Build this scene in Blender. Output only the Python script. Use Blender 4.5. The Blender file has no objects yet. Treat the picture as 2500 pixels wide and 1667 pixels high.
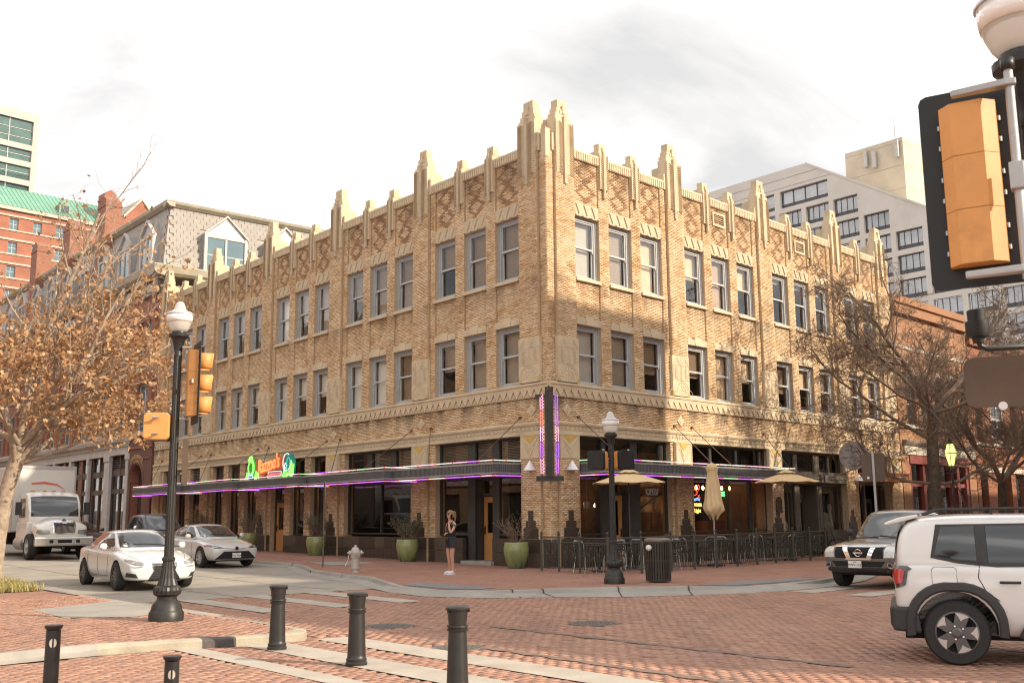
import bpy, bmesh, math, random
import numpy as np
from mathutils import Vector, Matrix
from mathutils.bvhtree import BVHTree
R = math.radians
random.seed(7); rng = np.random.default_rng(7)
sc = bpy.context.scene
COL = sc.collection

# ---------------------------------------------------------------- camera
HC = 1.657
FPX, PITCH, ROLL = 2519.55, 0.1685, -0.0091
cp, sp, cr, sr = math.cos(PITCH), math.sin(PITCH), math.cos(ROLL), math.sin(ROLL)
r0, f0, u0 = Vector((1, 0, 0)), Vector((0, cp, sp)), Vector((0, -sp, cp))
rr, uu = r0*cr + u0*sr, -r0*sr + u0*cr
cam = bpy.data.cameras.new('camera'); camo = bpy.data.objects.new('camera', cam); COL.objects.link(camo)
camo.matrix_world = Matrix(((rr.x, uu.x, -f0.x, 0), (rr.y, uu.y, -f0.y, 0), (rr.z, uu.z, -f0.z, HC), (0, 0, 0, 1)))
cam.sensor_width = 36; cam.lens = 36*FPX/2500; cam.clip_start = 0.1; cam.clip_end = 3000
cam.dof.use_dof = True; cam.dof.focus_distance = 30; cam.dof.aperture_fstop = 5.6
sc.camera = camo

# ---------------------------------------------------------------- sky, sun, exposure
SUN_AZ, SUN_EL = 113.0, 27.0          # azimuth clockwise from +Y (the view direction)
w = bpy.data.worlds.new('World'); sc.world = w; w.use_nodes = True
nt = w.node_tree; nt.nodes.clear()
def N(nt, typ, **kw):
    n = nt.nodes.new(typ)
    for k, v in kw.items():
        if k.startswith('i_'):
            key = k[2:]; key = int(key) if key.isdigit() else key.replace('_', ' ')
            n.inputs[key].default_value = v
        else: setattr(n, k, v)
    return n
out = N(nt, 'ShaderNodeOutputWorld'); bg = N(nt, 'ShaderNodeBackground'); bg.inputs[1].default_value = 0.1
sky = N(nt, 'ShaderNodeTexSky'); sky.sky_type = 'NISHITA'; sky.sun_disc = False
sky.sun_elevation = R(SUN_EL); sky.sun_rotation = R(SUN_AZ); sky.dust_density = 1.2; sky.air_density = 1.2
tc = N(nt, 'ShaderNodeTexCoord')
mp = N(nt, 'ShaderNodeMapping'); mp.inputs['Scale'].default_value = (1.0, 1.0, 2.2); mp.inputs['Location'].default_value = (5.3, 0.1, 2.0)
nz = N(nt, 'ShaderNodeTexNoise'); nz.inputs['Scale'].default_value = 2.1; nz.inputs['Detail'].default_value = 8; nz.inputs['Roughness'].default_value = 0.55; nz.inputs['Distortion'].default_value = 0.6
rp = N(nt, 'ShaderNodeValToRGB'); e = rp.color_ramp.elements
e[0].position = 0.37; e[0].color = (3.2, 3.14, 3.1, 1); e[1].position = 0.70; e[1].color = (14.6, 13.9, 13.2, 1); e2 = rp.color_ramp.elements.new(0.50); e2.color = (4.5, 4.38, 4.3, 1)
mx = N(nt, 'ShaderNodeMix', data_type='RGBA'); mx.inputs['Factor'].default_value = 0.96
nt.links.new(tc.outputs['Generated'], mp.inputs['Vector']); nt.links.new(mp.outputs[0], nz.inputs['Vector'])
nt.links.new(nz.outputs['Fac'], rp.inputs['Fac']); nt.links.new(sky.outputs[0], mx.inputs['A']); nt.links.new(rp.outputs[0], mx.inputs['B'])
nt.links.new(mx.outputs['Result'], bg.inputs[0]); nt.links.new(bg.outputs[0], out.inputs[0])
sl = bpy.data.lights.new('sun', 'SUN'); sl.energy = 2.3; sl.angle = R(0.7); sl.color = (1.0, 0.86, 0.66)
so = bpy.data.objects.new('sun', sl); COL.objects.link(so)
a_, el_ = R(SUN_AZ), R(SUN_EL)
sdir = Vector((math.sin(a_)*math.cos(el_), math.cos(a_)*math.cos(el_), math.sin(el_)))
so.rotation_euler = sdir.to_track_quat('Z', 'Y').to_euler(); so.location = (60, -30, 60)
vs = sc.view_settings; sc.display_settings.display_device = 'sRGB'
vs.view_transform = 'Standard'; vs.look = 'None'; vs.gamma = 1; vs.exposure = 1.36; vs.use_curve_mapping = False
sc.render.engine = 'CYCLES'
sc.cycles.use_denoising = True; sc.cycles.filter_width = 1.15; sc.cycles.max_bounces = 7; sc.cycles.transparent_max_bounces = 16
sc.cycles.diffuse_bounces = 3; sc.cycles.glossy_bounces = 3; sc.cycles.sample_clamp_indirect = 6

# ---------------------------------------------------------------- street frame: s along the left front, d out from it
C0 = Vector((1.13989, 31.97969, 0))
dL = Vector((-0.64708882, 0.76241462, 0)); dR = Vector((0.70839122, 0.70582, 0))
nL = Vector((-dL.y, dL.x, 0)); nR = Vector((dR.y, -dR.x, 0))
FACE = {'L': (dL, nL, math.atan2(dL.y, dL.x), 1), 'R': (dR, nR, math.atan2(-dR.y, -dR.x), -1)}
def gz(s): return 0.011*max(0.0, s-2.0)
def SD(s, d, z=0.0): return C0 + dL*s + nL*d + Vector((0, 0, z))
def FP(face, s, d, z=0.0):            # point on a front, relative to the building's corner
    a, n = FACE[face][:2]
    return a*s + n*d + Vector((0, 0, z))
def pixray(x, y):
    u, v = (x-1250)/FPX, -(y-833.5)/FPX
    return rr*u + uu*v + f0
def at(x, y, z=0.0):                  # ground point seen at photograph pixel x, y
    r = pixray(x, y); return Vector((0, 0, HC)) + r*((z-HC)/r.z)
def at_dist(x, y, t):
    return Vector((0, 0, HC)) + pixray(x, y)*t

# ---------------------------------------------------------------- materials
MATS = {}
def mk(name, col, rough=0.7, metal=0.0, var=0.12, scale=3.0, bump=0.0, bscale=40.0, coat=0.0, spec=0.5, dirt=None, dscale=1.2, damt=0.5):
    if name in MATS: return MATS[name]
    m = bpy.data.materials.new(name); m.use_nodes = True; t = m.node_tree; b = t.nodes['Principled BSDF']
    b.inputs['Roughness'].default_value = rough; b.inputs['Metallic'].default_value = metal
    b.inputs['Coat Weight'].default_value = coat; b.inputs['Coat Roughness'].default_value = 0.04
    b.inputs['Specular IOR Level'].default_value = spec
    c = N(t, 'ShaderNodeTexCoord')
    if var > 0:
        n1 = N(t, 'ShaderNodeTexNoise'); n1.inputs['Scale'].default_value = scale; n1.inputs['Detail'].default_value = 6
        n1.inputs['Roughness'].default_value = 0.65
        t.links.new(c.outputs['Object'], n1.inputs['Vector'])
        q = N(t, 'ShaderNodeMix', data_type='RGBA')
        q.inputs['A'].default_value = (*[x*(1-var) for x in col], 1); q.inputs['B'].default_value = (*[min(1, x*(1+var)) for x in col], 1)
        mr = N(t, 'ShaderNodeMapRange'); mr.inputs['From Min'].default_value = 0.3; mr.inputs['From Max'].default_value = 0.7
        t.links.new(n1.outputs['Fac'], mr.inputs['Value']); t.links.new(mr.outputs[0], q.inputs['Factor'])
        last = q.outputs['Result']
        if dirt:
            n2 = N(t, 'ShaderNodeTexNoise'); n2.inputs['Scale'].default_value = dscale; n2.inputs['Detail'].default_value = 7; n2.inputs['Roughness'].default_value = 0.7
            t.links.new(c.outputs['Object'], n2.inputs['Vector'])
            m2 = N(t, 'ShaderNodeMapRange'); m2.inputs['From Min'].default_value = 0.5; m2.inputs['From Max'].default_value = 0.72; m2.inputs['To Max'].default_value = damt
            t.links.new(n2.outputs['Fac'], m2.inputs['Value'])
            q2 = N(t, 'ShaderNodeMix', data_type='RGBA'); q2.inputs['B'].default_value = (*dirt, 1)
            t.links.new(m2.outputs[0], q2.inputs['Factor']); t.links.new(last, q2.inputs['A']); last = q2.outputs['Result']
        t.links.new(last, b.inputs['Base Color'])
    else: b.inputs['Base Color'].default_value = (*col, 1)
    if bump > 0:
        n3 = N(t, 'ShaderNodeTexNoise'); n3.inputs['Scale'].default_value = bscale; n3.inputs['Detail'].default_value = 4
        t.links.new(c.outputs['Object'], n3.inputs['Vector'])
        bp = N(t, 'ShaderNodeBump'); bp.inputs['Strength'].default_value = bump; bp.inputs['Distance'].default_value = 0.02
        t.links.new(n3.outputs['Fac'], bp.inputs['Height']); t.links.new(bp.outputs[0], b.inputs['Normal'])
    MATS[name] = m; return m
def emit(name, col, k):
    if name in MATS: return MATS[name]
    m = bpy.data.materials.new(name); m.use_nodes = True; b = m.node_tree.nodes['Principled BSDF']
    b.inputs['Base Color'].default_value = (*[c*0.5 for c in col], 1)
    b.inputs['Emission Color'].default_value = (*col, 1); b.inputs['Emission Strength'].default_value = k
    MATS[name] = m; return m
def pane_mat(name, tint=(0.75, 0.75, 0.72), refl=0.14, wave=0.0, wscale=1.4):
    if name in MATS: return MATS[name]
    m = bpy.data.materials.new(name); m.use_nodes = True; t = m.node_tree; t.nodes.remove(t.nodes['Principled BSDF'])
    o = t.nodes['Material Output']; tr = N(t, 'ShaderNodeBsdfTransparent'); gl = N(t, 'ShaderNodeBsdfGlossy')
    tr.inputs[0].default_value = (*tint, 1); gl.inputs['Roughness'].default_value = 0.012; gl.inputs[0].default_value = (0.95, 0.95, 0.95, 1)
    fr = N(t, 'ShaderNodeLayerWeight'); fr.inputs[0].default_value = 0.5
    pw = N(t, 'ShaderNodeMath', operation='POWER'); pw.inputs[1].default_value = 4.2
    ad = N(t, 'ShaderNodeMath', operation='MULTIPLY_ADD', use_clamp=True); ad.inputs[1].default_value = 0.95; ad.inputs[2].default_value = 0.05+refl
    ms = N(t, 'ShaderNodeMixShader')
    t.links.new(fr.outputs['Facing'], pw.inputs[0]); t.links.new(pw.outputs[0], ad.inputs[0]); t.links.new(ad.outputs[0], ms.inputs[0]); t.links.new(tr.outputs[0], ms.inputs[1]); t.links.new(gl.outputs[0], ms.inputs[2])
    t.links.new(ms.outputs[0], o.inputs[0])
    if wave > 0:
        c = N(t, 'ShaderNodeTexCoord'); g = N(t, 'ShaderNodeNewGeometry')
        n = N(t, 'ShaderNodeTexNoise'); n.inputs['Scale'].default_value = wscale; n.inputs['Detail'].default_value = 1.5
        t.links.new(g.outputs['Position'], n.inputs['Vector'])
        bp = N(t, 'ShaderNodeBump'); bp.inputs['Strength'].default_value = wave; bp.inputs['Distance'].default_value = 0.05
        t.links.new(n.outputs['Fac'], bp.inputs['Height']); t.links.new(bp.outputs[0], gl.inputs['Normal'])
    MATS[name] = m; return m
def brick_mat(name, c1, c2, mortar, bw=0.21, bh=0.07, rough=0.85, ms=0.008, mode='wall', var=0.5, bump=0.25, rot=0.0):
    """brick texture in real metres; wall: along the wall and up, ground: in plan"""
    if name in MATS: return MATS[name]
    m = bpy.data.materials.new(name); m.use_nodes = True; t = m.node_tree; b = t.nodes['Principled BSDF']; b.inputs['Roughness'].default_value = rough
    uv = N(t, 'ShaderNodeUVMap'); uv.uv_map = 'm'
    br = N(t, 'ShaderNodeTexBrick'); br.inputs['Scale'].default_value = 1.0
    br.inputs['Brick Width'].default_value = bw; br.inputs['Row Height'].default_value = bh; br.inputs['Mortar Size'].default_value = ms
    br.inputs['Color1'].default_value = (*c1, 1); br.inputs['Color2'].default_value = (*c2, 1); br.inputs['Mortar'].default_value = (*mortar, 1)
    br.inputs['Bias'].default_value = 0.0
    t.links.new(uv.outputs[0], br.inputs['Vector'])
    n = N(t, 'ShaderNodeTexNoise'); n.inputs['Scale'].default_value = 0.9; n.inputs['Detail'].default_value = 7; n.inputs['Roughness'].default_value = 0.7
    t.links.new(uv.outputs[0], n.inputs['Vector'])
    mr = N(t, 'ShaderNodeMapRange'); mr.inputs['From Min'].default_value = 0.3; mr.inputs['From Max'].default_value = 0.75; mr.inputs['To Min'].default_value = 1-var*0.5; mr.inputs['To Max'].default_value = 1+var*0.5
    t.links.new(n.outputs['Fac'], mr.inputs['Value'])
    mu = N(t, 'ShaderNodeVectorMath', operation='SCALE'); t.links.new(br.outputs['Color'], mu.inputs[0]); t.links.new(mr.outputs[0], mu.inputs['Scale'])
    t.links.new(mu.outputs[0], b.inputs['Base Color'])
    bp = N(t, 'ShaderNodeBump'); bp.inputs['Strength'].default_value = bump; bp.inputs['Distance'].default_value = 0.01; bp.invert = True
    t.links.new(br.outputs['Fac'], bp.inputs['Height']); t.links.new(bp.outputs[0], b.inputs['Normal'])
    MATS[name] = m; return m
def attr_mat(name, rough=0.85, var=0.25, scale=30, bump=0.15, dirt=None):
    if name in MATS: return MATS[name]
    m = bpy.data.materials.new(name); m.use_nodes = True; t = m.node_tree; b = t.nodes['Principled BSDF']; b.inputs['Roughness'].default_value = rough
    at_ = N(t, 'ShaderNodeAttribute'); at_.attribute_name = 'bc'
    g = N(t, 'ShaderNodeNewGeometry')
    n = N(t, 'ShaderNodeTexNoise'); n.inputs['Scale'].default_value = scale; n.inputs['Detail'].default_value = 4
    t.links.new(g.outputs['Position'], n.inputs['Vector'])
    mr = N(t, 'ShaderNodeMapRange'); mr.inputs['From Min'].default_value = 0.3; mr.inputs['From Max'].default_value = 0.7; mr.inputs['To Min'].default_value = 1-var; mr.inputs['To Max'].default_value = 1+var
    t.links.new(n.outputs['Fac'], mr.inputs['Value'])
    mu = N(t, 'ShaderNodeVectorMath', operation='SCALE'); t.links.new(at_.outputs['Color'], mu.inputs[0]); t.links.new(mr.outputs[0], mu.inputs['Scale'])
    last = mu.outputs[0]
    if dirt:
        n2 = N(t, 'ShaderNodeTexNoise'); n2.inputs['Scale'].default_value = dirt[1]; n2.inputs['Detail'].default_value = 8; n2.inputs['Roughness'].default_value = 0.65
        mpx = N(t, 'ShaderNodeMapping'); mpx.inputs['Rotation'].default_value = (0, 0, -0.866 if len(dirt) > 3 else 0); mpx.inputs['Scale'].default_value = (1.9, .32, 1) if len(dirt) > 3 else (1, 1, 1)
        t.links.new(g.outputs['Position'], mpx.inputs[0]); t.links.new(mpx.outputs[0], n2.inputs['Vector'])
        m2 = N(t, 'ShaderNodeMapRange'); m2.inputs['From Min'].default_value = 0.48; m2.inputs['From Max'].default_value = 0.75; m2.inputs['To Max'].default_value = dirt[2]
        t.links.new(n2.outputs['Fac'], m2.inputs['Value'])
        q = N(t, 'ShaderNodeMix', data_type='RGBA'); q.inputs['B'].default_value = (*dirt[0], 1)
        t.links.new(m2.outputs[0], q.inputs['Factor']); t.links.new(last, q.inputs['A']); last = q.outputs['Result']
    t.links.new(last, b.inputs['Base Color'])
    bp = N(t, 'ShaderNodeBump'); bp.inputs['Strength'].default_value = bump; bp.inputs['Distance'].default_value = 0.01
    t.links.new(n.outputs['Fac'], bp.inputs['Height']); t.links.new(bp.outputs[0], b.inputs['Normal'])
    MATS[name] = m; return m

# ---------------------------------------------------------------- mesh builder
class MB:
    def __init__(s): s.v = []; s.f = []; s.m = []
    def add(s, vs, fs, mi=0, M=None):
        o = len(s.v)
        if M is not None: vs = [M @ Vector(p) for p in vs]
        s.v.extend(tuple(p) for p in vs); s.f.extend(tuple(i+o for i in f) for f in fs); s.m.extend([mi]*len(fs)); return s
    def box(s, x0, x1, y0, y1, z0, z1, mi=0, M=None):
        v = [(x0, y0, z0), (x1, y0, z0), (x1, y1, z0), (x0, y1, z0), (x0, y0, z1), (x1, y0, z1), (x1, y1, z1), (x0, y1, z1)]
        return s.add(v, [(0, 3, 2, 1), (4, 5, 6, 7), (0, 1, 5, 4), (1, 2, 6, 5), (2, 3, 7, 6), (3, 0, 4, 7)], mi, M)
    def prism(s, pts, a, b, plane='xz', mi=0, M=None):
        """polygon in a plane, extruded between a and b along the third axis"""
        def P(p, q): return {'xz': (p[0], q, p[1]), 'xy': (p[0], p[1], q), 'yz': (q, p[0], p[1])}[plane]
        n = len(pts); v = [P(p, a) for p in pts]+[P(p, b) for p in pts]
        f = [tuple(range(n)), tuple(range(2*n-1, n-1, -1))]+[(i, i+n, (i+1) % n+n, (i+1) % n) for i in range(n)]
        return s.add(v, f, mi, M)
    def lathe(s, prof, n=16, c=(0, 0, 0), mi=0, M=None, flute=0.0, nf=0):
        v = []; k = len(prof)
        for r, z in prof:
            for i in range(n):
                a = 2*math.pi*i/n; q = r*(1-(flute if (nf and i % 2) else 0))
                v.append((c[0]+q*math.cos(a), c[1]+q*math.sin(a), c[2]+z))
        f = [(j*n+i, j*n+(i+1) % n, (j+1)*n+(i+1) % n, (j+1)*n+i) for j in range(k-1) for i in range(n)]
        f += [tuple(range(n-1, -1, -1)), tuple((k-1)*n+i for i in range(n))]
        return s.add(v, f, mi, M)
    def tube(s, path, r, n=6, mi=0, M=None, caps=True):
        path = [Vector(p) for p in path]; k = len(path)
        rs = [r]*k if not hasattr(r, '__len__') else r
        v = []; up = Vector((0, 0, 1))
        pa = None
        for i, p in enumerate(path):
            t = (path[min(i+1, k-1)]-path[max(i-1, 0)]).normalized()
            if pa is None:
                pa = t.cross(up if abs(t.z) < 0.95 else Vector((1, 0, 0))).normalized()
            else:
                pa = (pa-t*pa.dot(t));
                pa = pa.normalized() if pa.length > 1e-6 else t.orthogonal().normalized()
            pb = t.cross(pa)
            for j in range(n):
                a = 2*math.pi*j/n; v.append(p+pa*(rs[i]*math.cos(a))+pb*(rs[i]*math.sin(a)))
        f = [(i*n+j, i*n+(j+1) % n, (i+1)*n+(j+1) % n, (i+1)*n+j) for i in range(k-1) for j in range(n)]
        if caps: f += [tuple(range(n-1, -1, -1)), tuple((k-1)*n+j for j in range(n))]
        return s.add(v, f, mi, M)
    def mesh(s, name, mats, smooth=False, uv=False, fix=True):
        me = bpy.data.meshes.new(name); me.from_pydata(s.v, [], s.f)
        if not isinstance(mats, (list, tuple)): mats = [mats]
        for m in mats: me.materials.append(m)
        if len(mats) > 1: me.polygons.foreach_set('material_index', s.m)
        if fix:
            b = bmesh.new(); b.from_mesh(me); bmesh.ops.recalc_face_normals(b, faces=b.faces); b.to_mesh(me); b.free()
        if smooth: me.polygons.foreach_set('use_smooth', [True]*len(me.polygons))
        return me
    def build(s, name, mats, parent=None, smooth=False, loc=(0, 0, 0), rz=0.0, bevel=0.0, sharp=None, fix=True):
        me = s.mesh(name, mats, smooth, fix=fix)
        if smooth and sharp: me.set_sharp_from_angle(angle=R(sharp))
        return place(name, me, parent, loc, rz, bevel)
def place(name, me, parent=None, loc=(0, 0, 0), rz=0.0, bevel=0.0):
    o = bpy.data.objects.new(name, me); COL.objects.link(o); o.location = loc; o.rotation_euler = (0, 0, rz)
    if parent is not None: o.parent = parent
    if bevel > 0:
        b = o.modifiers.new('b', 'BEVEL'); b.width = bevel; b.segments = 2; b.limit_method = 'ANGLE'; b.angle_limit = R(40)
    return o
def thing(name, label, cat, loc=(0, 0, 0), rz=0.0, group=None):
    o = bpy.data.objects.new(name, None); COL.objects.link(o); o.location = loc; o.rotation_euler = (0, 0, rz); o.empty_display_size = 0.3
    return tag(o, label, cat, group)
def tag(o, label, cat, group=None):
    o['label'] = label; o['category'] = cat
    if group: o['group'] = group
    return o
def stuff(o): o['kind'] = 'stuff'; return o
def struct(o): o['kind'] = 'structure'; return o
def dup(o, loc=None, rz=None, label=None, parent=None):
    c = o.copy(); COL.objects.link(c)
    if parent is not None: c.parent = parent
    if loc is not None: c.location = loc
    if rz is not None: c.rotation_euler = (0, 0, rz)
    if label: c['label'] = label
    for ch in list(o.children): dup(ch, parent=c)
    return c
def uv_metres(me, fn):
    """planar UVs in metres, fn(co, normal) -> (u, v)"""
    u = me.uv_layers.new(name='m')
    for p in me.polygons:
        for li in p.loop_indices:
            u.data[li].uv = fn(me.vertices[me.loops[li].vertex_index].co, p.normal)
def bricks_mesh(name, cen, ax, ay, az, cols, mat):
    """many bricks: centres (N,3), half-extent axis vectors (N,3) each; the face at -az is left open"""
    n = len(cen); sg = np.array([(-1, -1, -1), (1, -1, -1), (1, 1, -1), (-1, 1, -1), (-1, -1, 1), (1, -1, 1), (1, 1, 1), (-1, 1, 1)], float)
    shr = np.where(sg[:, 2] > 0, 0.94, 1.0)
    v = cen[:, None, :]+(sg[:, 0]*1)[None, :, None]*ax[:, None, :]+sg[:, 1][None, :, None]*ay[:, None, :]+sg[:, 2][None, :, None]*az[:, None, :]
    fq = np.array([(4, 5, 6, 7), (0, 1, 5, 4), (1, 2, 6, 5), (2, 3, 7, 6), (3, 0, 4, 7)])
    if n and np.dot(np.cross(ax[0], ay[0]), az[0]) < 0: fq = fq[:, ::-1]
    f = (np.arange(n)*8)[:, None, None]+fq[None]
    me = bpy.data.meshes.new(name); nv, nf = n*8, n*5
    me.vertices.add(nv); me.vertices.foreach_set('co', v.reshape(-1)); me.loops.add(nf*4); me.loops.foreach_set('vertex_index', f.reshape(-1).astype(np.int32))
    me.polygons.add(nf); me.polygons.foreach_set('loop_start', (np.arange(nf)*4).astype(np.int32)); me.polygons.foreach_set('loop_total', np.full(nf, 4, np.int32))
    a = me.attributes.new('bc', 'FLOAT_COLOR', 'FACE')
    c4 = np.concatenate([np.repeat(cols, 5, 0), np.ones((nf, 1))], 1); a.data.foreach_set('color', c4.reshape(-1).astype(np.float32))
    me.update(); me.validate(); me.materials.append(mat); return me
def smooth_noise(x, y, seed=0):
    """cheap value noise on arrays, 0..1"""
    def h(i, j):
        q = np.sin(i*127.1+j*311.7+seed*74.7)*43758.5453; return q-np.floor(q)
    i, j = np.floor(x), np.floor(y); fx, fy = x-i, y-j; fx = fx*fx*(3-2*fx); fy = fy*fy*(3-2*fy)
    return (h(i, j)*(1-fx)+h(i+1, j)*fx)*(1-fy)+(h(i, j+1)*(1-fx)+h(i+1, j+1)*fx)*fy
def text_obj(name, s, size, mat, parent, M, ext=0.01, curve=None, align='CENTER'):
    """lettering as real mesh; M places it (letters in local xy, facing +z)"""
    cu = bpy.data.curves.new(name, 'FONT'); cu.body = s; cu.size = size; cu.extrude = ext; cu.align_x = align; cu.resolution_u = 3
    o = bpy.data.objects.new(name, cu); COL.objects.link(o)
    dg = bpy.context.evaluated_depsgraph_get(); me = bpy.data.meshes.new_from_object(o.evaluated_get(dg))
    bpy.data.objects.remove(o); bpy.data.curves.remove(cu)
    if curve:
        for v in me.vertices:
            a = v.co.x/curve; rad = curve+v.co.y; v.co.x = rad*math.sin(a); v.co.y = rad*math.cos(a)
    me.transform(M); me.materials.clear(); me.materials.append(mat)
    return place(name, me, parent)
# ================================================================ GROUND
M_CONC = mk('street_concrete', (0.33, 0.295, 0.25), 0.9, var=0.16, scale=0.9, bump=0.25, bscale=60, dirt=(0.20, 0.18, 0.16), dscale=0.35, damt=0.5)
M_KERB = mk('kerb_concrete', (0.33, 0.305, 0.27), 0.9, var=0.2, scale=1.6, bump=0.3, bscale=50, dirt=(0.14, 0.13, 0.12), dscale=0.8, damt=0.55)
M_BAND = mk('crossing_concrete', (0.42, 0.375, 0.315), 0.9, var=0.12, scale=1.5, bump=0.2, bscale=70, dirt=(0.33, 0.24, 0.185), dscale=1.3, damt=0.75)
M_ASPH = mk('far_asphalt', (0.09, 0.088, 0.085), 0.92, var=0.2, scale=0.8, bump=0.2)
M_YKERB = mk('yellow_kerb', (0.39, 0.345, 0.265), 0.85, var=0.22, scale=3, bump=0.3, dirt=(0.36, 0.32, 0.26), dscale=2.5, damt=0.9)
M_TACT = mk('tactile_grey', (0.20, 0.20, 0.205), 0.8, var=0.2, scale=4)
M_DARK = mk('joint_dark', (0.05, 0.045, 0.04), 0.95, var=0.2)
M_PAVE = brick_mat('paver_far', (0.35, 0.178, 0.124), (0.30, 0.145, 0.1), (0.2, 0.125, 0.095), 0.20, 0.10, ms=0.006, var=0.45, bump=0.2)
M_PAVEBED = brick_mat('paver_bed', (0.37, 0.2, 0.14), (0.32, 0.165, 0.115), (0.19, 0.12, 0.09), 0.20, 0.10, ms=0.006, var=0.45, bump=0.2)
M_PAVER = attr_mat('paver_clay', rough=0.82, var=0.16, scale=14, bump=0.12, dirt=((0.185, 0.125, 0.10), 0.5, 0.6, 1))
def bm_sheet(poly, z, skirt=0.0):
    b = bmesh.new(); b.faces.new([b.verts.new((s, d, 0)) for s, d in poly])
    bmesh.ops.triangulate(b, faces=b.faces[:])
    bmesh.ops.bisect_plane(b, geom=b.verts[:]+b.edges[:]+b.faces[:], plane_co=(2, 0, 0), plane_no=(1, 0, 0))
    if skirt:
        be = [e for e in b.edges if e.is_boundary]; r = bmesh.ops.extrude_edge_only(b, edges=be)
        for v in r['geom']:
            if isinstance(v, bmesh.types.BMVert): v.co.z = -skirt
    bmesh.ops.recalc_face_normals(b, faces=b.faces)
    if sum(f.normal.z*f.calc_area() for f in b.faces) < 0:
        for f in b.faces: f.normal_flip()
    return b, z
def sheet(name, polys, z, mat, parent=None, skirt=0.0, rot=False):
    b0 = bmesh.new(); me = bpy.data.meshes.new(name); 
    for poly in polys:
        b, zz = bm_sheet(poly, z, skirt); t = bpy.data.meshes.new('t'); b.to_mesh(t); b.free(); b0.from_mesh(t); bpy.data.meshes.remove(t)
    b0.to_mesh(me); b0.free(); me.materials.append(mat)
    uv_metres(me, (lambda c, n: (c.y, c.x)) if rot else (lambda c, n: (c.x, c.y)))
    for v in me.vertices:
        s, d, h = v.co; v.co = SD(s, d, z+h+gz(s))
    me.update()
    return place(name, me, parent)
FAR_IN = [(75, 4.3), (11, 4.2), (8.4, 4.1), (6.5, 4.7), (4.6, 5.5), (2.0, 5.9), (0.4, 6.1), (-1.4, 6.9), (-3.3, 7.6), (-4.9, 7.75), (-5.9, 7.15), (-6.4, 6.2), (-7.2, 4.6), (-8.2, 3.4), (-9.0, 2.6), (-9.05, 1.0), (-9.0, -0.4), (-8.4, -2.4), (-7.4, -4.6), (-6.9, -7.5), (-5.0, -60)]
FAR_OUT = [(75, 5.0), (11, 4.9), (8.0, 4.75), (6.2, 5.4), (4.4, 6.15), (2.2, 6.6), (0.35, 6.8), (-1.3, 7.45), (-3.4, 8.15), (-5.1, 8.35), (-6.6, 7.6), (-7.3, 6.6), (-8.3, 5.6), (-9.0, 4.2), (-9.55, 2.7), (-9.75, 1.0), (-9.6, -0.4), (-9.0, -2.5), (-8.0, -4.8), (-7.5, -7.6), (-5.6, -60)]
def ribbon(name, inn, outr, mat, parent=None, prof=((0, 0.120), (0.22, 0.118), (0.27, 0.035), (1, 0.004)), ramps=()):
    """kerb and gutter between two lines; where ramps hold, the kerb is laid flat"""
    mb = MB(); k = len(prof)
    for (a, b) in zip(inn, outr):
        low = any(abs(a[0]-rs) < rw and abs(a[1]-rd) < rw for rs, rd, rw in ramps)
        for t, h in prof:
            s, d = a[0]+(b[0]-a[0])*t, a[1]+(b[1]-a[1])*t
            if low: h = 0.112*(1-t)+0.004*t
            mb.v.append(tuple(SD(s, d, h+gz(s))))
    n = len(inn)
    for i in range(n-1):
        for j in range(k-1):
            mb.f.append((i*k+j, i*k+j+1, (i+1)*k+j+1, (i+1)*k+j)); mb.m.append(0)
    me = mb.mesh(name, mat, fix=False)
    if me.polygons[0].normal.z < 0: me.flip_normals()
    return place(name, me, parent)
g = sheet('ground', [[(-400, -500), (900, -500), (900, 600), (-400, 600)]], -0.06, M_ASPH); struct(g)
road = sheet('concrete_road', [[(-2.15, 4), (110, 2.0), (110, 24), (-2.15, 24)]], 0.0, M_CONC); struct(road)
# joints cut across the concrete lane
jm = MB()
for s in (4.5, 9.2, 14, 19, 24): 
    a, b = SD(s, 6.2, gz(s)+.004), SD(s+.04, 13.88, gz(s)+.004); e = dL*.012
    jm.add([a-e, a+e, b+e, b-e], [(0, 1, 2, 3)])
for d in (8.6, 11.2):
    for s0, s1 in ((-2.1, 2), (2, 30)):
        a, b = SD(s0, d, gz(s0)+.004), SD(s1, d, gz(s1)+.004); e = nL*.012; jm.add([a-e, a+e, b+e, b-e], [(0, 1, 2, 3)])
jo = jm.build('joint', M_DARK, road, fix=False)
for p in jo.data.polygons:
    if p.normal.z < 0: p.flip()
bed_poly = [[(-2.15, -60), (-2.15, 13.95), (-10.1, 13.95), (-10.1, 40), (-45, 40), (-45, -60)]]
broad = sheet('brick_road', bed_poly, -0.014, M_PAVEBED); struct(broad)
walk = sheet('far_pavement', [FAR_IN+[(0.32, -60), (-0.4, -0.5), (75, -0.5)]], 0.12, M_PAVE); struct(walk)
kerb = ribbon('far_kerb', FAR_IN, FAR_OUT, M_KERB, ramps=((-4.4, 7.4, 1.7), (-9.0, 1.3, 1.4))); struct(kerb)
km = MB()
def across(mb, a, b, w=0.014, lift=0.006, prof=((0, .122), (.24, .120), (.29, .036), (1, .006))):
    pr = []
    for t, h in prof:
        s, d = a[0]+(b[0]-a[0])*t, a[1]+(b[1]-a[1])*t; pr.append(SD(s, d, h+gz(s)+lift))
    e = (pr[-1]-pr[0]); e = Vector((-e.y, e.x, 0)).normalized()*w
    for p, q in zip(pr[:-1], pr[1:]): mb.add([p-e, p+e, q+e, q-e], [(0, 1, 2, 3)])
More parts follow.
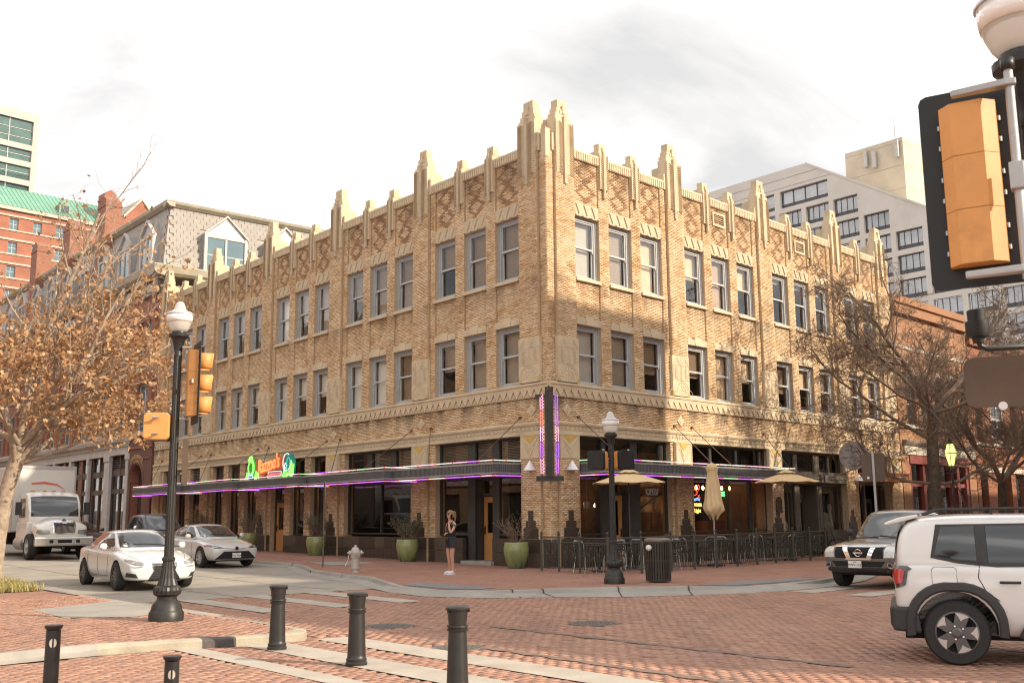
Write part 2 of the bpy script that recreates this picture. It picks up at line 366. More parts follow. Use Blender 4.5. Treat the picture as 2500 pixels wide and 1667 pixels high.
for a, b in ((FAR_IN[2], FAR_OUT[2]), (FAR_IN[4], FAR_OUT[4]), (FAR_IN[5], FAR_OUT[5]), (FAR_IN[11], FAR_OUT[11]), (FAR_IN[12], FAR_OUT[12]), (FAR_IN[13], FAR_OUT[13]), ((-6.1, 6.8), (-6.95, 7.2))): across(km, a, b)
kj = km.build('joint', M_DARK, kerb, fix=False)
for p in kj.data.polygons:
    if p.normal.z < 0: p.flip()
# tactile plates with rows of domes at the ramps
for poly in ([(-3.1, 7.45), (-2.6, 6.75), (-5.5, 6.65), (-5.6, 7.2), (-4.9, 7.6), (-3.5, 7.55)], [(-8.2, 3.2), (-8.9, 2.45), (-8.95, 1.0), (-8.85, -0.7), (-8.3, -0.6), (-8.15, 1.2)]):
    t = sheet('tactile_plate', [poly], 0.126, M_TACT); struct(t)
    P = np.array(poly); mb = MB()
    def inside(x, y, poly):
        c = False; n = len(poly)
        for i in range(n):
            (x1, y1), (x2, y2) = poly[i], poly[(i+1) % n]
            if (y1 > y) != (y2 > y) and x < (x2-x1)*(y-y1)/(y2-y1)+x1: c = not c
        return c
    for s in np.arange(P[:, 0].min(), P[:, 0].max(), 0.085):
        for d in np.arange(P[:, 1].min(), P[:, 1].max(), 0.085):
            if inside(s, d, poly):
                c = SD(s, d, 0.125); mb.add([c+Vector((.022, 0, 0)), c+Vector((0, .022, 0)), c+Vector((-.022, 0, 0)), c+Vector((0, -.022, 0)), c+Vector((0, 0, .012))], [(0, 1, 4), (1, 2, 4), (2, 3, 4), (3, 0, 4)])
    stuff(mb.build('dome', M_TACT, t))
# near pavement with its kerb
NEAR = [(75, 13.95), (0.6, 13.95), (-2.9, 13.95), (-6.0, 14.0), (-9.4, 13.95), (-10.15, 14.0), (-10.45, 14.2), (-10.5, 14.6), (-10.42, 15.2), (-10.3, 15.62), (-10.15, 16.15), (-9.97, 16.85), (-10.0, 17.5), (-10.1, 18.1), (-10.6, 24), (-11, 45)]
NEAR_IN = [(75, 14.12), (0.6, 14.12), (-2.9, 14.12), (-6.0, 14.17), (-9.35, 14.12), (-10.05, 14.16), (-10.27, 14.3), (-10.32, 14.6), (-10.24, 15.2), (-10.12, 15.62), (-9.98, 16.15), (-9.8, 16.85), (-9.83, 17.5), (-9.93, 18.1), (-10.43, 24), (-10.83, 45)]
npav = sheet('near_pavement', [NEAR_IN+[(75, 45)]], 0.106, M_PAVEBED, rot=True); struct(npav)
kp = ((0, .12), (.6, .122), (.93, .112), (1, .09), (1.03, -.02))
kprofs = MB(); k = len(kp)
def hgt(s, d):           # the kerb sinks where the ramp is, and dies away along the brick lane
    h = 1.0
    if -6.4 < s < -2.4 and d < 14.4: h = 0.18
    if d > 15.9: h = max(0.12, 1-(d-15.9)/3.0)
    return h
for a, b in zip(NEAR_IN, NEAR):
    for t, h in kp:
        s, d = a[0]+(b[0]-a[0])*t, a[1]+(b[1]-a[1])*t
        hh = h if t < .7 else h*hgt(a[0], a[1])
        kprofs.v.append(tuple(SD(s, d, hh+gz(s))))
for i in range(len(NEAR)-1):
    for j in range(k-1):
        kprofs.f.append((i*k+j, i*k+j+1, (i+1)*k+j+1, (i+1)*k+j)); kprofs.m.append(1 if i == 8 else (0 if 3 < i < 11 else 2))
M_KBLACK = mk('kerb_black_paint', (0.10, 0.09, 0.085), 0.85, var=0.3, scale=6)
me = kprofs.mesh('near_kerb', [M_YKERB, M_KBLACK, M_KERB], fix=False)
if me.polygons[0].normal.z < 0: me.flip_normals()
nk = place('near_kerb', me); struct(nk)
ramp = sheet('kerb_ramp', [[(-3.85, 15.95), (-2.85, 14.14), (-6.05, 14.18), (-6.5, 15.1), (-5.85, 16.0)]], 0.124, M_KERB); struct(ramp)
# concrete bars and bands let into the brick
def bars(name, polys, z=0.006):
    out = []
    for p in polys:
        o = sheet(name, [p], z, M_BAND); struct(o); out.append(o)
    return out
bars('crossing_bar', [[(-2.15, d), (-6.1, d+.03), (-6.1, d+.58), (-2.15, d+.55)] for d in (9.05, 10.55, 12.05, 13.3)])
bars('crossing_bar', [[(-9.9, 2.0), (-9.55, -2.0), (-10.15, -2.0), (-10.5, 2.0)], [(-11.3, 2.1), (-11.05, -1.6), (-11.65, -1.6), (-11.9, 2.1)], [(-12.8, 2.2), (-12.6, -1.4), (-13.2, -1.4), (-13.4, 2.2)]])
bars('concrete_band', [[(-10.55, 13.5), (-45, 13.1), (-45, 13.65), (-10.45, 14.05)], [(-10.45, 14.55), (-45, 14.2), (-45, 14.75), (-10.5, 15.12)], [(-10.1, 15.65), (-45, 15.2), (-45, 15.5), (-10.05, 15.98)]])
sheetp = sheet('pavement_patch', [[(8.5, 3.5), (8.1, 2.0), (6.5, 1.95), (6.3, 3.9)]], 0.126, M_KERB); struct(sheetp)
# ---- clay pavers as geometry where they can be told apart
def poly_in(S, D, poly):
    c = np.zeros(len(S), bool); n = len(poly)
    for i in range(n):
        (x1, y1), (x2, y2) = poly[i], poly[(i+1) % n]
        if y1 == y2: continue
        k = ((y1 > D) != (y2 > D)) & (S < (x2-x1)*(D-y1)/(y2-y1)+x1); c ^= k
    return c
def in_view(X, Y, far, marg=1.5):
    x, y = X, Y*cp; a = np.abs(X)-marg; r = np.hypot(X, Y)
    return (Y > 8.6) & (a < 0.525*Y) & (r < far)
def pave(parent, poly, z, along, far, near=0.0, seed=0, holes=(), tone=1.0, patches=()):
    """rows of pavers; along='s' lays them lengthwise with the left front, 'd' across it"""
    P = np.array(poly); l, w_ = 0.203, 0.102
    s0, s1, d0, d1 = P[:, 0].min(), P[:, 0].max(), P[:, 1].min(), P[:, 1].max()
    if along == 's': us, vs_, u0_, v0_ = s0, d0, s1, d1
    else: us, vs_, u0_, v0_ = d0, s0, d1, s1
    U, V = np.meshgrid(np.arange(math.floor(us/l), math.ceil(u0_/l)+1), np.arange(math.floor(vs_/w_), math.ceil(v0_/w_)+1))
    row = V.ravel(); u = (U.ravel()+0.5*(row % 2)+0.5)*l; v = (row+0.5)*w_
    S, D = (u, v) if along == 's' else (v, u)
    X = C0.x+dL.x*S+nL.x*D; Y = C0.y+dL.y*S+nL.y*D
    k = poly_in(S, D, poly) & in_view(X, Y, far)
    for h in holes: k &= ~poly_in(S, D, h)
    S, D, X, Y, row = S[k], D[k], X[k], Y[k], row[k]; n = len(S)
    if n == 0: return 0
    a, b = (dL, nL) if along == 's' else (nL, dL)
    g_ = np.where(S > 2, 0.011*(S-2), 0)
    jz = rng.normal(0, 0.0022, n)+0.006*(smooth_noise(S*.6, D*.6, 3)-.5)
    yaw = rng.normal(0, 0.012, n); hx = 0.5*l-0.0045; hy = 0.5*w_-0.0035
    ca, sa = np.cos(yaw), np.sin(yaw); A = np.array(a); B = np.array(b)
    tilt = rng.normal(0, 0.011, (n, 2))
    ax = hx*(ca[:, None]*A+sa[:, None]*B); ay = hy*(-sa[:, None]*A+ca[:, None]*B)
    ax[:, 2] = tilt[:, 0]*hx; ay[:, 2] = tilt[:, 1]*hy
    az = np.zeros((n, 3)); az[:, 2] = 0.018
    cen = np.stack([X, Y, z+g_+jz-0.018], 1)
    t = rng.random(n); big = smooth_noise(S*.35, D*.35, seed+5); mid = smooth_noise(S*1.7, D*1.7, seed+9)
    base = np.array([0.39, 0.213, 0.15]); dark = np.array([0.33, 0.172, 0.12]); pale = np.array([0.43, 0.262, 0.192])
    q = (0.55*t+0.25*big+0.2*mid)[:, None]
    cols = np.where(q < 0.5, dark+(base-dark)*(q/0.5), base+(pale-base)*((q-0.5)/0.5))
    cols *= (0.92+0.16*rng.random(n))[:, None]*tone
    cols[rng.random(n) < 0.03] *= 0.68
    dist = X*X+Y*Y; order = np.argsort(dist)
    key = order[:300] if parent.get('singles') is None else order[:0]
    parent['singles'] = 1
    rest = np.setdiff1d(np.arange(n), key)
    o = place('bricks', bricks_mesh('bricks', cen[rest], ax[rest], ay[rest], az[rest], cols[rest], M_PAVER), parent); stuff(o)
    if len(key):
        vm = []
        for q_ in range(8):
            i = key[q_*7 % len(key)]
            vm.append(bricks_mesh('brick', np.zeros((1, 3)), np.array([[hx, 0, 0]]), np.array([[0, hy, 0]]), np.array([[0, 0, .018]]), cols[i:i+1], M_PAVER))
        base_a = math.atan2(a.y, a.x)
        for j, i in enumerate(key):
            bo = place('brick', vm[j % 8], parent, tuple(cen[i]), base_a+yaw[i])
            bo.rotation_euler = (tilt[i, 1], -tilt[i, 0], base_a+yaw[i])
    return n
CIRC = lambda s, d, r: [(s+r*math.cos(a), d+r*math.sin(a)) for a in np.linspace(0, 6.283, 24, endpoint=False)]
HOLES = [CIRC(-11.66, 9.75, 0.42), CIRC(-9.7, 12.3, 0.42), CIRC(-12.6, 13.15, 0.36)]
cross = [[(-2.15, d), (-6.12, d+.03), (-6.12, d+.58), (-2.15, d+.55)] for d in (9.05, 10.55, 12.05, 13.3)]
gut = list(FAR_OUT[6:20])
n1 = pave(broad, [(-10.3, 13.5)]+[(-30, 13.3), (-30, -12), (-9.2, -12)]+gut[::-1][0:0]+[(-9.7, -0.5), (-9.75, 1.0), (-9.0, 4.2), (-7.3, 6.6), (-6.6, 7.6), (-5.1, 8.35), (-3.4, 8.15), (-2.2, 7.9), (-2.2, 13.9), (-10.2, 13.9)], 0.0, 's', 27, seed=1, holes=HOLES+cross+[[(-9.9, 2.0), (-9.55, -2.0), (-10.15, -2.0), (-10.5, 2.0)], [(-11.3, 2.1), (-11.05, -1.6), (-11.65, -1.6), (-11.9, 2.1)]])
n2 = pave(broad, [(-10.5, 14.05), (-30, 13.68), (-30, 14.3), (-10.45, 14.56)], 0.0, 'd', 22, seed=2)
n3 = pave(broad, [(-10.45, 15.12), (-30, 14.8), (-30, 15.3), (-10.2, 15.66)], 0.0, 'd', 22, seed=3)
n4 = pave(broad, [(-10.05, 15.98), (-30, 15.55), (-30, 24), (-10.7, 24)], 0.0, 'd', 22, seed=4)
n5 = pave(npav, NEAR_IN[2:]+[(4, 45), (4, 14.12)], 0.120, 'd', 24, seed=5, holes=[[(-3.85, 15.95), (-2.85, 14.1), (-6.05, 14.1), (-6.5, 15.1), (-5.85, 16.0)]], tone=1.02)
# dark sealed joints running through the crossing
M_TAR = mk('tar_joint', (0.20, 0.135, 0.105), 0.85, var=.3, scale=6)
for (x0, y0), (x1, y1) in (((1200, 1527), (2080, 1626)), ((1190, 1580), (1830, 1672))):
    a, b = at(x0, y0, .0075), at(x1, y1, .0075); mb = MB(); d = (b-a); n = Vector((-d.y, d.x, 0)).normalized()*.075; k = 24; v = []
    for i in range(k+1):
        q = a+d*(i/k); w1 = 1+.35*math.sin(i*1.7)+.2*math.sin(i*4.1); v += [q-n*w1, q+n*w1]
    o = mb.add(v, [(2*i, 2*i+1, 2*i+3, 2*i+2) for i in range(k)]).build('tar_joint', M_TAR, broad, fix=False)
    if o.data.polygons[0].normal.z < 0: o.data.flip_normals()
# manhole covers
M_IRON = mk('cast_iron', (0.16, 0.145, 0.125), 0.7, metal=0.3, var=0.3, scale=20, bump=0.5, bscale=90)
for (s, d, r), lab in zip(((-11.66, 9.75, .40), (-9.7, 12.3, .40), (-12.6, 13.15, .34)), ('round iron manhole cover in the sunlit brick crossing, farthest from the bollards', 'round iron manhole cover in the brick road behind the middle bollard', 'round iron manhole cover in the brick road just behind the right bollard')):
    mb = MB(); mb.lathe([(r, -.03), (r, .004), (r-.03, .008), (r-.05, .002), (r-.06, .002)], 28)
    for i in range(-5, 6):
        for j in range(-5, 6):
            if math.hypot(i, j) < 5.2: mb.box(i*.06*r/.4-.02, i*.06*r/.4+.02, j*.06*r/.4-.02, j*.06*r/.4+.02, 0, .008)
    tag(mb.build('manhole_cover', M_IRON, loc=SD(s, d, 0)), lab, 'manhole cover')
# ================================================================ THE CORNER BUILDING
M_TERRA = mk('terracotta_cream', (0.585, 0.465, 0.315), 0.75, var=0.13, scale=1.7, bump=0.12, bscale=35, dirt=(0.36, 0.27, 0.17), dscale=1.3, damt=0.5)
M_TERRD = mk('terracotta_tan', (0.45, 0.335, 0.215), 0.8, var=0.2, scale=6, bump=0.15)
M_GOLD = mk('glazed_ochre', (0.58, 0.37, 0.10), 0.5, var=0.15, scale=4)
M_RELF = mk('relief_stone', (0.53, 0.425, 0.295), 0.8, var=0.14, scale=3, bump=0.2, dirt=(0.30, 0.25, 0.17), dscale=2.0, damt=0.5)
M_MORT = mk('wall_mortar', (0.47, 0.335, 0.21), 0.9, var=0.18, scale=8, bump=0.2)
M_BRICK = attr_mat('facade_brick', rough=0.82, var=0.13, scale=9, bump=0.1, dirt=((0.26, 0.165, 0.095), 0.55, 0.4))
M_WFRAME = mk('window_paint_grey', (0.37, 0.375, 0.38), 0.6, var=0.14, scale=5, dirt=(0.42, 0.40, 0.37), dscale=6, damt=0.5)
M_WSASH = mk('sash_paint_grey', (0.45, 0.45, 0.45), 0.55, var=0.12, scale=5)
M_PANE = pane_mat('window_glass', (.93, .93, .91), refl=0.02, wave=0.22, wscale=1.1)
M_SHOP = pane_mat('shop_glass', (0.62, 0.62, 0.6), refl=0.01, wave=0.05, wscale=0.5)
M_SILLS = mk('stone_sill', (0.58, 0.475, 0.345), 0.8, var=0.14, scale=3, dirt=(0.33, 0.25, 0.17), dscale=3, damt=0.55)
M_TILE = mk('dark_brown_tile', (0.06, 0.043, 0.031), 0.42, var=0.22, scale=2.2, bump=0.08, dirt=(0.10, 0.075, 0.055), dscale=1.5, damt=0.5)
M_TILE2 = mk('dark_brown_tile_worn', (0.10, 0.075, 0.055), 0.5, var=0.2, scale=2.2, bump=0.08)
M_SHOPF = mk('shopfront_dark', (0.040, 0.038, 0.034), 0.55, var=0.18, scale=4)
M_SHOPB = mk('shopfront_brown', (0.12, 0.095, 0.072), 0.6, var=0.15, scale=4)
M_DOOR = mk('door_orange_wood', (0.50, 0.24, 0.075), 0.55, var=0.12, scale=2.5, bump=0.05)
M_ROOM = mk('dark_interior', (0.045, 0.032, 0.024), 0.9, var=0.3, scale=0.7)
M_WOOD = mk('interior_planks', (0.26, 0.135, 0.06), 0.7, var=0.4, scale=2.0)
M_BLINDG = mk('blind_grey', (0.56, 0.47, 0.39), 0.7, var=0.08)
M_BLINDB = mk('blind_brown', (0.42, 0.30, 0.215), 0.7, var=0.1)
M_BLINDW = mk('blind_white', (0.80, 0.77, 0.71), 0.7, var=0.06)
M_BLINDT = mk('blind_tan', (0.66, 0.49, 0.33), 0.7, var=0.06)
M_STEEL = mk('canopy_grey_metal', (0.155, 0.15, 0.155), 0.5, metal=0.35, var=0.15, scale=3)
M_CAPM = mk('canopy_trim', (0.36, 0.34, 0.33), 0.5, metal=0.3, var=0.12)
M_ROD = mk('rusty_rod', (0.13, 0.085, 0.06), 0.8, var=0.2)
M_BLK = mk('black_paint', (0.022, 0.022, 0.022), 0.4, var=0.15)
BW, WP, WW, O1 = 6.1, 1.733, 1.22, 1.376
bld = thing('brick_building', 'three storey buff brick corner building with stepped cream pinnacles along its parapet', 'building', (C0.x, C0.y, 0))
LEN = {'L': 31.9, 'R': 24.3}
WINS = {'L': [O1+BW*k+WP*j for k in range(5) for j in range(3)], 'R': [O1+BW*k+WP*j for k in range(4) for j in range(3) if not (k == 3 and j == 2)]}
PIERS = {'L': [0.81]+[6.83+BW*k for k in range(5)], 'R': [0.81]+[6.83+BW*k for k in range(3)]+[23.4]}
MINORS = {'L': [O1+BW*k+WW+(WP-WW)/2+WP*j for k in range(5) for j in range(2)], 'R': [O1+BW*k+WW+(WP-WW)/2+WP*j for k in range(4) for j in range(2) if not (k == 3 and j == 1)]}
Z3, Z2 = (9.394, 11.505), (5.866, 7.828)
def OPEN(k): return O1+BW*k
SHOPS = {'L': [(1.39, 6.0), (7.5, 12.12)]+[(OPEN(k)+WP*j, OPEN(k)+WP*j+WW) for k in (2, 3, 4) for j in range(3)], 'R': [(1.27, 6.2), (7.5, 12.6), (13.62, 18.72), (19.95, 22.85)]}
ZSH = (0.0, 4.2)
def depth(face, s, z):
    """how far the brick stands out at (s, z); None in an opening"""
    for a in WINS[face]:
        if a < s < a+WW:
            if Z3[0]-.115 < z < Z3[1] or Z2[0] < z < Z2[1]: return None
            if z > 5.4: return -0.05
    for a, b in SHOPS[face]:
        if a < s < b and z < ZSH[1]: return None
    if 5.866 < z or z < 4.2:
        for p in PIERS[face]:
            if abs(s-p) < 0.455: return 0.10
    return 0.0
def brk(face):
    S = {0.0, LEN[face]}
    for a in WINS[face]: S |= {a, a+WW}
    for p in PIERS[face]: S |= {p-.455, p+.455}
    for a, b in SHOPS[face]: S |= {a, b}
    return sorted(x for x in S if 0 <= x <= LEN[face])
ZB = [0.0, 4.2, 5.38, 5.4, Z2[0], Z2[1], Z3[0]-.115, Z3[1], 13.6]
def backing(face):
    mb = MB(); S = brk(face); ng = len(S)-1; D = {}
    for i in range(ng):
        for j in range(len(ZB)-1): D[i, j] = depth(face, (S[i]+S[i+1])/2, (ZB[j]+ZB[j+1])/2)
    q = lambda *p: mb.add([FP(face, *x) for x in p], [(0, 1, 2, 3)])
    for (i, j), d in D.items():
        if d is None: continue
        s0, s1, z0, z1 = S[i], S[i+1], ZB[j], ZB[j+1]; f = d-.012
        q((s0, f, z0), (s1, f, z0), (s1, f, z1), (s0, f, z1))
        q((s0, -.42, z0), (s0, -.42, z1), (s1, -.42, z1), (s1, -.42, z0))
        for (di, dj, a, b) in ((-1, 0, (s0, z0), (s0, z1)), (1, 0, (s1, z0), (s1, z1)), (0, -1, (s0, z0), (s1, z0)), (0, 1, (s0, z1), (s1, z1))):
            if i+di < 0: continue
            n = D.get((i+di, j+dj), None); e = -.42 if n is None else n-.012
            if e < f-1e-4: q((a[0], f, a[1]), (b[0], f, b[1]), (b[0], e, b[1]), (a[0], e, a[1]))
    return mb.build('wall', M_MORT, bld)
CH, BLEN = 0.056, 0.205
def facing(face):
    S = np.array(brk(face)); cs, cz, cd, cl = [], [], [], []
    for row, z in enumerate(np.arange(0.0+CH/2, 13.45, CH)):
        if 4.25 < z < 4.62 or 5.36 < z < 5.86 or z < 0.98: continue
        mids = (S[:-1]+S[1:])/2; ds = [depth(face, m, z) for m in mids]
        runs = []
        for i, d in enumerate(ds):
            if d is None: continue
            if runs and abs(runs[-1][1]-S[i]) < 1e-6 and runs[-1][2] == d: runs[-1][1] = S[i+1]
            else: runs.append([S[i], S[i+1], d])
        off = 0.5*BLEN*(row % 2)
        for a, b, d in runs:
            e = [a]+[x for x in np.arange(math.floor((a-off)/BLEN)*BLEN+off, b, BLEN) if a+.03 < x < b-.03]+[b]
            for x0, x1 in zip(e[:-1], e[1:]): cs.append((x0+x1)/2); cz.append(z); cd.append(d); cl.append(x1-x0)
    cs, cz, cd, cl = map(np.array, (cs, cz, cd, cl)); n = len(cs)
    a, nn = (np.array(v) for v in FACE[face][:2])
    cen = cs[:, None]*a+(cd-.012+rng.normal(0, .0012, n))[:, None]*nn; cen[:, 2] = cz
    ax = (cl/2-.005)[:, None]*a; ay = np.zeros((n, 3)); ay[:, 2] = CH/2-.0055; az = np.repeat(nn[None]*.012, n, 0)
    # colours: buff and tan bricks in loose clumps, darker crosses and diamonds laid under the coping
    t = rng.random(n); cl1 = smooth_noise(cs*1.1, cz*2.6, 2 if face == 'L' else 4); cl2 = smooth_noise(cs*3.1, cz*6, 7)
    pale = np.array([0.73, 0.55, 0.36]); buff = np.array([0.67, 0.47, 0.28]); tan = np.array([0.60, 0.385, 0.205]); brn = np.array([0.50, 0.30, 0.15])
    q = 0.46*t+0.32*cl1+0.22*cl2
    cols = np.where((q < .42)[:, None], pale, np.where((q < .60)[:, None], buff, np.where((q < .76)[:, None], tan, brn)))
    cols = cols*(0.88+.22*rng.random(n))[:, None]
    for w_ in WINS[face]:
        u = (cs-(w_+WW/2)); m = (np.abs(u) < .62) & (cz > 12.0) & (cz < 13.45)
        v = (cz-12.02)/0.70; ph = np.abs((v % 1)-.5)*2
        m2 = m & (np.abs(np.abs(u)/.40-(1-ph)) < .30) & (v < 2.05)
        cols[m2] = np.array([0.36, 0.205, 0.11])*(0.75+.5*rng.random(m2.sum()))[:, None]
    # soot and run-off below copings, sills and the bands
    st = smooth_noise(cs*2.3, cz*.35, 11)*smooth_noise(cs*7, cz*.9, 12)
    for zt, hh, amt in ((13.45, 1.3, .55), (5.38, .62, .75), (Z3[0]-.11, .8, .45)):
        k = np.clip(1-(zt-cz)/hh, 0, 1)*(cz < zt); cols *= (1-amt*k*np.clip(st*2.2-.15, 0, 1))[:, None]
    o = place('brick_facing', bricks_mesh('brick_facing', cen, ax, ay, az, np.clip(cols, 0, 1), M_BRICK), bld); stuff(o)
    return n
nb = 0
for f_ in 'LR': backing(f_); nb += facing(f_)
# small brick corner return, roof and floors, dark rooms behind the glass
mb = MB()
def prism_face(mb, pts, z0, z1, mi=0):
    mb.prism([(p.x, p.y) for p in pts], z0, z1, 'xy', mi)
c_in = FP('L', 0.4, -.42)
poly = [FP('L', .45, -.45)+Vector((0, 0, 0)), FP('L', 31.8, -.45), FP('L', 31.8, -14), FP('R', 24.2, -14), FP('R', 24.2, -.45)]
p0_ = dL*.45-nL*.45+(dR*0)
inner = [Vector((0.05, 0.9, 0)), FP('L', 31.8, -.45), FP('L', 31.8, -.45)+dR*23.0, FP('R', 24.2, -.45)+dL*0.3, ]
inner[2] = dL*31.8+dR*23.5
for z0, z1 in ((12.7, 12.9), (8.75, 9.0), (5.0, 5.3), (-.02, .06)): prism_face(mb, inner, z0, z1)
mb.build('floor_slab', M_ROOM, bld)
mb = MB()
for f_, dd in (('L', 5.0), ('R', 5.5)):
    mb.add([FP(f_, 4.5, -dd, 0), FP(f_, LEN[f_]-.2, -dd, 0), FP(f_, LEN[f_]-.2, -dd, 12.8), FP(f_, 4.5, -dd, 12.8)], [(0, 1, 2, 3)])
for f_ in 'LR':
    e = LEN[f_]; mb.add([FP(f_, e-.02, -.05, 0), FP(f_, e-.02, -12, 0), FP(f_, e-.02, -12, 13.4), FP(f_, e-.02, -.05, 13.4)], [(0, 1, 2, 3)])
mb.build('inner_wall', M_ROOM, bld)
mb = MB()
for f_ in 'LR':
    e = LEN[f_]; mb.add([FP(f_, .3, -.42, 12.7), FP(f_, e, -.42, 12.7), FP(f_, e, -.42, 13.5), FP(f_, .3, -.42, 13.5)], [(0, 1, 2, 3)])
    mb.add([FP(f_, e, .0, 0), FP(f_, e, -12, 0), FP(f_, e, -12, 13.4), FP(f_, e, .0, 13.4)], [(0, 1, 2, 3)])
mb.build('end_wall', M_MORT, bld)

# ---------------------------------------------------------------- pieces that repeat: built once, copied in loops
def rig(face, s, d, z): return FP(face, s, d, z), FACE[face][2]
def chevrons(mb, x0, x1, y0, amp, z0, z1, pitch, rise, mi=0):
    xm = (x0+x1)/2; n = int((z1-z0-rise)/pitch)
    for k in range(n):
        b, t = z0+k*pitch, z0+(k+1)*pitch
        v = []
        for x, dz in ((x0, 0), (xm, rise), (x1, 0)): v += [(x, y0+amp, b+dz), (x, y0, b+dz), (x, y0+.004, t+dz)]
        mb.add(v, [(0, 3, 5, 2), (3, 6, 8, 5), (0, 1, 4, 3), (3, 4, 7, 6)], mi)
    for sx in (x0, x1):
        mb.add([(sx, y0-.02, z0), (sx, y0+amp, z0), (sx, y0+amp, z1-rise), (sx, y0-.02, z1-rise)], [(0, 1, 2, 3)], mi)
def major_meshes():
    a = MB(); a.box(-.43, .43, -.30, .085, 12.72, 14.64); me_b = a.mesh('pinnacle_block', M_TERRA)
    a = MB(); chevrons(a, -.43, -.07, .085, .05, 12.70, 14.64, .078, .085); chevrons(a, .07, .43, .085, .05, 12.70, 14.64, .078, .085); me_c = a.mesh('chevron', M_TERRA, fix=False)
    a = MB(); a.box(-.062, .062, .05, .165, 12.41, 14.70); me_f = a.mesh('fin', M_RELF)
    a = MB(); a.box(-.36, .36, -.30, .06, 14.64, 14.80); a.box(-.29, .29, -.28, .04, 14.80, 14.99); a.box(-.235, .235, -.26, .02, 14.99, 15.29)
    a.box(-.05, .05, .02, .10, 14.80, 15.10); a.box(-.15, -.05, .02, .07, 14.80, 14.93); a.box(.05, .15, .02, .07, 14.80, 14.93)
    me_t = a.mesh('stepped_cap', M_TERRA)
    a = MB(); a.box(-.34, .34, -.66, -.30, 13.3, 14.42); a.box(-.32, .32, -1.0, -.66, 13.2, 14.03); a.box(-.55, -.43, -.28, .05, 13.45, 14.05); a.box(.43, .55, -.28, .05, 13.45, 14.05)
    me_s = a.mesh('buttress_step', M_TERRA)
    return (me_b, me_c, me_f, me_t, me_s)
def minor_meshes():
    a = MB(); a.box(-.22, .22, -.2, .04, 12.65, 13.97); me_b = a.mesh('pinnacle_block', M_TERRA)
    a = MB(); chevrons(a, -.22, -.05, .04, .04, 12.63, 13.97, .078, .05); chevrons(a, .05, .22, .04, .04, 12.63, 13.97, .078, .05); me_c = a.mesh('chevron', M_TERRA, fix=False)
    a = MB(); a.box(-.045, .045, .02, .105, 12.35, 14.02); me_f = a.mesh('fin', M_RELF)
    a = MB(); a.box(-.20, .20, -.26, .02, 13.97, 14.06); a.box(-.17, .17, -.24, 0, 14.06, 14.30); a.box(-.04, .04, 0, .06, 14.03, 14.16); me_t = a.mesh('stepped_cap', M_TERRA)
    a = MB(); a.box(-.17, .17, -.55, -.24, 13.3, 14.06); me_s = a.mesh('buttress_step', M_TERRA)
    return (me_b, me_c, me_f, me_t, me_s)
MAJ, MIN = major_meshes(), minor_meshes()
def pinnacle(face, s, kit):
    p, rz = rig(face, s, 0.0, 0)
    root = place('pinnacle', kit[0], bld, p, rz, 0.012)
    for me in kit[1:]: place(me.name.split('.')[0], me, root, bevel=0.012 if me.name.startswith(('stepped', 'butt')) else 0)
for f_ in 'LR':
    for s in PIERS[f_]: pinnacle(f_, s, MAJ)
    for s in MINORS[f_]: pinnacle(f_, s, MIN)
# square corner shaft between the two corner pinnacles
mb = MB(); e1, e2 = dL*.235, dR*.235
for z0, z1, k in ((13.2, 14.18, 1.0), (13.5, 14.60, 1.35)):
    if k == 1.0: pts = [e1*0-(dL+dR)*.02, e1, e1+e2, e2]
    else: pts = [(dL+dR)*.30, dL*.95+dR*.30, (dL+dR)*.95, dL*.30+dR*.95]
    prism_face(mb, pts, z0, z1)
mb.build('corner_shaft', M_TERRA, bld, bevel=.012)
# coping panels with upright flutes
def coping_mesh(w_):
    a = MB(); a.box(-w_/2+.004, w_/2-.004, -.36, .012, 13.45, 13.70); a.box(-w_/2+.004, w_/2-.004, -.38, .045, 13.70, 13.78)
    n = max(2, int(w_/.115)); g = w_/n
    for i in range(n): a.box(-w_/2+i*g+.02, -w_/2+(i+1)*g-.02, .012, .040, 13.47, 13.695)
    return a.mesh('coping_panel', M_TERRA)
CPC = {}
for f_ in 'LR':
    ed = sorted([(p-.43, p+.43) for p in PIERS[f_]]+[(p-.22, p+.22) for p in MINORS[f_]])
    gaps = [(ed[i][1], ed[i+1][0]) for i in range(len(ed)-1)]+([(ed[-1][1], LEN[f_])] if LEN[f_]-ed[-1][1] > .1 else [])
    for a, b in gaps:
        k = round(b-a, 2)
        if k not in CPC: CPC[k] = coping_mesh(b-a)
        p, rz = rig(f_, (a+b)/2, 0, 0); place('coping_panel', CPC[k], bld, p, rz)
# lintels, keystones, sills
a = MB(); a.box(-.605, .605, -.12, -.005, 11.508, 11.945); L3 = a.mesh('lintel', M_TERRA)
a = MB()
for i in range(3):
    x = -.40+i*.40; a.add([(x-.19, -.005, 11.91), (x+.19, -.005, 11.91), (x, -.005, 11.53), (x-.16, .035, 11.90), (x+.16, .035, 11.90), (x, .035, 11.57)], [(0, 1, 4, 3), (1, 2, 5, 4), (2, 0, 3, 5), (3, 4, 5)])
for i in range(4):
    x = -.60+i*.40
    for q, dx in ((.10, 0), (.06, .0)):
        xa, xb = max(-.605, x-q), min(.605, x+q); a.add([(xa, -.004, 11.51), (xb, -.004, 11.51), (min(max(x, -.6), .6), -.004, 11.51+q*2.4), ((xa+xb)/2, .02, 11.53)], [(0, 1, 3), (1, 2, 3), (2, 0, 3)])
L3T = a.mesh('triangle', M_RELF)
a = MB(); a.prism([(-.61, 7.83), (-.17, 7.83), (-.205, 8.055), (-.61, 8.055)], -.12, .012); K1 = a.mesh('lintel_stone', M_TERRA)
a = MB(); a.prism([(.17, 7.83), (.61, 7.83), (.61, 8.055), (.205, 8.055)], -.12, .012); K2 = a.mesh('lintel_stone', M_TERRA)
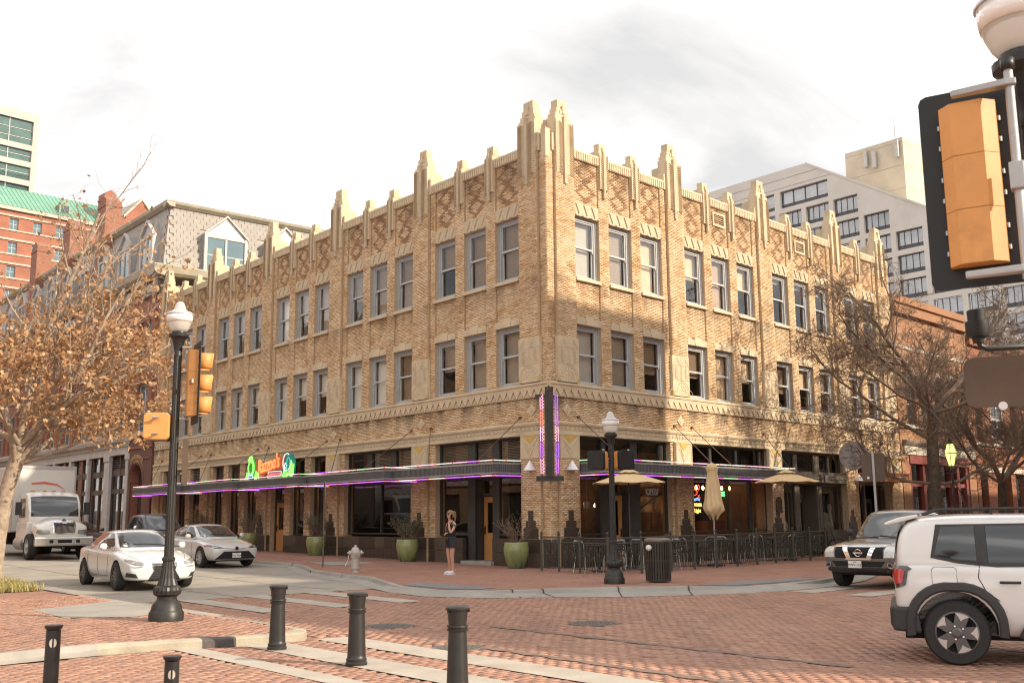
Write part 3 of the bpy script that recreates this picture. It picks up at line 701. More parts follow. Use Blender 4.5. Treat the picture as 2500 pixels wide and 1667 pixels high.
a = MB(); a.prism([(-.164, 7.83), (.164, 7.83), (.215, 8.14), (-.215, 8.14)], -.12, .028); K3 = a.mesh('keystone', M_TERRA)
a = MB(); a.box(-.63, .63, -.25, .06, 9.28, 9.392); SL = a.mesh('sill', M_SILLS)
# sash windows
def win_meshes(h):
    a = MB(); W = .61; y0, y1 = -.24, -.10
    a.box(-W, -W+.13, y0, y1, 0, h); a.box(W-.13, W, y0, y1, 0, h); a.box(-W+.13, W-.13, y0, y1, h-.12, h); a.box(-W+.13, W-.13, y0, y1+.03, 0, .075)
    a.box(-W, -W+.05, y1, y1+.035, 0, h); a.box(W-.05, W, y1, y1+.035, 0, h); a.box(-W+.05, W-.05, y1, y1+.035, h-.05, h)
    fr = a.mesh('window', M_WFRAME)
    def sash(z0, z1, yb, lug):
        a = MB(); x = W-.13; t = .05
        a.box(-x, -x+t, yb-.04, yb, z0, z1); a.box(x-t, x, yb-.04, yb, z0, z1); a.box(-x+t, x-t, yb-.04, yb, z1-t, z1); a.box(-x+t, x-t, yb-.04, yb, z0, z0+t*1.3)
        if lug:
            for sx in (-1, 1): a.box(sx*(x-.025)-.02, sx*(x-.025)+.02, yb-.04, yb, z0-.07, z0)
        return a.mesh('sash', M_WSASH)
    def pane(z0, z1, yb):
        x = W-.18; a = MB(); a.add([(-x, yb, z0), (x, yb, z0), (x, yb, z1), (-x, yb, z1)], [(0, 1, 2, 3)]); return a.mesh('pane', M_PANE, fix=False)
    m = h*.505
    return dict(frame=fr, us=sash(m-.02, h-.12, -.125, 1), ls=sash(.075, m+.03, -.172, 0), up=pane(m+.04, h-.17, -.147), lp=pane(.14, m-.02, -.193))
W3, W2 = win_meshes(Z3[1]-Z3[0]), win_meshes(Z2[1]-Z2[0])
def blind_mesh(h, frac, mat, pitch=.05):
    a = MB(); z = h-.1; n = int(h*frac/pitch); x = .46
    for i in range(n):
        a.add([(-x, -.30, z), (x, -.30, z), (x, -.335, z-pitch*1.06), (-x, -.335, z-pitch*1.06)], [(0, 1, 2, 3)]); z -= pitch
    return a.mesh('blind', mat, fix=False)
def shade_mesh(h, frac, mat):
    a = MB(); x = .47; n = 6; v = []
    for i in range(n+1):
        xx = -x+2*x*i/n; yy = -.31-.02*(i % 2); v += [(xx, yy, h-.08), (xx, yy, h-.08-h*frac)]
    return a.add(v, [(2*i, 2*i+2, 2*i+3, 2*i+1) for i in range(n)]).mesh('roller_shade', mat, fix=False)
BL = {}
def window(face, s, z, kit, h, bl):
    p, rz = rig(face, s+WW/2, -.05 if True else 0, z)
    o = place('window', kit['frame'], bld, p, rz)
    place('sash', kit['us'], o); place('sash', kit['ls'], o); place('pane', kit['up'], o); place('pane', kit['lp'], o)
    if bl:
        key = (round(h, 2),)+bl
        if key not in BL: BL[key] = (blind_mesh if bl[0] == 'b' else shade_mesh)(h, bl[1], {'g': M_BLINDG, 'w': M_BLINDW, 'n': M_BLINDB, 't': M_BLINDT}[bl[2]])
        place(BL[key].name.split('.')[0], BL[key], o)
B3 = {'L': [('b', .98, 'n'), ('b', .98, 'n'), ('b', .45, 'n'), ('b', .9, 'n'), ('b', .97, 'n'), ('b', .5, 'n'), ('b', .95, 'n'), ('b', .6, 'g'), ('s', .95, 'w'), ('b', .5, 'n'), ('b', .5, 'g'), None, ('b', .9, 'g'), ('b', .4, 'n'), None],
      'R': [('b', .98, 'w'), ('b', .98, 'g'), ('s', .98, 't'), ('s', .5, 't'), ('s', .97, 'n'), ('s', .45, 't'), ('b', .1, 'w'), ('b', .1, 'w'), ('b', .12, 'w'), None, None]}
B2 = {'L': [('b', .98, 'g'), ('b', .98, 'g'), ('b', .5, 'g'), ('b', .98, 'n'), ('s', .97, 'w'), ('s', .97, 'w'), ('s', .52, 'w'), ('s', .52, 'w'), ('s', .95, 'w'), ('s', .5, 'w'), ('s', .9, 'w'), ('s', .9, 'g'), ('s', .7, 'g'), ('b', .9, 'g'), None],
      'R': [('b', .98, 'w'), ('b', .98, 'g'), ('b', .6, 'n'), ('b', .55, 'n'), ('s', .98, 't'), ('s', .5, 't'), ('b', .6, 'n'), ('s', .45, 't'), ('b', .5, 'g'), ('b', .7, 'n'), ('b', .4, 'g')]}  # part-drawn brown blinds here stand in for tree reflections in the panes
for f_ in 'LR':
    for i, s in enumerate(WINS[f_]):
        window(f_, s, Z3[0], W3, Z3[1]-Z3[0], B3[f_][i]); window(f_, s, Z2[0], W2, Z2[1]-Z2[0], B2[f_][i])
        p, rz = rig(f_, s+WW/2, 0, 0)
        l = place('lintel', L3, bld, p, rz); place('triangle', L3T, l)
        for me in (K1, K2, K3, SL): place(me.name.split('.')[0], me, bld, p, rz, 0.008 if me is SL else 0)
# sawtooth belt under the second floor windows
a = MB(); a.prism([(-.17, 5.66), (-.17, 5.44), (-.168, 5.385), (0, 5.655), (.168, 5.385), (.17, 5.44), (.17, 5.66)], -.0, .062); SAWP = a.mesh('saw_tooth', M_TERRA)
a = MB(); a.add([(-.165, .055, 5.383), (.165, .055, 5.383), (0, .008, 5.655), (-.165, -.02, 5.383), (.165, -.02, 5.383)], [(0, 1, 2), (0, 3, 4, 1)])
for k in (.32, .62):
    w_ = .165*(1-k*.5); a.add([(-w_, .058-.02*k, 5.384+.05*k), (w_, .058-.02*k, 5.384+.05*k), (0, .02, 5.64-.05*k), (0, .055-.01*k, 5.44+.03*k)], [(0, 1, 3), (1, 2, 3), (2, 0, 3)])
TOOTH = a.mesh('tooth', M_TERRD, fix=False)
a = MB(); n_ = 8
TP = 0.34
for f_ in 'LR':
    n = int((LEN[f_]-.2)/TP)
    for i in range(n):
        p, rz = rig(f_, .17+.12+i*TP, 0, 0)
        if i % 1 == 0: place('tooth', TOOTH, bld, p, rz)
    b = MB(); x0, x1 = 0.0, LEN[f_]
    for i in range(n):
        c = .17+.12+i*TP
        pts = [(c-.17, 5.66), (c-.17, 5.386), (c, 5.655), (c+.17, 5.386), (c+.17, 5.66)]
        v = [FP(f_, x, .062, z) for x, z in pts]+[FP(f_, x, -.01, z) for x, z in pts]
        b.add(v, [(0, 1, 2), (2, 3, 4), (0, 2, 4), (1, 6, 7, 2), (2, 7, 8, 3)])
    stuff(b.build('saw_edge', M_TERRA, bld))
    # belt blocks above
    for k in range(int(LEN[f_]/1.22)):
        a0, a1 = k*1.22+.003, min(LEN[f_], (k+1)*1.22)-.003
        b = MB(); v = []
        for dd, z in ((-.02, 5.66), (.066, 5.66), (.066, 5.745), (.10, 5.765), (.10, 5.835), (.03, 5.862), (-.25, 5.864)): v += [FP(f_, a0, dd, z), FP(f_, a1, dd, z)]
        m_ = len(v)//2
        b.add(v, [(2*i, 2*i+1, 2*i+3, 2*i+2) for i in range(m_-1)]+[tuple(range(0, 2*m_, 2)), tuple(range(1, 2*m_, 2))])
        b.build('belt_block', M_TERRA, bld)
    # lower belt over the shops: blocks, then a row of small teeth
    for k in range(int(LEN[f_]/1.525)+1):
        a0, a1 = k*1.525+.003, min(LEN[f_], (k+1)*1.525)-.003
        if a1 <= a0: continue
        b = MB(); v = []
        for dd, z in ((-.05, 4.215), (.05, 4.215), (.05, 4.33), (.02, 4.335), (.02, 4.49), (.05, 4.495), (.075, 4.55), (.075, 4.585), (-.0, 4.618)): v += [FP(f_, a0, dd, z), FP(f_, a1, dd, z)]
        m_ = len(v)//2
        b.add(v, [(2*i, 2*i+1, 2*i+3, 2*i+2) for i in range(m_-1)]+[tuple(range(0, 2*m_, 2)), tuple(range(1, 2*m_, 2))])
        b.build('belt_block', M_TERRA, bld)
    b = MB()
    for c in np.arange(.15, LEN[f_]-.1, .2):
        v = [FP(f_, c-.09, .05, 4.335), FP(f_, c+.09, .05, 4.335), FP(f_, c, .024, 4.485), FP(f_, c, .055, 4.37)]
        b.add(v, [(0, 1, 3), (1, 2, 3), (2, 0, 3)])
    stuff(b.build('small_tooth', M_TERRD, bld, fix=False))
# relief panels, diamonds, V panels on the piers
a = MB(); a.box(-.5, .5, 0, .112, 5.866, 7.30); RP = a.mesh('relief_panel', M_TERRA)
a = MB(); y = .112
def arc(mb, cx, cz, r, a0, a1, t, n=9): mb.tube([(cx+r*math.cos(R(a0+(a1-a0)*i/n)), y, cz+r*math.sin(R(a0+(a1-a0)*i/n))) for i in range(n+1)], t, 4, caps=False)
for r in (.47, .40, .27, .16): arc(a, 0, 5.95, r, 0, 180, .012)
for k in range(9):
    an = R(12+k*19.5); a.tube([(.28*math.cos(an), y, 5.95+.28*math.sin(an)), (.40*math.cos(an), y, 5.95+.40*math.sin(an))], .012, 4)
for sx in (-1, 1):
    arc(a, sx*.49, 5.90, .20, 90-sx*90+(0 if sx < 0 else 0), 90, .012, 5); a.tube([(sx*.04, y, 6.45), (sx*.04, y, 7.0)], .012, 4); a.tube([(sx*.45, y, 6.5), (sx*.45, y, 6.95)], .012, 4)
    for k in range(7): a.box(sx*.30-.10+.008*k, sx*.30+.06-.004*k, y-.01, y+.016, 6.50+.062*k, 6.535+.062*k)
    arc(a, sx*.22, 6.92, .075, 0, 300, .011, 8); arc(a, sx*.19, 6.72, .05, 40, 320, .010, 7)
    a.tube([(sx*.02, y, 6.98), (sx*.24, y, 7.24), (sx*.47, y, 6.98)], .013, 4); a.tube([(sx*.08, y, 6.96), (sx*.24, y, 7.14), (sx*.41, y, 6.96)], .011, 4)
a.tube([(-.49, y, 6.44), (.49, y, 6.44)], .012, 4); a.tube([(0, y, 5.9), (0, y, 7.28)], .010, 4); a.tube([(-.49, y, 6.96), (.49, y, 6.96)], .009, 4)
RO = a.mesh('carving', M_RELF)
a = MB()
for sx in (-1, 1):
    a.prism([(sx*.49, 5.88), (sx*.36, 5.88), (sx*.40, 5.97), (sx*.49, 6.02)], .10, .118)
RG = a.mesh('gold_fan', M_GOLD)
a = MB(); a.prism([(0, 4.80), (.20, 4.99), (0, 5.18), (-.20, 4.99)], -.01, .035); a.prism([(0, 4.88), (.12, 4.99), (0, 5.10), (-.12, 4.99)], .03, .05); DI = a.mesh('diamond', M_TERRA)
a = MB(); arc2 = [( .05*math.cos(t), .05, 4.99+.05*math.sin(t)) for t in np.linspace(0, 6.283, 9)]; a.tube(arc2, .008, 4, caps=False); DR = a.mesh('boss', M_TERRD)
a = MB(); a.box(-.46, .46, .0, .115, 3.44, 4.205); VP = a.mesh('v_panel', M_TERRA)
a = MB(); a.prism([(-.33, 4.165), (.33, 4.165), (0, 3.93)], .11, .125); VG = a.mesh('gold_triangle', M_GOLD)
a = MB()
for p, q in (((-.40, 4.15), (0, 3.50)), ((.40, 4.15), (0, 3.50)), ((-.26, 4.0), (0, 3.72)), ((.26, 4.0), (0, 3.72))):
    a.tube([(p[0], .116, p[1]), (q[0], .116, q[1])], .009, 4)
a.tube([(-.43, .115, 3.47), (-.43, .115, 4.18), (.43, .115, 4.18), (.43, .115, 3.47), (-.43, .115, 3.47)], .012, 4, caps=False)
VL = a.mesh('v_rib', M_TERRD)
STT = []
for z0, z1, w_ in ((1.0, 1.325, .34), (1.33, 1.545, .23), (1.55, 1.85, .115)):
    a = MB(); a.box(-w_, w_, .08, .118, z0, z1); STT.append(a.mesh('stepped_tile', M_TILE))
for f_ in 'LR':
    for i, s in enumerate(PIERS[f_]):
        p, rz = rig(f_, s, 0, 0)
        o = place('relief_panel', RP, bld, p, rz); place('carving', RO, o); place('gold_fan', RG, o)
        o = place('diamond', DI, bld, p, rz); place('boss', DR, o)
        o = place('v_panel', VP, bld, p, rz); place('gold_triangle', VG, o); place('v_rib', VL, o)
        for me in STT: place('stepped_tile', me, bld, p, rz, 0.006)
# dark tile base, laid tile by tile round the doors
DOORS = {'L': [(2.84, 4.40), (OPEN(2)+2*WP-.02, OPEN(2)+2*WP+WW+.02), (OPEN(4)-.02, OPEN(4)+WW+.02)], 'R': [(2.62, 4.67), (14.9, 16.9), (20.8, 22.0)]}
TLC = {}
for f_ in 'LR':
    for row, (z0, z1) in enumerate(((.0, .555), (.565, .985))):
        s = 0.02
        while s < LEN[f_]-.1:
            dd = depth(f_, s+.01, .8); nxt = min([x for x in brk(f_) if x > s+.03]+[LEN[f_]]+[a for a, b in DOORS[f_] if a > s+.03])
            blocked = [b for a, b in DOORS[f_] if a-.02 <= s < b-.02]
            if blocked: s = blocked[0]; continue
            e = min(s+.62, nxt)
            if nxt-e < .12: e = nxt
            d_ = 0.012 if dd is None else dd+.012
            w_ = round(e-s, 3)
            if w_ > .04:
                key = (w_, row, rng.random() < .22)
                if key not in TLC:
                    a = MB(); a.box(-w_/2+.004, w_/2-.004, -.16, .0, z0, z1); TLC[key] = a.mesh('tile', M_TILE2 if key[2] else M_TILE)
                p, rz = rig(f_, (s+e)/2, d_+rng.normal(0, .0015), 0); place('tile', TLC[key], bld, p, rz)
            s = e
# ================================================================ SHOPFRONTS, CANOPIES, NEON
def fbox(mb, f, s0, s1, d0, d1, z0, z1, mi=0):
    v = [FP(f, s, d, z) for z in (z0, z1) for s, d in ((s0, d0), (s1, d0), (s1, d1), (s0, d1))]
    return mb.add(v, [(0, 3, 2, 1), (4, 5, 6, 7), (0, 1, 5, 4), (1, 2, 6, 5), (2, 3, 7, 6), (3, 0, 4, 7)], mi)
def fquad(mb, f, s0, s1, d, z0, z1, mi=0):
    return mb.add([FP(f, s0, d, z0), FP(f, s1, d, z0), FP(f, s1, d, z1), FP(f, s0, d, z1)], [(0, 1, 2, 3)], mi)
def shopfront(f, s0, s1, cols, mat, sill=1.06, zt=(2.92, 3.46, 4.2), dd=-.20, tcols=None, skip=()):
    """frame of an opening; cols: bars between lights (a, b); returns the frame and its lights"""
    mb = MB(); t = .075
    fbox(mb, f, s0, s0+t, dd-.08, dd, sill, zt[2]); fbox(mb, f, s1-t, s1, dd-.08, dd, sill, zt[2])
    fbox(mb, f, s0+t, s1-t, dd-.08, dd, zt[2]-.07, zt[2]); fbox(mb, f, s0+t, s1-t, dd-.10, dd+.02, zt[0], zt[1])
    ed = [s0+t]+[x for c in cols for x in c]+[s1-t]; lights = list(zip(ed[0::2], ed[1::2]))
    for i, (a, b) in enumerate(lights):
        if i not in skip: fbox(mb, f, a, b, dd-.08, dd, sill, sill+.06)
    for a, b in cols: fbox(mb, f, a, b, dd-.08, dd+.015, sill-.9 if (b-a) > .3 else sill, zt[0])
    for a, b in (tcols if tcols is not None else cols): fbox(mb, f, a, b, dd-.08, dd+.01, zt[1], zt[2]-.07)
    o = mb.build('shopfront', mat, bld, bevel=.006)
    ed = [s0+t]+[x for c in cols for x in c]+[s1-t]; lights = list(zip(ed[0::2], ed[1::2]))
    et = [s0+t]+[x for c in (tcols if tcols is not None else cols) for x in c]+[s1-t]
    for i, (a, b) in enumerate(lights):
        if i in skip: continue
        m = MB(); fquad(m, f, a, b, dd-.05, sill, zt[0]); m.build('pane', M_SHOP, o, fix=False)
    for a, b in zip(et[0::2], et[1::2]):
        m = MB(); fquad(m, f, a, b, dd-.05, zt[1], zt[2]-.06); m.build('transom_pane', M_SHOP, o, fix=False)
    return o, lights
def door(f, s0, s1, z0, z1, dd, mat=M_DOOR, glass=(.16, .90, 1.42), hside=1, frame=M_SHOPF, head=2.95):
    """frame, leaf with one tall light, handle"""
    a, b = s0+.02, s1-.02; w_ = glass[0]
    mb = MB(); fbox(mb, f, a, a+w_, dd-.05, dd, z0, z1); fbox(mb, f, b-w_, b, dd-.05, dd, z0, z1); fbox(mb, f, a+w_, b-w_, dd-.05, dd, z1-.19, z1)
    fbox(mb, f, a+w_, b-w_, dd-.05, dd, z0, z0+glass[1])
    o = mb.build('door', mat, bld, bevel=.006)
    m = MB(); fquad(m, f, a+w_, b-w_, dd-.025, z0+glass[1], z1-.19); m.build('pane', M_SHOP, o, fix=False)
    hs = b-w_*.5 if hside > 0 else a+w_*.5
    m = MB(); fbox(m, f, hs-.02, hs+.02, dd, dd+.03, z0+.85, z0+1.12); m.tube([FP(f, hs, dd+.02, z0+.9), FP(f, hs, dd+.07, z0+.92), FP(f, hs, dd+.07, z0+1.05), FP(f, hs, dd+.02, z0+1.08)], .012, 5)
    m.build('handle', M_BLK, o)
    return o
# left front -------------------------------------------------------------------
sfb = []
o, _ = shopfront('L', 1.39, 6.0, [(2.70, 3.05), (3.97, 4.38)], M_SHOPF, skip=(1,))
door('L', 3.05, 3.97, .25, 2.34, -.55)
mb = MB(); fbox(mb, 'L', 2.70, 3.05, -.62, -.2, .1, 2.92); fbox(mb, 'L', 3.97, 4.38, -.62, -.2, .1, 2.92); fbox(mb, 'L', 3.05, 3.97, -.62, -.42, 2.36, 2.46); fbox(mb, 'L', 3.05, 3.97, -.62, -.42, 2.86, 2.95)
mb.build('door_frame', M_SHOPF, bld, bevel=.008)
mb = MB(); fquad(mb, 'L', 3.05, 3.97, -.5, 2.46, 2.86); mb.build('transom_pane', M_SHOP, bld, fix=False)
mb = MB(); fbox(mb, 'L', 2.74, 4.34, -.62, .16, .10, .25); mb.build('door_step', M_KERB, bld, bevel=.012)
shopfront('L', 7.5, 12.12, [(9.7, 9.76)], M_SHOPF, tcols=[(8.75, 9.08), (10.4, 10.73)])
for k in (2, 3, 4):
    for j in range(3):
        a = OPEN(k)+WP*j; b = a+WW
        isd = (k, j) in ((2, 2), (4, 0))
        if isd:
            mb = MB(); fbox(mb, 'L', a, a+.1, -.32, -.22, .12, 4.2); fbox(mb, 'L', b-.1, b, -.32, -.22, .12, 4.2); fbox(mb, 'L', a+.1, b-.1, -.32, -.22, 2.36, 2.5); fbox(mb, 'L', a+.1, b-.1, -.32, -.2, 2.92, 3.5); fbox(mb, 'L', a+.1, b-.1, -.32, -.22, 4.1, 4.2)
            fr = mb.build('door_frame', M_SHOPF, bld, bevel=.006)
            m = MB(); fquad(m, 'L', a+.1, b-.1, -.28, 2.5, 2.92); m.build('transom_pane', M_SHOP, fr, fix=False); m = MB(); fquad(m, 'L', a+.1, b-.1, -.28, 3.5, 4.1); m.build('transom_pane', M_SHOP, fr, fix=False)
            door('L', a+.1, b-.1, .2+gz(a)*.6, 2.36, -.25)
        else: shopfront('L', a, b, [], M_SHOPF, sill=1.0)
# louvre over the far door
mb = MB()
for i in range(9): fbox(mb, 'L', OPEN(4)+.08, OPEN(4)+1.14, -.2-.02*(i % 2), -.12, 3.46+i*.078, 3.50+i*.078)
mb.build('louvre', M_SHOPB, bld)
# right front ------------------------------------------------------------------
shopfront('R', 1.27, 6.2, [(2.60, 3.15), (4.08, 4.66)], M_SHOPF, tcols=[(2.69, 2.88), (4.19, 4.54), (5.75, 6.0)], skip=(1,))
door('R', 3.15, 4.05, .14, 2.35, -.5)
mb = MB(); fbox(mb, 'R', 2.72, 3.13, -.56, -.2, .1, 2.92); fbox(mb, 'R', 4.10, 4.6, -.56, -.2, .1, 2.92); fbox(mb, 'R', 3.13, 4.10, -.56, -.42, 2.36, 2.46); mb.build('door_frame', M_SHOPF, bld, bevel=.008)
mb = MB(); fquad(mb, 'R', 3.13, 4.10, -.5, 2.46, 2.9); mb.build('transom_pane', M_SHOP, bld, fix=False)
shopfront('R', 7.5, 12.6, [(9.95, 10.02), (11.35, 11.55)], M_SHOPF, tcols=[(8.82, 8.96), (10.54, 10.68), (12.2, 12.3)])
mb = MB(); fbox(mb, 'R', 11.55, 11.72, -.35, -.25, .9, 2.92); fbox(mb, 'R', 11.9, 12.5, -2.2, -.2, .3, 2.92); mb.build('side_post', M_WOOD, bld)
o3, _ = shopfront('R', 13.62, 18.72, [(14.78, 15.05), (16.75, 16.98)], M_SHOPB, sill=.95, zt=(2.86, 3.42, 4.2), tcols=[(14.81, 15.1), (16.4, 16.9), (17.6, 17.75)], skip=(1,))
mb = MB(); fbox(mb, 'R', 15.05, 15.2, -.9, -.2, .12, 2.86); fbox(mb, 'R', 16.6, 16.75, -.9, -.2, .12, 2.86); fbox(mb, 'R', 15.2, 16.6, -.9, -.78, 2.36, 2.86); fbox(mb, 'R', 13.62, 18.72, -.18, .09, 2.95, 3.08); fbox(mb, 'R', 13.62, 18.72, -.18, .06, 3.1, 3.3)
mb.build('door_frame', M_SHOPB, bld, bevel=.01)
door('R', 15.2, 15.9, .14, 2.34, -.82, M_SHOPB, glass=(.10, .30, 1.42)); door('R', 15.92, 16.6, .14, 2.34, -.82, M_SHOPB, glass=(.10, .30, 1.42), hside=-1)
shopfront('R', 19.95, 22.85, [(20.75, 20.9), (21.9, 22.05)], M_SHOPB, sill=.9, tcols=[(20.9, 21.02), (21.9, 22.0)], skip=(1,))
door('R', 20.9, 21.9, .14, 2.34, -.4, M_SHOPF, glass=(.12, .3, 1.42))
# interiors that can be seen: plank wall, counter, shop displays, warm bulbs
mb = MB()
for i in range(30): fbox(mb, 'R', 7.2, 11.8, -3.3, -3.27+.006*(i % 2), .2+i*.13, .325+i*.13)
for i in range(30): fbox(mb, 'R', 4.75, 6.4, -3.6, -3.57, .2+i*.13, .325+i*.13)
stuff(mb.build('plank_wall', M_WOOD, bld))
mb = MB(); fbox(mb, 'R', 10.1, 11.3, -1.8, -1.2, .1, 1.45); mb.build('counter', mk('counter_red_wood', (0.30, 0.09, 0.04), 0.5, var=.15), bld, bevel=.02)
mb = MB(); mb.tube([FP('R', 8.2, -3.1, 1.9), FP('R', 9.9, -3.1, 2.6)], .03, 5); mb.tube([FP('R', 9.9, -3.1, 2.2), FP('R', 11.4, -3.1, 1.7)], .03, 5); mb.tube([FP('R', 9.9, -3.1, 1.2), FP('R', 9.9, -3.1, 2.9)], .04, 5); mb.build('iron_brace', M_BLK, bld)
E_BULB = emit('bulb_warm', (1.0, 0.55, 0.22), 14); E_LAMP = emit('lamp_amber', (1.0, 0.42, 0.12), 7)
def bulb(f, s, d, z, r=.05, cord=.25, m=None):
    mb = MB(); c = FP(f, s, d, z); mb.lathe([(.012, .09), (.03, .06), (r, 0), (r*.9, -.04), (.01, -.075)], 10, c)
    o = mb.build('light_bulb', m or E_BULB, bld, smooth=True)
    mb = MB(); mb.tube([c+Vector((0, 0, .08)), c+Vector((0, 0, .08+cord))], .008, 4); mb.lathe([(.022, .14), (.022, .06)], 8, c); mb.build('cord', M_BLK, o)
for s in (7.85, 8.7, 9.3, 9.75, 10.5, 10.95): bulb('R', s, -.7-.25*random.random(), 2.68)
for s, d, z in ((2.0, -2.2, 2.25), (2.3, -2.6, 2.32), (5.35, -2.8, 2.05), (1.75, -2.5, 2.4)): bulb('R', s, d, z, .07, .5, E_LAMP)
for s, d, z in ((8.6, -1.6, 2.0), (3.2, -2.5, 2.2), (1.9, -1.4, 1.9), (4.9, -2, 2.5), (1.55, -2.2, 2.6), (10.9, -2.5, 2.5)): bulb('L', s, d, z, .05, .4)
for k in (2, 3):
    for j in (0, 1): bulb('L', OPEN(k)+WP*j+.75, -.9, 2.72, .05, .2)
bulb('R', 9.9+.25, -2.9, 1.95, .10, .2, E_LAMP)
# pots hanging in the first right window, displays in the dress shop window
M_ALU = mk('bare_aluminium', (0.55, 0.54, 0.52), 0.35, metal=0.9, var=.08)
for s, z in ((1.75, 2.02), (2.35, 1.92)):
    mb = MB(); mb.lathe([(.10, 0), (.10, .2), (.02, .21)], 12, FP('R', s, -.6, z)); mb.tube([FP('R', s, -.6, z+.2), FP('R', s, -.6, 2.9)], .006, 4); mb.build('hanging_pot', M_ALU, bld)
M_CLOTH = mk('display_cloth', (0.55, 0.52, 0.45), 0.9, var=.25, scale=3)
for s, h, w_ in ((13.95, 1.9, .14), (14.3, 1.5, .22), (17.3, 2.0, .16), (17.75, 1.75, .2), (18.2, 2.1, .13)):
    mb = MB(); mb.lathe([(w_*1.1, .95), (w_, 1.3), (w_*.6, h-.3), (w_*.9, h-.12), (.05, h)], 10, FP('R', s, -.55, 0)); mb.build('display_form', M_CLOTH, bld, smooth=True)
# slatted blinds in the transoms of the left bays
def tblind(f, s0, s1, frac=1.0):
    mb = MB()
    for i in range(int(13*frac)): fbox(mb, f, s0, s1, -.33, -.30, 4.08-i*.052, 4.115-i*.052)
    stuff(mb.build('slat_blind', M_BLINDB, bld))
for s0, s1 in ((1.5, 2.66), (3.1, 3.93), (4.42, 5.9)): tblind('L', s0, s1)
for s0, s1, f_ in ((7.6, 8.7, 1), (9.12, 10.35, .9)): tblind('L', s0, s1, f_)
# ---- fluted canopies hung on rods, with neon along both edges
NE = {'p': emit('neon_purple', (0.50, 0.10, 0.9), .8), 'k': emit('neon_pink', (0.95, 0.50, 0.75), .55), 'g': emit('neon_green', (0.42, 0.85, 0.42), .55), 'w': emit('neon_pale', (0.85, 0.86, 0.78), 0.4), 'r': emit('neon_red', (0.95, 0.12, 0.06), .6), 'm': emit('neon_magenta', (0.70, 0.10, 0.62), .75)}
def canopy(name, f, front, label, zt=3.345, zb=3.0, mat=M_STEEL, ribs=True, neon=True, seed=0):
    """front: outline (s, d) of the edge from one wall end to the other"""
    root = thing(name, label, 'canopy', C0+FP(f, front[0][0], 0, zb)); base = FP(f, front[0][0], 0, zb)
    P = lambda s, d, z: FP(f, s, d, z)-base
    mb = MB(); n = len(front)
    mb.add([P(s, d, zb+.10) for s, d in front], [tuple(range(n))]); mb.add([P(s, d, zt-.04) for s, d in front], [tuple(range(n))])
    mb.build('deck', mat, root)
    rd = random.Random(seed)
    for (a, b) in zip(front[:-1], front[1:]):
        if abs(a[1]) < .02 and abs(b[1]) < .02: continue
        L = math.hypot(b[0]-a[0], b[1]-a[1]); t = Vector(((b[0]-a[0])/L, (b[1]-a[1])/L)); nn = Vector((-t.y, t.x))
        if nn.y < 0 and abs(t.x) > .5: nn = -nn
        if abs(t.x) <= .5 and nn.x*(1 if a[0] > (front[0][0]+front[-1][0])/2 else -1) < 0: nn = -nn
        Q = lambda u, o, z: P(a[0]+t.x*u+nn.x*o, a[1]+t.y*u+nn.y*o, z)
        def bx(mb, u0, u1, o0, o1, z0, z1): mb.add([Q(u, o, z) for z in (z0, z1) for u, o in ((u0, o0), (u1, o0), (u1, o1), (u0, o1))], [(0, 3, 2, 1), (4, 5, 6, 7), (0, 1, 5, 4), (1, 2, 6, 5), (2, 3, 7, 6), (3, 0, 4, 7)])
        mb = MB(); bx(mb, 0, L, -.05, 0, zb, zt)
        if ribs:
            k = max(2, int(L/.075))
            for i in range(k): bx(mb, (i+.2)*L/k, (i+.75)*L/k, 0, .018, zb+.04, zt-.05)
        mb.build('fascia', mat, root)
        mb = MB(); bx(mb, -.02, L+.02, -.06, .03, zt-.05, zt); bx(mb, -.02, L+.02, -.06, .03, zb-.005, zb+.04); mb.build('trim', M_CAPM, root)
        if neon:
            for z, o, seq in ((zt+.07, .0, 'kwgkwwpwk'), (zb-.06, .01, 'pmgpwkp')):
                u = 0.02
                while u < L-.1:
                    e = min(L-.02, u+rd.uniform(.55, 1.15)); c = rd.choice(seq)
                    m = MB(); m.tube([Q(u, o, z), Q(e, o, z)], .017, 6); m.build('neon_tube', NE[c], root, smooth=True)
                    m = MB(); bx(m, u-.03, u+.03, o-.02, o+.02, z-.02, z+.02); m.build('neon_clip', NE['r'], root); m = MB(); bx(m, (u+e)/2-.006, (u+e)/2+.006, o-.006, o+.006, min(z, zt-.02 if z > 3.2 else z), max(z, zb+.02 if z < 3.2 else z)); m.build('neon_bracket', M_CAPM, root)
                    u = e+.015
    return root
canopy('canopy', 'L', [(1.33, 0), (1.33, 1.17), (7.0, 1.12), (7.0, 0)], 'grey fluted neon edged canopy above the woman, over the door nearest the building corner', seed=1)
for k, lab in zip((1, 2, 3, 4), ('grey fluted neon edged canopy over the wide shop window between two planters', 'grey fluted canopy carrying the big orange neon restaurant sign', 'grey fluted neon edged canopy between the orange neon sign and the lamp post', 'farthest grey neon edged canopy, reaching the red brick building')):
    a = 7.02+BW*(k-1); b = a+BW-.02 if k < 4 else 31.75
    canopy('canopy', 'L', [(a, 0), (a, 1.45), (b, 1.1), (b, 0)], lab, seed=10+k)
canopy('canopy', 'R', [(1.33, 0), (1.33, 1.17), (12.75, 1.05), (12.75, 0)], 'long grey fluted canopy with neon edges over the patio with parasols', seed=20)
M_COPPER = mk('copper_sheet', (0.50, 0.19, 0.075), 0.38, metal=0.75, var=0.3, scale=3)
cop = canopy('copper_canopy', 'R', [(20.0, 0), (20.0, .85), (23.2, .85), (23.2, 0)], 'copper canopy with small pale lettering at the far right end of the buff building', zt=3.46, zb=3.06, mat=M_COPPER, ribs=False, neon=False)
for c in cop.children:
    if c.name.startswith('trim'): c.data.materials[0] = M_COPPER
mb = MB()
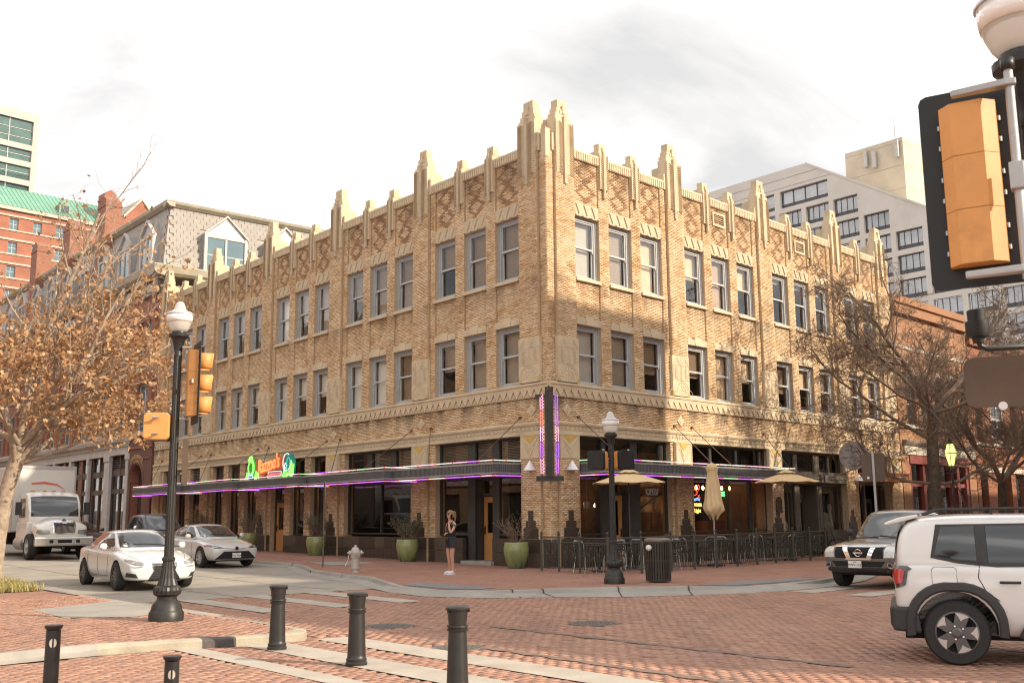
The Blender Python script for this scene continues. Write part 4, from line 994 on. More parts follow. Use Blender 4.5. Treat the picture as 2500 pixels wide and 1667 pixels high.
for i in range(4): 
    a = [FP('R', s, .856, z)-FP('R', 20.0, 0, 3.06) for s, z in ((20.0, 3.12+.08*i), (23.2, 3.12+.08*i))]; mb.tube(a, .014, 5)
mb.build('rib', M_COPPER, cop)
def face_mat(f, s, d, z, base=Vector((0, 0, 0))):
    """letters in local xy stand upright on a front, facing the street"""
    a, n = FACE[f][:2]; x = -a if f == 'L' else a      # reading direction seen from the street
    o = FP(f, s, d, z)-base
    return Matrix(((x.x, 0, n.x, o.x), (x.y, 0, n.y, o.y), (0, 1, 0, o.z), (0, 0, 0, 1)))
M_PALE = mk('pale_lettering', (0.62, 0.52, 0.40), 0.6, var=.1)
text_obj('lettering', 'THE NEWS STAND', .15, M_PALE, cop, face_mat('R', 22.3, .875, 3.2, FP('R', 20.0, 0, 3.06)))
# tie rods: from the wall down to the canopy edge
for f_, lst in (('L', [(1.38, 2.3, 1.12), (6.25, 4.9, 1.1), (7.45, 8.75, 1.35), (12.45, 11.2, 1.15), (13.5, 14.9, 1.35), (18.55, 17.3, 1.15), (19.6, 21.0, 1.35), (24.6, 23.3, 1.15), (25.7, 27.0, 1.35), (30.7, 29.4, 1.15)]), ('R', [(1.33, 2.3, 1.1), (6.45, 7.3, 1.05), (7.5, 8.5, 1.05), (12.3, 12.5, 1.0), (20.3, 20.9, .8), (21.7, 22.6, .8)])):
    for s0, s1, d1 in lst:
        mb = MB(); mb.tube([FP(f_, s0, .03, 4.78), FP(f_, s1, d1, 3.36)], .014, 5); mb.lathe([(.055, -.02), (.06, .03), (.02, .06)], 8, FP(f_, s0, .02, 4.78)); mb.build('tie_rod', M_ROD, bld)
# ---- corner blade sign with pink neon zigzag
bs = thing('neon_blade_sign', 'tall dark blade sign edged in pink neon on the corner of the building', 'neon sign', C0+Vector((-.02, -.28, 2.85)))
M_OLD = mk('old_dark_wood', (0.075, 0.05, 0.035), 0.75, var=.45, scale=5, bump=.3)
mb = MB(); mb.box(-.13, .13, -.12, .14, 0, 2.58); mb.prism([(-.13, 2.58), (.13, 2.58), (.10, 2.72), (.03, 2.70), (0, 2.86), (-.04, 2.68), (-.11, 2.72)], -.08, .08); mb.build('blade', M_OLD, bs, bevel=.01)
mb = MB(); mb.box(-.035, .035, -.15, -.12, .05, 2.62); mb.box(-.42, .42, -.06, .10, -.12, 0.03); mb.box(-.42, .10, -.02, .08, 2.45, 2.53); mb.build('bracket', M_BLK, bs)
NB = {'k': emit('neon_rose', (.95, .45, .62), .6), 'm': emit('neon_violet', (.55, .16, .75), .6), 'p': emit('neon_indigo', (.32, .12, .7), .7), 'r': emit('neon_coral', (.95, .28, .22), .5)}
for sx, cs in ((-1, ('k', 'm', 'k', 'r', 'k')), (1, ('m', 'p', 'k', 'm', 'p'))):
    for j in range(5):
        z0 = .10+j*.49; m = MB()
        path = [(sx*(.20+.035*math.sin(i*2.2)), -.03+.03*math.cos(i*2.2), z0+.47*i/14) for i in range(15)]
        m.tube(path, .013, 5); m.tube([(sx*.27, 0, z0), (sx*.27, 0, z0+.46)], .012, 5); m.build('neon_tube', NB[cs[j]], bs, smooth=True)
# ---- white cone lights
M_WHITE = mk('white_enamel', (0.80, 0.79, 0.78), 0.4, var=.05)
for f_, s, lab in (('L', .72, 'white cone wall light left of the corner blade sign'), ('R', .80, 'white cone wall light right of the corner blade sign'), ('R', 19.6, 'white cone wall light beside the copper canopy')):
    p = C0+FP(f_, s, .20, 3.09)
    mb = MB(); mb.prism([(-.20, 0), (.20, 0), (0, .30)], -.06, .06); mb.add([(-.20, -.13, -.01), (.20, -.13, -.01), (.20, .12, -.01), (-.20, .12, -.01), (0, -.0, .30)], [(0, 1, 4), (1, 2, 4), (2, 3, 4), (3, 0, 4), (0, 3, 2, 1)])
    mb2 = MB(); mb2.lathe([(.205, 0), (.195, .02), (.02, .29), (.0, .31)], 20)
    o = thing('wall_light', lab, 'wall light', p, FACE[f_][2], 'white cone wall lights'); mb2.build('shade', M_WHITE, o, smooth=True, sharp=50)
    m = MB(); m.tube([(0, -.18, .10), (0, 0, .12)], .015, 5); m.build('arm', M_BLK, o)
# ---- the big neon restaurant sign standing on the canopy
ns = thing('neon_restaurant_sign', 'orange and green neon restaurant sign standing on the grey canopy', 'neon sign', C0+FP('L', 16.6, 1.0, 3.40)); B_ = FP('L', 16.6, 1.0, 3.40)
NO = emit('neon_orange', (1.0, 0.20, 0.06), 0.9); NGR = emit('neon_lime', (0.25, 0.95, 0.12), 0.75); NTE = emit('neon_teal', (0.06, 0.55, 0.45), 0.4); NBL = emit('neon_blue', (0.25, 0.45, 1.0), 0.7)
M_SGN = mk('sign_backing_orange', (0.55, 0.14, 0.06), .5, var=.1); M_SGG = mk('sign_backing_green', (0.06, 0.26, 0.09), .5, var=.2); M_SGT = mk('sign_backing_teal', (0.02, 0.27, 0.23), .5, var=.15)
X = lambda u, o, z: FP('L', 16.6-u, 1.0+o, 3.33+z*.86)-B_      # u runs to the right as seen from the street
def plate(name, pts, o0, o1, mat):
    mb = MB(); n = len(pts); v = [X(u, o0, z) for u, z in pts]+[X(u, o1, z) for u, z in pts]
    mb.add(v, [tuple(range(n)), tuple(range(2*n-1, n-1, -1))]+[(i, (i+1) % n, (i+1) % n+n, i+n) for i in range(n)]); return mb.build(name, mat, ns)
def neon(name, pts, mat, r=.028, o=.07): 
    mb = MB(); mb.tube([X(u, o, z) for u, z in pts], r, 5); return mb.build(name, mat, ns, smooth=True)
plate('letter_board', [(-1.1, .20), (-.6, .10), (.25, .42), (1.35, .42), (1.45, 1.02), (.9, 1.05), (.85, 1.22), (.62, 1.2), (.6, 1.0), (-.1, .86), (-1.15, .72), (-1.2, .3)], -.05, .02, M_SGN)
M_T = face_mat('L', 16.6-.12, 1.07, 3.33+.36, B_); sh = Matrix(((1, .05, 0, 0), (.12, 1.6, 0, 0), (0, 0, 1, 0), (0, 0, 0, 1)))
text_obj('lettering', "Razzoo's", .54, NO, ns, M_T @ sh, .02)
plate('letter_board', [(.02, .02), (1.22, .02), (1.22, .38), (.02, .38)], -.04, .02, mk('sign_backing_violet', (.30, .26, .55), .5, var=.1))
text_obj('lettering', 'CAJUN CAFE', .20, NE['r'], ns, face_mat('L', 16.6-.62, 1.05, 3.33+.11, B_), .01)
neon('neon_border', [(.04, .04), (1.20, .04), (1.20, .36), (.04, .36), (.04, .04)], NE['w'], .016, .035)
plate('figure_board', [(-1.75, .02), (-1.5, .0), (-1.25, .2), (-1.15, .75), (-1.3, 1.1), (-1.62, 1.12), (-1.78, .8), (-1.95, .35)], -.06, .0, M_SGG)
plate('figure_board', [(1.4, .1), (1.75, .02), (2.2, .1), (2.3, .7), (2.05, 1.15), (1.6, 1.2), (1.38, .8)], -.06, .0, M_SGT)
cir = lambda cx, cz, a, b, n=18, t0=0, t1=6.6: [(cx+a*math.cos(t), cz+b*math.sin(t)) for t in np.linspace(t0, t1, n)]
for pts in (cir(-1.52, .62, .24, .32), cir(-1.55, 1.02, .17, .10), cir(-1.60, 1.12, .06, .07), cir(-1.45, 1.12, .06, .07), cir(-1.52, .62, .30, .40, 14, -1.2, 2.2), [(-1.95, .05), (-1.85, .4), (-1.78, .1), (-1.72, .35)], [(-1.12, .06), (-1.0, .42), (-.9, .1), (-.82, .34), (-.75, .08)], cir(-.95, .15, .2, .12)): neon('neon_figure', pts, NGR)
for pts in ([(-1.75, .1), (-1.6, .35), (-1.5, .2), (-1.38, .36), (-1.3, .1)],): neon('neon_figure', pts, NBL, .024)
plate('figure_board', [(-1.15, .5), (-1.12, 1.0), (-.95, 1.05), (-.82, .9), (-.85, .45)], -.03, .03, M_SGN)
for pts in (cir(1.72, .74, .32, .42, 20, 1.0, 6.2), cir(1.86, .62, .16, .34), cir(1.62, .58, .09, .12)): neon('neon_figure', pts, NTE if pts[0][0] > 1.9 else NE['w'], .022)
for pts in ([(2.02, .1), (2.1, .8), (2.18, .12), (2.32, .6), (2.26, .1)], [(1.42, .05), (1.5, .42), (1.62, .1), (1.7, .4), (1.8, .08), (1.95, .3)], cir(2.12, .35, .1, .35), cir(1.6, .14, .18, .1)): neon('neon_figure', pts, NGR)
mb = MB(); 
for u in (-1.6, -.6, .4, 1.2, 1.9): mb.tube([X(u, -.04, .3), X(u, -.35, -.04)], .02, 4); mb.tube([X(u, -.04, .0), X(u, -.04, -.06)], .02, 4)
mb.build('strut', M_BLK, ns)
# ---- neon signs in the windows
def wsign(label, f, s, z, d=-.30):
    return thing('window_sign', label, 'neon sign', C0+FP(f, s, d, z)), FP(f, s, d, z)
t, b_ = wsign('unlit white OPEN sign hanging in the window right of the patio door', 'R', 5.35, 2.42)
text_obj('lettering', 'OPEN', .24, mk('neon_tube_unlit', (.6, .58, .55), .4, var=.05), t, face_mat('R', 5.35, -.22, 2.38, b_) @ Matrix.Scale(1.25, 4, (0, 1, 0)), .012)
mb = MB(); mb.tube([FP('R', 5.35+u, -.22, 2.36+v)-b_ for u, v in ((-.36, .22), (-.30, .02), (.30, .02), (.36, .22))], .012, 5); mb.build('border', MATS['neon_tube_unlit'], t)
t, b_ = wsign('red and blue neon crab sign in the window behind the closed parasol', 'R', 7.85, 2.3)
for path, m in ((cir(0, .18, .16, .10), 'r'), (cir(0, .2, .27, .2, 14, .2, 2.9), 'r'), ([(-.22, .28), (-.34, .36), (-.26, .46), (-.16, .40)], 'r'), ([(.22, .28), (.34, .36), (.26, .46), (.16, .40)], 'r'), ([(-.3, .1), (-.2, .02), (-.34, .0)], 'r'), ([(.3, .1), (.2, .02), (.34, .0)], 'r'), ([(-.3, -.06), (-.15, -.02), (0, -.06), (.15, -.02), (.3, -.06)], 'b'), ([(-.3, -.11), (-.15, -.07), (0, -.11), (.15, -.07), (.3, -.11)], 'b')):
    mb = MB(); mb.tube([FP('R', 7.85+u, -.22, 2.3+v)-b_ for u, v in path], .017, 5); mb.build('neon_tube', {'r': NE['r'], 'b': NBL}[m], t)
NY = emit('neon_gold', (1.0, .62, .15), .8)
text_obj('lettering', 'Corona', .26, NY, t, face_mat('R', 7.85, -.22, 1.98, b_), .012); text_obj('lettering', 'Light', .2, NY, t, face_mat('R', 8.0, -.22, 1.77, b_), .012)
t, b_ = wsign('green neon DAIQUIRIS sign in the patio window', 'R', 9.25, 2.35)
text_obj('lettering', 'DAIQUIRIS', .22, emit('neon_green_word', (.08, 1.0, .15), 1.6), t, face_mat('R', 9.25, -.22, 2.35, b_) @ Matrix.Scale(1.2, 4, (0, 1, 0)), .012)
# ---- plaque on the pier, louvred vents in the parapet panels, round sign on its bracket
mb = MB(); mb.prism([(-.2, 0), (.2, 0), (.2, .42)]+[(.2*math.cos(t), .42+.2*math.sin(t)) for t in np.linspace(.4, 2.7, 6)]+[(-.2, .42)], 0, .04)
p, rz = rig('R', 13.0, .115, 1.75); tag(mb.build('wall_plaque', mk('bronze', (.09, .065, .045), .5, metal=.5, var=.25), loc=C0+p, rz=rz, bevel=.01), 'small dark arched plaque on the brick pier beside the patio', 'plaque')
for s in (9.86, 15.97):
    a = MB(); a.box(-.42, .42, -.06, .03, 12.72, 12.80); a.box(-.42, .42, -.06, .03, 13.2, 13.28); a.box(-.42, -.34, -.06, .03, 12.8, 13.2); a.box(.34, .42, -.06, .03, 12.8, 13.2)
    p, rz = rig('R', s, -.03, 0); v = a.build('vent', M_TERRA, bld, loc=p, rz=rz)
    for k in range(5): 
        a = MB(); a.add([(-.34, .02, 12.81+.08*k), (.34, .02, 12.81+.08*k), (.34, -.05, 12.87+.08*k), (-.34, -.05, 12.87+.08*k)], [(0, 1, 2, 3)]); a.build('slat', M_SILLS, v)
    a = MB(); a.box(-.34, .34, -.1, -.05, 12.8, 13.2); a.build('recess', M_BLK, v)
rs = thing('round_sign', 'blank grey round sign on a wall bracket over the brown shopfront', 'sign', C0+FP('R', 16.9, .1, 3.2)); b_ = FP('R', 16.9, .1, 3.2)
M_DISC = mk('sign_back_grey', (0.40, 0.385, 0.39), 0.6, var=.2, scale=2.5, dirt=(.5, .45, .42), damt=.6)
q = Matrix.Translation(FP('R', 17.0, 1.35, 4.05)-b_) @ Matrix.Rotation(math.atan2(nL.y, nL.x)+.35, 4, 'Z') @ Matrix.Rotation(R(90), 4, 'Y')
mb = MB(); mb.lathe([(.58, -.05), (.60, -.04), (.60, .04), (.58, .05)], 36, M=q); mb.build('disc', M_DISC, rs, bevel=.005)
mb = MB(); mb.tube([FP('R', 16.9, .05, 3.1)-b_, FP('R', 17.0, 1.35, 3.5)-b_], .03, 6); mb.box(-.06, .06, -.06, .06, -.2, .1); mb.build('bracket', mk('galvanised', (.42, .41, .40), .5, metal=.6, var=.15), rs); mb = MB(); mb.tube([FP('R', 16.95, .05, 4.65)-b_, FP('R', 17.0, 1.35, 4.66)-b_], .025, 6); mb.build('bracket', mk('galvanised', (.42, .41, .40), .5, metal=.6, var=.15), rs)
# ================================================================ NEIGHBOURS AND FAR BUILDINGS
def uv_wall(me):
    def fn(c, n):
        if abs(n.z) > .7: return (c.x, c.y)
        t = Vector((-n.y, n.x, 0)); t = t.normalized() if t.length > 1e-6 else Vector((1, 0, 0))
        return (c.dot(t), c.z)
    uv_metres(me, fn)
def bwall(mb, name, mat, parent, **k):
    o = mb.build(name, mat, parent, **k); uv_wall(o.data); return o
def wall_grid(W, H, ops, thick=.4, z0=0.0):
    """a wall in local x (along), y (out), z with rectangular openings (x0, x1, z0, z1)"""
    mb = MB(); xs = sorted({0.0, W}|{v for o in ops for v in o[:2]}); zs = sorted({z0, H}|{v for o in ops for v in o[2:4]})
    sol = lambda i, j: 0 <= i < len(xs)-1 and 0 <= j < len(zs)-1 and not any(o[0] < (xs[i]+xs[i+1])/2 < o[1] and o[2] < (zs[j]+zs[j+1])/2 < o[3] for o in ops)
    for i in range(len(xs)-1):
        for j in range(len(zs)-1):
            if not sol(i, j): continue
            a, b, c, d = xs[i], xs[i+1], zs[j], zs[j+1]
            mb.add([(a, 0, c), (b, 0, c), (b, 0, d), (a, 0, d)], [(0, 1, 2, 3)])
            for (di, dj, p, q) in ((-1, 0, (a, c), (a, d)), (1, 0, (b, d), (b, c)), (0, -1, (b, c), (a, c)), (0, 1, (a, d), (b, d))):
                ii, jj = i+di, j+dj
                if not sol(ii, jj): mb.add([(p[0], 0, p[1]), (q[0], 0, q[1]), (q[0], -thick, q[1]), (p[0], -thick, p[1])], [(0, 1, 2, 3)])
    return mb
M_FGL = mk('far_glass', (0.05, 0.06, 0.07), 0.06, var=.3, scale=.6, spec=.8)
M_FGB = mk('far_glass_blue', (0.10, 0.17, 0.20), 0.05, var=.25, scale=.3, spec=.9)
M_FGT = mk('far_glass_teal', (0.075, 0.14, 0.125), 0.05, var=.3, scale=.25, spec=.9)
M_CURT = mk('pale_curtain', (0.50, 0.48, 0.46), .8, var=.12, scale=5)
WC = {}
def simple_window(parent, x, z, w_, h, frame, y=-.15, rails=(.5,), bars=(), t=.07, curtain=None, glass=None, name='window'):
    key = (round(w_, 2), round(h, 2), frame.name, rails, bars, t, curtain and curtain.name, glass and glass.name)
    if key not in WC:
        a = MB(); a.box(-w_/2, -w_/2+t, -.06, 0, 0, h); a.box(w_/2-t, w_/2, -.06, 0, 0, h); a.box(-w_/2+t, w_/2-t, -.06, 0, 0, t); a.box(-w_/2+t, w_/2-t, -.06, 0, h-t, h)
        for r in rails: a.box(-w_/2+t, w_/2-t, -.05, -.01, h*r-t*.4, h*r+t*.4)
        for b in bars: a.box(-w_/2+w_*b-t*.4, -w_/2+w_*b+t*.4, -.05, -.008, t, h-t)
        p = MB(); p.add([(-w_/2+t, -.04, t), (w_/2-t, -.04, t), (w_/2-t, -.04, h-t), (-w_/2+t, -.04, h-t)], [(0, 1, 2, 3)])
        c = None
        if curtain:
            c = MB(); n = 10; v = []
            for i in range(n+1):
                xx = -w_/2+w_*i/n; v += [(xx, -.10-.03*(i % 2), .02), (xx, -.10-.03*(i % 2), h)]
            c.add(v, [(2*i, 2*i+2, 2*i+3, 2*i+1) for i in range(n)]); c = c.mesh('curtain', curtain, fix=False)
        WC[key] = (a.mesh('window', frame), p.mesh('pane', glass or M_FGL, fix=False), c)
    f, p, c = WC[key]; o = place(name, f, parent, (x, y, z)); place('pane', p, o)
    if c: place('curtain', c, o)
    return o
# ---------------------------------------------------------------- red brick building with the slate mansard
M_RED = brick_mat('red_brick', (0.36, 0.155, 0.105), (0.29, 0.115, 0.078), (0.16, 0.075, 0.055), .205, .072, var=.5)
M_STW = mk('painted_cornice', (0.50, 0.475, 0.455), .7, var=.12, scale=2, dirt=(.33, .29, .25), damt=.5)
M_STN = mk('pale_stone', (0.52, 0.46, 0.38), .8, var=.14, scale=2, dirt=(.32, .26, .2), damt=.5)
M_SLATE = mk('slate_grey', (0.375, 0.347, 0.315), .85, var=.1, scale=2.2, bump=.1)
M_SLATE2 = mk('slate_light', (0.395, 0.366, 0.333), .85, var=.1, scale=2.2, bump=.1)
M_CROWN = mk('ochre_metal_trim', (0.36, 0.315, 0.235), .55, var=.15, scale=2)
M_BLUEF = mk('window_paint_pale', (0.46, 0.48, 0.50), .6, var=.1)
M_BRNF = mk('shopfront_bronze', (0.085, 0.062, 0.048), .5, var=.15)
rz_L = FACE['L'][2]
B2 = thing('mansard_building', 'red brick building with grey slate mansard roof left of the corner building', 'building', SD(32.0, 0.0, .0), rz_L)
W_ = 40.0; ops = []
W3P = [1.35+3.27*i for i in range(12)]; 
for x in W3P: ops += [(x, x+1.65, 6.52, 9.3), (x, x+1.65, 10.55, 12.85)]
ops += [(1.2, 3.05, .1, 4.72)]+[(3.75+3.35*i-.0, 3.75+3.35*i+3.2, .3, 5.4) for i in range(10)]
bwall(wall_grid(W_, 14.3, ops, .45), 'wall', M_RED, B2)
mb = MB(); mb.box(0, 3.45, -.0, .10, 5.05, 6.28); mb.box(0, 1.2, 0, .10, .1, 5.05); mb.box(3.05, 3.45, 0, .10, .1, 5.05)
mb.build('gate_pier', M_RED, B2); uv_wall(B2.children[-1].data)
mb = MB()                                            # arch spandrel round the passage
ar = [(2.125+.92*math.cos(t), 3.82+.92*math.sin(t)) for t in np.linspace(math.pi, 0, 15)]
for (x0, z0), (x1, z1) in zip(ar[:-1], ar[1:]): mb.add([(x0, .10, z0), (x1, .10, z1), (x1, .10, 5.05), (x0, .10, 5.05), (x0, -.45, z0), (x1, -.45, z1)], [(0, 1, 2, 3), (0, 4, 5, 1)])
bwall(mb, 'arch', M_RED, B2, fix=False)
for r in (.98, 1.10):
    mb = MB(); mb.tube([(2.125+r*math.cos(t), .11, 3.82+r*math.sin(t)) for t in np.linspace(math.pi, 0, 17)], .04, 4); mb.build('arch_ring', M_RED, B2); uv_wall(B2.children[-1].data)
mb = MB(); mb.box(-.05, 3.5, .08, .16, 5.62, 5.74); mb.box(0.3, 3.2, .08, .14, 5.02, 5.10); bwall(mb, 'string_course', M_RED, B2)
Mt = Matrix(((-1, 0, 0, 2.125), (0, 0, 1, .13), (0, 1, 0, 3.82), (0, 0, 0, 1)))
M_LET = mk('gilded_letters', (.46, .33, .17), .6, var=.15)
text_obj('lettering', 'SUNDANCE', .34, M_LET, B2, Mt, .02, curve=1.26); text_obj('lettering', 'SQUARE', .2, M_LET, B2, Mt, .02, curve=1.04)
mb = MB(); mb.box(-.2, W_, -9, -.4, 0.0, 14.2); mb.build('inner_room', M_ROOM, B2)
for i, x in enumerate(W3P):
    for z, h in ((6.52, 2.78), (10.55, 2.3)):
        simple_window(B2, x+.825, z, 1.65, h, M_BLUEF, -.2, (.52,), (.5,), .10, M_CURT if (i+int(z)) % 3 == 0 else None, M_FGB)
    mb = MB(); mb.box(x-.12, x+1.77, -.2, .10, 10.36, 10.54); mb.build('sill', M_STN, B2, bevel=.015)
    mb = MB(); v = [(x-.05+1.75*k/8, 12.62+.26*math.sin(math.pi*k/8)) for k in range(9)]
    for (a, b), (c, d) in zip(v[:-1], v[1:]): mb.add([(a, .07, b), (c, .07, d), (c, .07, d+.26), (a, .07, b+.26), (a, 0, b), (c, 0, d), (c, 0, d+.26), (a, 0, b+.26)], [(0, 1, 2, 3), (0, 4, 5, 1), (3, 2, 6, 7)])
    mb.add([(x-.05, -.02, 12.88), (x+1.7, -.02, 12.88), (x+1.7, -.02, 12.62)], [(0, 1, 2)])
    bwall(mb, 'window_head', M_RED, B2)
    mb = MB(); mb.box(x-.95, x-.45, 0, .14, 6.5, 14.2); bwall(mb, 'pilaster', M_RED, B2)
mb = MB(); mb.box(-.02, W_, -.02, .22, 6.30, 6.50); mb.build('belt_course', M_STW, B2, bevel=.02)
mb = MB(); mb.box(3.45, W_, 0, .12, 5.42, 5.95); mb.build('frieze', M_STW, B2)
mb = MB(); mb.prism([(.0, 5.95), (.16, 5.95), (.20, 6.05), (.42, 6.12), (.48, 6.28), (.50, 6.36), (0, 6.40)], 3.4, W_, 'yz'); mb.build('shop_cornice', M_STW, B2)
mb = MB()
for i in range(150): mb.box(3.5+i*.24, 3.62+i*.24, .12, .24, 5.86, 5.95)
stuff(mb.build('dentil', M_STW, B2))
for i in range(10):
    x = 3.6+3.35*i; big = i in (0, 1)
    mb = MB(); w2 = (.30 if i == 0 else .44 if i == 1 else .13); mb.box(x-w2, x+w2, -.1, .10, .1, 5.1); mb.box(x-w2-.05, x+w2+.05, -.12, .15, 5.1, 5.42); mb.box(x-w2-.04, x+w2+.04, -.12, .14, .1, .55); mb.build('column', M_STW, B2, bevel=.02)
    a, b = x+w2, x+3.35-.44+(.0 if i else .0)
    if i < 9:
        nb_ = 1; xs = np.linspace(a, b, nb_+2)
        mb = MB(); mb.box(a, b, -.22, -.1, 3.2, 3.48); mb.box(a, b, -.22, -.1, 4.23, 4.58); mb.box(a, b, -.22, -.1, .1, .7)
        for q in xs: mb.box(q-.06, q+.06, -.24, -.08, .1, 5.4)
        fr = mb.build('shopfront', M_BRNF, B2, bevel=.01)
        for q0, q1 in zip(xs[:-1], xs[1:]):
            for z0, z1 in ((.7, 3.2), (3.48, 4.23), (4.58, 5.4)):
                if i < 2 and z0 > 4 and (i == 0 or q0 == xs[0]):
                    for k in range(6):
                        m = MB(); m.add([(q0+.06, -.12, z0+.02+.13*k), (q1-.06, -.12, z0+.02+.13*k), (q1-.06, -.2, z0+.13+.13*k), (q0+.06, -.2, z0+.13+.13*k)], [(0, 1, 2, 3)]); m.build('louvre', M_BRNF, fr)
                    continue
                m = MB(); m.add([(q0+.06, -.17, z0), (q1-.06, -.17, z0), (q1-.06, -.17, z1), (q0+.06, -.17, z1)], [(0, 1, 2, 3)]); m.build('pane', M_SHOP, fr, fix=False)
        for q0, q1 in zip(xs[:-1], xs[1:]):
            m = MB(); m.box(q0+.1, q1-.2, -.38, -.36, .5, 4.2 if i % 2 else 2.9); m.build('roller_shade', M_BLINDT, fr)
mb = MB(); mb.box(1.2, 3.05, -3.5, -3.3, 0, 4.8); mb.build('passage_wall', M_ROOM, B2)
mb = MB()
for k in range(9): mb.tube([(1.25+.1*k, -.3, .3), (1.25+.1*k, -.3, 3.6)], .014, 4)
for z in (.6, 2.0, 3.4): mb.box(1.2, 2.1, -.31, -.29, z, z+.04)
mb.build('gate', M_BLK, B2)
# entablature, brackets, gutter
mb = MB(); mb.box(-.1, W_, -.4, .18, 14.2, 14.95); mb.build('entablature', mk('cornice_dark', (.20, .175, .165), .7, var=.2, scale=2), B2)
for i in range(24):
    a = MB(); x = .25+i*1.65; a.prism([(.18, 14.3), (.32, 14.5), (.36, 14.95), (.62, 15.1), (.18, 15.1)], x-.13, x+.13, 'yz'); a.build('cornice_bracket', M_STW, B2)
    a = MB(); a.box(x+.35, x+1.3, .18, .22, 14.4, 14.8); a.build('cornice_panel', M_STW, B2)
mb = MB(); mb.prism([(-.4, 15.0), (.55, 15.1), (.72, 15.25), (.80, 15.6), (.74, 15.68), (-.3, 15.7)], -.75, W_, 'yz'); mb.build('gutter_cornice', M_CROWN, B2)
mb = MB(); mb.prism([(.4, 15.0), (-.55, 15.1), (-.72, 15.25), (-.80, 15.6), (-.74, 15.68), (.3, 15.7)], -12, .75, 'xz'); mb.build('gutter_cornice', M_CROWN, B2)
# mansard: two slopes covered with slates, each its own slab
TOP = 19.35; INS = .45
mb = MB(); mb.add([(0, .0, 15.6), (W_, 0, 15.6), (W_, -INS, TOP), (INS, -INS, TOP), (0, -14, 15.6), (INS, -14, TOP), (W_, -14, TOP), (W_, -14, 15.6)], [(0, 1, 2, 3), (0, 3, 5, 4), (3, 2, 6, 5)]); mb.build('roof', M_SLATE, B2, fix=False)
def slates_all():
    # side slope first (sunlit), its slates face the right-hand street
    meshes = []
    for m in (M_SLATE, M_SLATE2):
        a = MB(); a.add([(-.19, 0, 0), (.19, 0, 0), (.19, .025, .30), (-.19, .025, .30), (-.19, .025, 0), (.19, .025, 0)], [(0, 1, 2, 3), (0, 1, 5, 4)]); meshes.append(a.mesh('slate', m))
    n = 0; rest = [MB(), MB()]
    spots = []
    for r in range(14):
        z = 15.68+r*.262; ins = INS*(z-15.6)/(TOP-15.6)
        for c in range(30):
            u = .2+c*.40+(.2 if r % 2 else 0)
            if u-.2 < ins or (2.0 < u < 5.1 and z < 18.2) or (5.85 < u < 8.9 and z < 18.2): continue
            spots.append(('side', u, z, ins))
    for r in range(14):
        z = 15.68+r*.262; ins = INS*(z-15.6)/(TOP-15.6)
        for c in range(98):
            u = .2+c*.40+(.2 if r % 2 else 0)
            if u-.2 < ins: continue
            spots.append(('front', u, z, ins))
    for sd_, u, z, ins in spots:
        j = int(rng.random() < .45); jj = rng.normal(0, .002)
        loc, ang = ((ins-.03+jj, -u, z), math.pi/2+math.pi) if sd_ == 'side' else ((u, -ins+.03+jj, z), math.pi)
        if sd_ == 'side': ang = math.pi/2
        if sd_ == 'side' and n < 300: place('slate', meshes[j], B2, loc, -math.pi/2 if False else ang); n += 1
        else:
            M = Matrix.Translation(loc) @ Matrix.Rotation(ang, 4, 'Z')
            rest[j].add([(-.19, 0, 0), (.19, 0, 0), (.19, .025, .30), (-.19, .025, .30), (-.19, .025, 0), (.19, .025, 0)], [(0, 1, 2, 3), (0, 4, 5, 1)], 0, M)
    for j in (0, 1): stuff(rest[j].build('slates', (M_SLATE, M_SLATE2)[j], B2))
slates_all()
mb = MB(); mb.prism([(-.6, TOP-.05), (-.30, TOP-.02), (-.12, TOP+.14), (-.08, TOP+.30), (-.6, TOP+.34)], INS-.35, W_, 'yz'); mb.build('roof_crown', M_CROWN, B2)
mb = MB(); mb.prism([(.6, TOP-.05), (.30, TOP-.02), (.12, TOP+.14), (.08, TOP+.30), (.6, TOP+.34)], -14, -.1, 'xz'); mb.build('roof_crown', M_CROWN, B2)
M_DORM = mk('dormer_metal', (.42, .415, .42), .5, metal=.2, var=.12, scale=2)
